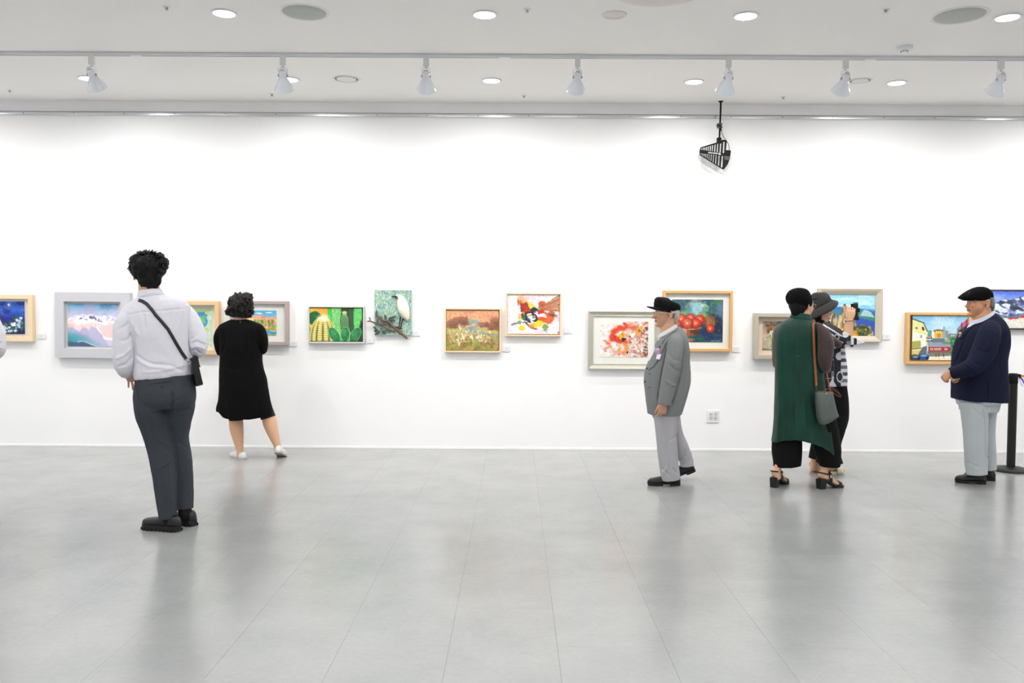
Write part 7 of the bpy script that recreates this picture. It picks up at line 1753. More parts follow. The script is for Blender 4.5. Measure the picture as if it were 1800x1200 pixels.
# clasped hands in front of the waist
D.hand(D.P(1674, 653, -0.13), (-0.50, 0.45, -0.62), (-0.8, -0.5, 0.35), (-0.3, 0.5, 0.8), 0.165, (1.0, 1.05, 1.1, 1.15), 0.04, 0.5, 0.4)
D.hand(D.P(1678, 654, 0.04), (-0.40, -0.65, -0.45), (-0.7, 0.3, 0.5), (-0.2, -0.5, 0.8), 0.165, (0.9, 0.95, 1.0, 1.0), 0.03, 0.5, 0.4)
loft(D.core, D.rows([(1684, 654, -0.14, 7, 8), (1673, 656, -0.12, 6.2, 6.5)]), n=16); loft(D.core, D.rows([(1684, 653, 0.06, 7, 8), (1676, 655, 0.02, 6, 6.5)]), n=16)
wt = MB(); pts = [D.P(1678.5, 660.5, -0.13) + Vector((0.006 * math.cos(a), 0.030 * math.cos(a), 0.032 * math.sin(a))) for a in np.linspace(0, 2 * math.pi, 21)]; wt.tube(pts, 0.003, 6); D.part(wt.mesh('bracelet'), 'bracelet', M_CHROME)
dress_shoe(D, WZ(1733, 850.5, 0), WZ(1678, 847, 0), M_LEATHER, M_RUBBER, sole=0.008, heel_h=0.022)
dress_shoe(D, WZ(1750, 845, 0), WZ(1694, 840, 0), M_LEATHER, M_RUBBER, sole=0.008, heel_h=0.022)
D.finish_body(SK_OLD2)
# ================================================================ woman in a green vest
M_GREEN = mat('green_silk', (5, 54, 41), 0.5, spec=0.3, noise=(7, 0.36, (1, 1, 0.5)), bump=(300, 0.2, 0.001))
M_SHEER = mat('brown_chiffon', (62, 46, 44), 0.75, noise=(18, 0.16), sheen=0.2)
M_BLKTR = mat('black_trousers', (13, 13, 14), 0.85, spec=0.2)
G = Fig('woman in long dark green vest and black cap seen from behind', 6.8, (1410, 850))
vs = MB()
G.add(vs, [(1408.5, 556, 0, 15, 14, -0.15), (1408, 561, 0, 19, 17, -0.12), (1407.5, 566, 0, 29, 20, -0.05), (1406.5, 573, 0, 36.5, 24), (1404, 586, 0, 39, 27), (1402.5, 604, 0, 39.3, 28), (1403, 630, 0, 40, 28), (1404.5, 655, 0, 41.5, 29), (1406.5, 682, 0, 43.8, 31), (1409.5, 712, 0, 47.5, 33), (1413, 742, 0, 52, 36), (1414, 758, 0, 55, 38), (1414.5, 766, 0, 57, 39)], p=2.3, n=40, up=True, trim=(1, 4))
def ghem(me):
    v = verts(me); x, y = to_px(v); w = np.clip((y - 725) / 41, 0, 1) ** 1.3
    dz = np.interp(x, [1357, 1364, 1380, 1396, 1412, 1429, 1445, 1458, 1468, 1473, 1480], [11, 10, 5, 2.5, 4, 8, 14, 22, 29, 24, 14])
    v[:, 2] -= w * dz * (G.Y / F); put(me, v)
vest, bvG = G.build(vs, 'vest', M_GREEN, 0.0055, 2, wr=[(0.005, 10, (1, 1, 0.35), 21), (0.002, 32, (1, 1, 0.5), 22)], folds=[([(1397, 580), (1395.5, 640), (1395, 700), (1396.5, 768)], -0.006, 1.1), ([(1393, 690), (1392, 770)], 0.006, 2), ([(1430, 640), (1434, 700), (1446, 775)], -0.008, 3), ([(1372, 700), (1366, 770)], 0.007, 3), ([(1450, 690), (1458, 740), (1468, 790)], 0.010, 3), ([(1412, 700), (1418, 765)], 0.006, 3.5), ([(1440, 600), (1442, 640)], -0.006, 2), ([(1380, 720), (1379, 772)], -0.006, 2.5)], fn=ghem)
G.strap(bvG, [(1396, 626), (1407, 625.4)], 0.35, 'seam', mat('green_seam', (38, 96, 78), 0.6), vest, 0.0015)
cl = MB(); loft(cl, G.rows([(1408.5, 550.5, 0, 16.6, 15.5, -0.15), (1408.7, 555, 0, 17.6, 16.5, -0.17), (1408.7, 561, 0, 20.5, 18, -0.18)]), n=28, up=True); G.build(cl, 'collar', M_GREEN, 0.0045, 2, parent=vest)
sv = MB()
G.add(sv, [(1437, 574, -0.05, 6, 12), (1444, 581, -0.09, 9, 14), (1449.5, 592, -0.11, 12.2, 16), (1452, 606, -0.12, 13.4, 17), (1451, 622, -0.12, 12.6, 16), (1450, 636, -0.11, 11.0, 14), (1449.5, 646, -0.06, 8.6, 12), (1450, 647, 0.02, 6.5, 9)], p=2.2, trim=(2, 0))
G.add(sv, [(1376, 574, 0.05, 8, 13), (1369, 584, 0.08, 9, 14), (1366, 600, 0.10, 8.2, 14), (1364.5, 618, 0.10, 7.4, 13), (1365, 634, 0.10, 6.4, 12), (1368, 643, 0.13, 6, 9), (1380, 636, 0.2, 5.5, 6)], p=2.2, trim=(2, 0))
loft(sv, G.rows([(1440, 592, 0.17, 7, 7), (1452, 594, 0.19, 8.0, 8), (1464, 599, 0.20, 8.2, 8), (1474, 605, 0.21, 7.2, 7)]), n=20, cap1='round')
G.build(sv, 'blouse_sleeves', M_SHEER, 0.005, 2, wr=[(0.005, 14, (1, 1, 0.6), 23), (0.002, 40, (1, 1, 1), 24)])
loft(G.core, G.rows([(1450, 640, -0.06, 6, 7), (1451, 640, 0.06, 5.5, 6), (1440, 600, 0.15, 4.8, 5), (1452, 594, 0.19, 4.6, 5), (1472, 604, 0.21, 4.2, 4.2)]), n=14)
tr = MB()
G.add(tr, [(1410, 690, 0, 40, 30), (1411, 730, 0, 42, 32), (1412, 748, 0, 42, 32)], n=30, trim=(0, 1))
G.add(tr, [(1387, 735, 0.02, 20, 20), (1384, 764, 0.02, 25, 25), (1383, 790, 0.02, 26.5, 26), (1383.5, 812, 0.02, 24.2, 24), (1383.5, 818.5, 0.02, 23.6, 23, 0.07)], up=True, body=0.5)
G.add(tr, [(1445, 735, -0.02, 24, 26), (1450, 765, -0.02, 25, 26), (1454.5, 790, -0.02, 23.5, 25), (1457.5, 808, -0.02, 19.5, 22), (1459, 819, -0.02, 17.2, 20)], up=True, body=0.5)
G.build(tr, 'trousers', M_BLKTR, 0.006, 2, wr=[(0.006, 12, (1, 1, 0.4), 25)])
loft(G.core, G.rows([(1373, 806, 0.0, 8, 9), (1367, 822, 0, 6.4, 8), (1365.5, 832, 0, 6.3, 8), (1365.5, 838, 0.0, 7.5, 9)]), n=16, cap1='round'); loft(G.core, G.rows([(1453, 806, -0.03, 8.5, 9), (1450, 822, -0.03, 7, 8), (1448, 832, -0.03, 6.8, 9), (1447, 839, -0.03, 8.0, 9)]), n=16, cap1='round')
# head, hair, cap
loft(G.headmb, G.rows([(1410, 542, 0.01, 12, 13), (1410, 552, 0.0, 12.5, 13), (1409, 562, 0, 15, 14)]), n=22)
G.head(1413, 537, 0.015, 0.214, T(36), T(-2), lips=(0.8, 0.45, 0.45), brow=(0.15, 0.12, 0.1))
hr = MB(); loft(hr, G.rows([(1404.5, 530, -0.01, 18.5, 17), (1403.5, 539, -0.015, 16.5, 15), (1402.8, 546, -0.02, 13.2, 12), (1402.5, 553, -0.02, 11.2, 9.5), (1402.5, 558, -0.015, 9, 8)]), n=28, up=True)
me = remesh(hr, 0.0045, 2); wrinkle(me, 0.005, 50, (1, 1, 0.35), 3, 2); G.part(me, 'hair', M_HAIR)
cp = MB(); loft(cp, G.rows([(1407, 538.5, 0.0, 18.0, 17.5), (1406, 534.5, 0.0, 20.6, 19.5), (1404.6, 528, 0, 22.4, 21), (1403.8, 521, 0, 21.8, 21), (1404.2, 514.5, 0, 19.2, 18.5), (1405, 509.5, 0, 14.5, 14), (1405.3, 507, 0, 9, 9), (1405.4, 506, 0, 4, 4)]), n=36, up=True)
cap, _ = G.build(cp, 'cap', mat('black_knit_cap', (13, 13, 15), 0.95, spec=0.15), 0.005, 3, wr=(0.004, 22, (1, 1, 1), 31))
pk = MB(); loft(pk, G.rows([(1421, 528, 0.02, 1.4, 12), (1426, 526.5, 0.04, 1.4, 11), (1430, 525.6, 0.055, 1.2, 8), (1433, 525, 0.065, 0.8, 3)]), n=20, cap1='round'); G.part(pk.mesh('peak'), 'peak', MATS['black_knit_cap'], cap)
gm = G.heads[0][0]; gg = MB(); gg.tube([gm @ Vector(q) for q in ((0.36, -0.27, 0.03), (0.28, -0.325, 0.035), (0.05, -0.335, 0.03), (-0.10, -0.33, 0.02))], 0.0018, 6)
for sg in (-1, 1): gg.tube([gm @ Vector((0.375, sg * 0.15 + 0.115 * math.cos(a), 0.09 * math.sin(a))) for a in np.linspace(0, 2 * math.pi, 25)], 0.0016, 6)
G.part(gg.mesh('eyeglasses'), 'eyeglasses', mat('thin_metal_glasses', (150, 136, 120), 0.3, metal=0.7))
G.blob(1418.8, 544.5, -0.062, (0.9, 0.9), 'earring', M_GOLD)
# block heel sandals
def sandal(s, heel, toe, hh=0.084):
    M, L = place_foot(s, heel, toe)
    ol = [(t, w * 0.92) for t, w in OUTL]
    def prof(t): return np.interp(t, [0, 0.18, 0.4, 0.62, 0.75, 1], [hh, hh * 0.98, hh * 0.62, 0.020, 0.014, 0.014])
    ts = np.linspace(0, 1, 24); v = []; f = []
    for t in ts:
        w = np.interp(t, [q[0] for q in ol], [q[1] for q in ol]) * 1.03
        for y, z in ((-w, prof(t)), (w, prof(t)), (w, max(prof(t) - 0.014, 0.0)), (-w, max(prof(t) - 0.014, 0.0))): v.append(M @ Vector((t * L, y, z)))
    for i in range(23):
        for j in range(4): q = (j + 1) % 4; f.append((4 * i + j, 4 * i + q, 4 * i + 4 + q, 4 * i + 4 + j))
    f += [(0, 1, 2, 3), (95, 94, 93, 92)]
    mb = MB(); mb.add(v, f); so = s.part(mb.mesh('sandal'), 'sandal', M_LEATHER, None, False)
    hb = MB(); hb.add([M @ Vector(p) for p in ((0.004, -0.025, 0), (0.052, -0.025, 0), (0.052, 0.025, 0), (0.004, 0.025, 0), (0.0, -0.029, hh - 0.006), (0.066, -0.031, hh - 0.01), (0.066, 0.031, hh - 0.01), (0.0, 0.029, hh - 0.006))], [(0, 3, 2, 1), (4, 5, 6, 7), (0, 1, 5, 4), (1, 2, 6, 5), (2, 3, 7, 6), (3, 0, 4, 7)])
    s.part(hb.mesh('block_heel'), 'block_heel', M_LEATHER, so, False)
    # the bare foot in it
    ft = MB(); loft(ft, [tuple(M @ Vector((t * L, 0, prof(t) + h * 0.5))) + (h * 0.5, w) for t, h, w in ((0.03, 0.05, 0.018), (0.10, 0.065, 0.028), (0.25, 0.068, 0.030), (0.42, 0.062, 0.032), (0.6, 0.042, 0.037), (0.74, 0.030, 0.039), (0.84, 0.022, 0.036))], n=18, cap0='round', cap1='round', ref=tuple(M.to_3x3() @ Vector((0, 1, 0))))
    s.core.add(ft.v, ft.f)
    for k, y in enumerate((-0.028, -0.014, 0.0, 0.013, 0.027)):
        p = M @ Vector((L * 0.82, y * 0.95, 0.026)); q = M @ Vector((L * (0.93 - 0.02 * abs(k - 1)), y * 0.9, 0.021)); s.hands.tube([p, q], [0.009, 0.0075], 8); s.hands.ell(q, (0.0078,) * 3, None, 8, 6)
    def band(pts, wdt):
        r = [M @ Vector(p) for p in pts]; k = len(r); vv = []; ff = []
        for i, p in enumerate(r):
            vv += [p + M.to_3x3() @ Vector((-wdt, 0, 0)), p + M.to_3x3() @ Vector((wdt, 0, 0)), p + M.to_3x3() @ Vector((wdt, 0, 0)) + Vector((0, 0, 0.003)), p + M.to_3x3() @ Vector((-wdt, 0, 0)) + Vector((0, 0, 0.003))]
        for i in range(k - 1):
            for j in range(4): q = (j + 1) % 4; ff.append((4 * i + j, 4 * i + q, 4 * i + 4 + q, 4 * i + 4 + j))
        ff += [(0, 1, 2, 3), (4 * k - 1, 4 * k - 2, 4 * k - 3, 4 * k - 4)]
        b = MB(); b.add(vv, ff); s.part(b.mesh('strap'), 'strap', M_LEATHER, so, False)
    band([(L * 0.76, -0.042, 0.012), (L * 0.76, -0.036, 0.040), (L * 0.76, 0, 0.050), (L * 0.76, 0.036, 0.040), (L * 0.76, 0.042, 0.012)], 0.016)
    band([(L * 0.40, -0.034, hh * 0.6), (L * 0.36, -0.036, hh + 0.03), (L * 0.36, 0, hh + 0.052), (L * 0.36, 0.036, hh + 0.03), (L * 0.40, 0.034, hh * 0.6)], 0.015)
    hs = MB()
    pts = [M @ Vector(p) for p in ((L * 0.36, -0.035, hh + 0.028), (L * 0.15, -0.034, hh + 0.042), (-0.004, -0.014, hh + 0.050), (-0.004, 0.014, hh + 0.050), (L * 0.15, 0.034, hh + 0.042), (L * 0.36, 0.035, hh + 0.028))]
    hs.tube([Vector(q) for q in catmull(pts, 4)], 0.0055, 6); s.part(hs.mesh('heel_strap'), 'heel_strap', M_LEATHER, so)
    for sg in (-1, 1):
        b = MB(); b.box(L * 0.33, L * 0.40, sg * 0.038 - 0.002, sg * 0.038 + 0.002, hh + 0.005, hh + 0.028, M); s.part(b.mesh('buckle'), 'buckle', M_CHROME, so, False)
sandal(G, WZ(1358.5, 857, 0), WZ(1383, 847.5, 0))
sandal(G, WZ(1438, 859, 0), WZ(1482, 855, 0))
G.finish_body(SK_WOMAN)
# shoulder bag: tan strap, grey-green bucket
hb = empty('shoulder_bag', G.P(1453, 743, -0.2))
def hb_part(me, name, m, parent=None, smooth=True):
    me.transform(Matrix.Translation(-Vector(hb.location))); return link(name, me, m, parent or hb, smooth)
M_TAN = mat('tan_leather', (160, 88, 52), 0.5, noise=(60, 0.1)); M_BAGG = mat('grey_green_leather', (84, 92, 86), 0.55, noise=(200, 0.1), bump=(260, 0.25, 0.001))
st = G.strap(bvG, [(1429.5, 565), (1430, 580), (1431, 605), (1432.5, 635), (1434, 660), (1435, 679)], 2.2, 'strap', M_TAN, None, 0.006, 0.002)
st.data.transform(Matrix.Translation(G.loc - Vector(hb.location))); st.parent = hb
bk = MB(); loft(bk, G.rows([(1448.5, 688.5, -0.20, 15.5, 7), (1449, 694, -0.205, 15.5, 9), (1450.5, 708, -0.21, 16.5, 12), (1453, 724, -0.21, 17.5, 14), (1455, 733, -0.21, 18, 15, 0.15), (1453.5, 740, -0.21, 13, 14, 0.4), (1451, 744, -0.21, 5.5, 9, 0.4)]), n=36, p=3.0, up=True)
me = remesh(bk, 0.005, 2); bvK = BVHTree.FromPolygons([tuple(v.co) for v in me.vertices], [tuple(p.vertices) for p in me.polygons]); fold(me, [(1458, 690), (1457, 715), (1455.5, 742)], 0.006, 2.0); body_ = hb_part(me, 'bag_body', M_BAGG)
rim = MB(); rim.tube([G.P(1448.5 + 15.5 * math.cos(a), 688 + 0.8 * math.sin(a), -0.20 + 0.032 * math.sin(a)) for a in np.linspace(0, 2 * math.pi, 33)], 0.0022, 6); hb_part(rim.mesh('rim_piping'), 'rim_piping', mat('brown_piping', (112, 62, 46), 0.5), body_)
rg = MB(); rg.tube([G.P(1435, 680, -0.21), G.P(1435, 684, -0.215), G.P(1435.5, 689, -0.21)], 0.004, 8); hb_part(rg.mesh('strap_clip'), 'strap_clip', mat('dark_brass', (92, 74, 44), 0.35, metal=0.9), hb)
MBx = MB().ell(G.P(1435, 675, -0.213), (0.006, 0.004, 0.006)); hb_part(MBx.mesh('rivet'), 'rivet', M_GOLD, hb)
MBx = MB().ell(G.P(1453, 692.5, -0.245), (0.007, 0.006, 0.014)); hb_part(MBx.mesh('clasp'), 'clasp', M_GOLD, body_)
hd = MB()
for o_ in (0, 2.2):
    hd.tube([Vector(q) for q in catmull([G.P(1447, 687, -0.19), G.P(1456 + o_, 683.5 - o_, -0.18), G.P(1466 + o_, 686 - o_, -0.17), G.P(1476, 694 - o_, -0.165), G.P(1477.5, 697, -0.165), G.P(1472, 695.5, -0.17), G.P(1462, 688, -0.18)], 5)], 0.0030, 6)
hb_part(hd.mesh('handle'), 'handle', MATS['brown_piping'], hb)
st2 = MB(); st2.tube([Vector(q) for q in catmull([G.P(1429.5, 565, -0.09), G.P(1431, 562.5, -0.01), G.P(1436, 575, 0.10), G.P(1447, 620, 0.14), G.P(1455, 665, 0.04), G.P(1460, 688, -0.15)], 5)], 0.005, 6); hb_part(st2.mesh('far_strap'), 'far_strap', M_TAN, hb)
tag(hb, 'grey green bucket shoulder bag on a tan strap beside the green vest', 'bag')

# ================================================================ woman with a bucket hat taking a picture
H = Fig('woman in dark bucket hat and black and white blouse holding up a camera', 7.36, (1455, 832))
M_BLOUSE = mat('patterned_blouse', (255, 255, 255), 0.7, attr='print')
def blouse_print(me):
    v = verts(me); x, y = to_px(v)
    c = np.zeros((len(v), 3)); c[:] = np.array([26, 27, 34]) / 255.0
    def m(mask, col): c[mask] = np.array(col) / 255.0
    n = fbm(x * 0.25, y * 0.25, None, 2, 5)
    # bands of white, grey checks and rings on black
    m((x > 1476) & (y > 611) & (y < 640) & (np.hypot(x - 1476.5, y - 625) < 7), (210, 212, 216)); m(np.hypot(x - 1476, y - 626) < 7, (206, 208, 214))
    for k, yy in enumerate(range(612, 684, 6)): m((x > 1478) & (y > yy) & (y < yy + 6), [(226, 226, 230), (104, 106, 118), (214, 214, 220), (60, 62, 76)][k % 4])
    d = np.hypot(x - 1476.5, (y - 662) * 0.6); m(d < 6, (40, 42, 52)); m((d > 4.6) & (d < 5.8), (220, 220, 226))
    m((x > 1463) & (x < 1466) & (y > 618) & (y < 650) & (n > 0.5), (96, 98, 108))
    m((x > 1461) & (x < 1466) & (y > 652) & (y < 661), (120, 122, 132)); m((x > 1461.5) & (x < 1466) & (y > 661) & (y < 668), (206, 208, 212)); m((y > 668) & (np.abs(x - 1463) < 1.5 + (y - 668) * 0.55), (222, 222, 226)); m((y > 664.4) & (y < 665.4) & (x > 1452) & (x < 1461), (180, 180, 186))
    # shoulder and sleeve
    up_ = y < 612
    m(up_ & (np.abs((y - 572) - (x - 1450) * 0.62) < 1.3) & (x > 1447) & (x < 1480), (222, 222, 226)); m(up_ & (np.abs((y - 580) - (x - 1447) * 0.55) < 2.0) & (x < 1466), (224, 224, 228))
    m(up_ & (np.abs((y - 586) - (x - 1450) * 0.5) < 1.0) & (x > 1462) & (x < 1482), (206, 206, 212))
    d = np.hypot(x - 1471, y - 592); m(up_ & (d > 3.4) & (d < 4.6), (220, 220, 226))
    m(up_ & (x > 1450) & (x < 1470) & (y > 603), (150, 152, 160)); m(up_ & (x > 1452) & (x < 1472) & (y > 606.5), (196, 198, 204)); m(up_ & (np.hypot(x - 1461, y - 607) < 2.0), (16, 16, 20))
    m(up_ & (np.hypot((x - 1489) * 0.6, y - 608) < 3.0), (232, 232, 236)); m(up_ & (x > 1488) & (x < 1496) & (y > 599) & (y < 606), (128, 130, 140))
    m(up_ & (x > 1481) & (np.hypot((x - 1486) * 0.8, y - 588) < 5.0), (232, 232, 236)); m(up_ & (x > 1496) & (x < 1502) & (y < 606), (232, 232, 236)); m(up_ & (x > 1506), (236, 236, 240)); m(up_ & (x > 1501) & (x < 1506.5), (30, 31, 40))
    colour(me, lin_np(c), 'print')
bl = MB()
H.add(bl, [(1447, 566.5, 0, 10, 11, -0.3), (1449, 571, 0, 15.5, 18, -0.3), (1451, 578, 0, 21.5, 28, -0.15), (1453.5, 590, 0, 24.5, 34), (1455, 606, 0, 25.5, 36), (1456, 622, 0, 25.8, 36), (1457.5, 645, 0, 27.4, 36), (1458, 664, 0, 27.4, 36), (1458, 676.5, 0, 27.2, 36)], p=2.4, n=36, up=True, trim=(1, 1))
H.add(bl, [(1450, 577, -0.12, 11, 14), (1457, 583, -0.17, 14, 16), (1468, 591, -0.20, 15.2, 16), (1479, 597, -0.21, 13.5, 15), (1489, 599, -0.21, 10.5, 14), (1497, 600, -0.21, 7.5, 12)], p=2.2, trim=(1, 1))
H.add(bl, [(1452, 578, 0.12, 11, 14), (1464, 588, 0.17, 13, 15), (1476, 596, 0.16, 11.5, 13), (1486, 598, 0.12, 9, 11)], p=2.2, trim=(1, 0))
# wide turned-up cuff of the near sleeve
cu = [(1480.5, 585), (1486, 583.5), (1493, 589), (1502, 593.5), (1511, 596.5), (1520, 602.3), (1510, 604.5), (1500.5, 606.5), (1499, 610), (1490, 607), (1480, 606)]
for dy0, dy1 in ((-0.275, -0.255), (-0.175, -0.155)):
    v = [H.P(x, y, dy0) for x, y in cu] + [H.P(x, y, dy1) for x, y in cu]; n = len(cu)
    bl.add(v, [tuple(range(n)), tuple(range(2 * n - 1, n - 1, -1))] + [(i, n + i, n + (i + 1) % n, (i + 1) % n) for i in range(n)])
blouse, bvH = H.build(bl, 'blouse', M_BLOUSE, 0.0042, 1, wr=[(0.004, 16, (1, 1, 0.6), 41)], fn=blouse_print, folds=[([(1458, 600), (1470, 606), (1484, 607)], -0.008, 2), ([(1470, 640), (1472, 675)], 0.006, 2.5)])
tr = MB()
H.add(tr, [(1458, 668, 0, 26.5, 33), (1460.5, 690, 0, 27.5, 34), (1462, 715, 0, 27.6, 34), (1463, 735, 0, 26.2, 31), (1462, 752, 0, 23.5, 25)], n=30, up=True, trim=(0, 1))
H.add(tr, [(1463, 730, -0.08, 26, 20), (1460, 755, -0.08, 25, 20), (1456.5, 780, -0.08, 21.5, 19), (1456, 797, -0.08, 21.5, 19), (1458.5, 813.5, -0.08, 23.5, 20)], up=True, body=0.5)
H.add(tr, [(1455, 730, 0.08, 24, 20), (1446, 765, 0.09, 17, 18), (1438, 788, 0.09, 13.5, 17), (1435, 805, 0.09, 13.2, 17)], up=True, body=0.5)
H.build(tr, 'trousers', M_BLKTR, 0.006, 2, wr=[(0.005, 12, (1, 1, 0.4), 45)])
# feet in cream slides
def slide(heel, toe, dyc):
    M, L = place_foot(H, heel, toe)
    ol = [(t, w * 1.02) for t, w in OUTL]; so = sole_mesh(L, ol, 0.0, 0.026, 1.06); so.v = [tuple(M @ Vector(p)) for p in so.v]
    so_o = H.part(so.mesh('slide'), 'slide', mat('cream_rubber', (222, 216, 192), 0.6), None, False)
    ft = MB(); loft(ft, [tuple(M @ Vector((t * L, 0, 0.026 + h * 0.5))) + (h * 0.5, w) for t, h, w in ((0.05, 0.05, 0.020), (0.12, 0.064, 0.029), (0.25, 0.070, 0.031), (0.42, 0.062, 0.032), (0.6, 0.045, 0.037), (0.74, 0.032, 0.039), (0.82, 0.024, 0.037))], n=18, cap0='round', cap1='round', ref=tuple(M.to_3x3() @ Vector((0, 1, 0)))); H.core.add(ft.v, ft.f)
    for k, y in enumerate((-0.028, -0.014, 0.0, 0.013, 0.027)):
        p = M @ Vector((L * 0.80, y * 0.95, 0.036)); q = M @ Vector((L * (0.92 - 0.02 * abs(k - 1)), y * 0.9, 0.033)); H.hands.tube([p, q], [0.010, 0.008], 8); H.hands.ell(q, (0.0082,) * 3, None, 8, 6)
    up = MB(); v = []; f = []
    for t, hh, w in ((0.50, 0.060, 0.048), (0.58, 0.056, 0.050), (0.68, 0.048, 0.051), (0.78, 0.038, 0.050)):
        for j in range(13):
            an = math.pi * j / 12
            for r_ in (0,): v.append(M @ Vector((t * L, math.cos(an) * w, 0.006 + (hh + 0.018) * math.sin(an) ** 0.8)))
    for i in range(3):
        for j in range(12): f.append((13 * i + j, 13 * i + j + 1, 13 * i + 14 + j, 13 * i + 13 + j))
    up.add(v, f); me = up.mesh('strap'); bm = bmesh.new(); bm.from_mesh(me); bmesh.ops.solidify(bm, geom=bm.faces[:], thickness=-0.008); bm.to_mesh(me); bm.free(); H.part(me, 'strap', MATS['cream_rubber'], so_o)
    MBx = MB().ell(M @ Vector((0.62 * L, -0.050, 0.040)), (0.005, 0.005, 0.005)); H.part(MBx.mesh('vent_hole'), 'vent_hole', M_RUBBER, so_o)
slide(WZ(1447, 833, 0), WZ(1484, 831.5, 0), 0)
slide(WZ(1424, 826.5, 0), WZ(1452, 829.5, 0), 0)
loft(H.core, H.rows([(1452, 800, -0.02, 8, 8), (1451, 816, -0.03, 6.6, 7), (1450.5, 826, -0.03, 7, 8)]), n=14, cap1='round'); loft(H.core, H.rows([(1434, 798, 0.09, 8, 8), (1431, 813, 0.09, 6.2, 7), (1430, 824, 0.09, 6.6, 8)]), n=14, cap1='round')
# head, hair, hat
loft(H.headmb, H.rows([(1442, 552, 0, 10.5, 11), (1443, 561, 0, 10.5, 11), (1445, 571, 0, 12, 12)]), n=20)
H.head(1443.5, 541, 0, 0.214, T(-6), T(4), lips=(0.85, 0.36, 0.4), brow=(0.15, 0.12, 0.1), jaw=1.05)
hr = MB(); loft(hr, H.rows([(1436, 536, 0, 12, 15), (1434.5, 546, 0, 11, 15), (1434.5, 556, 0, 9.5, 14), (1436, 564, 0, 8, 12), (1438, 569, 0, 6, 10)]), n=26, up=True); hr.ell(H.P(1456, 567, 0.02), (0.014, 0.03, 0.02)); hr.ell(H.P(1446, 566, -0.055), (0.02, 0.012, 0.02))
me = remesh(hr, 0.0045, 2); wrinkle(me, 0.004, 50, (1, 1, 0.35), 3, 2); H.part(me, 'hair', M_HAIR)
M_HATC = mat('charcoal_cotton', (40, 38, 39), 0.85, noise=(260, 0.12))
br = MB(); pr_ = [(1442, 545.5, 33.5, 29), (1441.8, 543, 31, 27.5), (1441, 539.5, 26, 24), (1440.5, 535.5, 21.5, 20.8)]
rowsO = H.rows([(x, y, 0, a, b, 0.50) for x, y, a, b in pr_]); rowsI = H.rows([(x + 0.3, y + 0.9, 0, a - 0.5, b - 0.5, 0.50) for x, y, a, b in pr_])
v = []; f = []; n = 44
for rows_ in (rowsO, rowsI[::-1]):
    for r in rows_:
        s_ = Vector((math.cos(r[5]), 0, math.sin(r[5]))); 
        for j in range(n):
            a = 2 * math.pi * j / n; wob = (0.004 * math.sin(3 * a + 1) - 0.022 * max(0.0, -math.sin(a))) * (r[3] - 0.10) / 0.06
            v.append(Vector(r[:3]) + s_ * math.cos(a) * r[3] + Vector((0, 1, 0)) * math.sin(a) * r[4] + Vector((0, 0, wob)))
k = 8
for i in range(k):
    for j in range(n): q = (j + 1) % n; f.append((i * n + j, i * n + q, ((i + 1) % k) * n + q, ((i + 1) % k) * n + j))
br.add(v, f); brim = H.part(br.mesh('brim'), 'brim', M_HATC)
cr = MB(); loft(cr, H.rows([(1440.7, 537, 0, 21.6, 20.9, 0.50), (1440.6, 533, 0, 20.6, 20.2, 0.47), (1440.3, 526, 0, 18.0, 18.6, 0.36), (1439.9, 518.8, 0, 14.4, 15.4, 0.2), (1439.5, 515, 0, 11.0, 12, 0.1), (1439.3, 513.6, 0, 5, 6, 0.05)]), n=36, up=True)
crown, bvCr = H.build(cr, 'hat_crown', M_HATC, 0.004, 2, wr=(0.002, 30, (1, 1, 1), 51))
H.strap(bvCr, [(1428, 541), (1438, 538), (1448, 533.5), (1458.5, 527.6)], 0.45, 'hat_seam', mat('hat_seam_dark', (26, 25, 26), 0.9), crown, 0.002)
# raised forearm, hand and small camera
loft(H.core, H.rows([(1484, 600, -0.21, 9.5, 9), (1489.5, 592, -0.21, 9.4, 9), (1490.5, 580, -0.21, 8.4, 8.4), (1492.3, 570, -0.21, 6.7, 7.4), (1493.2, 563, -0.21, 6.2, 7.2)]), n=18, cap0='round')
loft(H.core, H.rows([(1484, 598, 0.12, 8, 8), (1490, 586, 0.06, 7.5, 7.5), (1496, 568, -0.04, 5.8, 6)]), n=16, cap0='round')
H.hand(H.P(1493.5, 563, -0.21), (0.16, 0.06, 0.9), (-0.15, -0.95, 0.1), (-0.8, 0.2, 0.1), 0.16, (0.55, 0.6, 0.6, 0.55), 0.04, 0.3, 0.3)
H.hand(H.P(1497, 566, -0.05), (0.2, -0.1, 0.9), (0.3, 0.9, 0.1), (-0.8, 0, 0.1), 0.155, (0.5, 0.6, 0.6, 0.6), 0.04, 0.3, 0.4)
bc = MB(); bc.tube([H.P(1493 + 6.9 * math.cos(a), 565 + 1.2 * math.sin(a), -0.21 + 0.038 * math.sin(a)) for a in np.linspace(0, 2 * math.pi, 25)], 0.0028, 6); H.part(bc.mesh('bracelet'), 'bracelet', M_RUBBER)
H.finish_body(SK_WOMAN)
cm = empty('camera_in_hand', H.P(1503, 561, -0.13))
def cm_part(me, name, m, parent=None, smooth=False):
    me.transform(Matrix.Translation(-Vector(cm.location))); return link(name, me, m, parent or cm, smooth)
def bxp(x0, y0, x1, y1, d0, d1, lean=0.0):
    b = MB(); v = [H.P(x + lean * (y - y0), y, d) for d in (d0, d1) for x, y in ((x0, y0), (x1, y0), (x1, y1), (x0, y1))]
    b.add(v, [(0, 1, 2, 3), (7, 6, 5, 4), (0, 4, 5, 1), (1, 5, 6, 2), (2, 6, 7, 3), (3, 7, 4, 0)]); return b
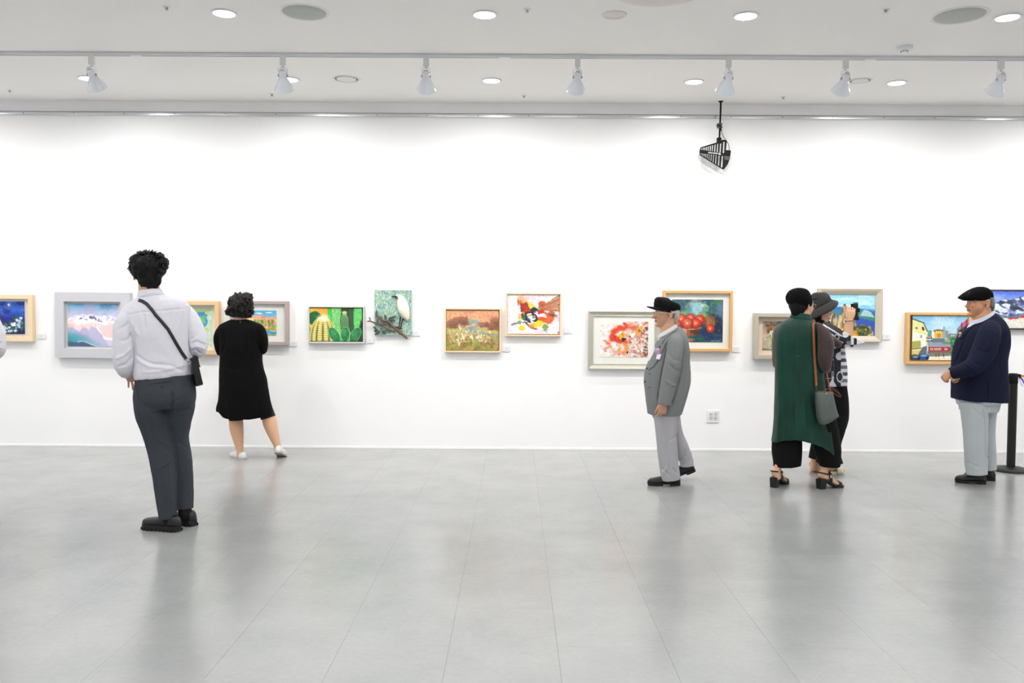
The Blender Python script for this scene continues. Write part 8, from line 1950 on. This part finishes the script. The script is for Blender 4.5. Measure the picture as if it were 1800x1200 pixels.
def bev(mb, name, o=0.004):
    me = mb.mesh(name); bm = bmesh.new(); bm.from_mesh(me); bmesh.ops.bevel(bm, geom=bm.edges[:], offset=o, segments=2, affect='EDGES', profile=0.5); bm.to_mesh(me); bm.free(); return me
cbody = cm_part(bev(bxp(1499, 534, 1508.5, 562, -0.165, -0.10), 'camera_body'), 'camera_body', M_RUBBER)
cm_part(bev(bxp(1495.5, 533.5, 1502, 545, -0.155, -0.115), 'viewfinder'), 'viewfinder', M_BLACK)
cm_part(bev(bxp(1500, 531.2, 1508.8, 534.2, -0.16, -0.11), 'top_plate', 0.002), 'top_plate', mat('steel_blue_grey', (96, 100, 112), 0.35, metal=0.5))
ln = MB(); ln.tube([H.P(1507, 545, -0.13), H.P(1510, 545, -0.13)], 0.020, 18); cm_part(ln.mesh('lens_barrel'), 'lens_barrel', M_BLACK, None, True)
cm_part(bev(bxp(1503, 556.5, 1510, 562.5, -0.15, -0.11), 'grip_foot', 0.002), 'grip_foot', M_RUBBER)
tag(cm, 'small black camera held up by the woman in the bucket hat', 'camera')
# ================================================================ visitor at the very left edge, only an elbow in view
sh_ = W(0, 600, A.Y).x - W(359.5, 600, A.Y).x
nb = copy_tree(A.root); nb.location = A.loc + Vector((sh_, 0.0, 0.0))
tag(nb, 'visitor in white sleeves at the left edge, only an elbow in view', 'person', 'visitors in the gallery')
M_OTHER = {'trousers': mat('charcoal_trousers', (40, 40, 42), 0.85), 'hair': M_HAIR_BR}
for ch in nb.children:
    k = ch.name.split('.')[0]
    if k in M_OTHER:
        ch.material_slots[0].link = 'OBJECT'; ch.material_slots[0].material = M_OTHER[k]

# the belt's other post, just outside the picture
st0 = next(o for o in bpy.data.objects if o.name == 'stanchion')
st1 = st0.copy(); COL.objects.link(st1); st1.location = Vector(st0.location) + Vector((2 * x0_ + 1.02, 0, 0))
for ch in st0.children:
    if 'ribbon' in ch.name or ch.name.split('.')[0] in ('belt', 'belt_cassette'): continue
    c_ = ch.copy(); COL.objects.link(c_); c_.parent = st1
tag(st1, 'black belt stanchion beyond the right edge that holds the far end of the orange belt', 'stanchion')
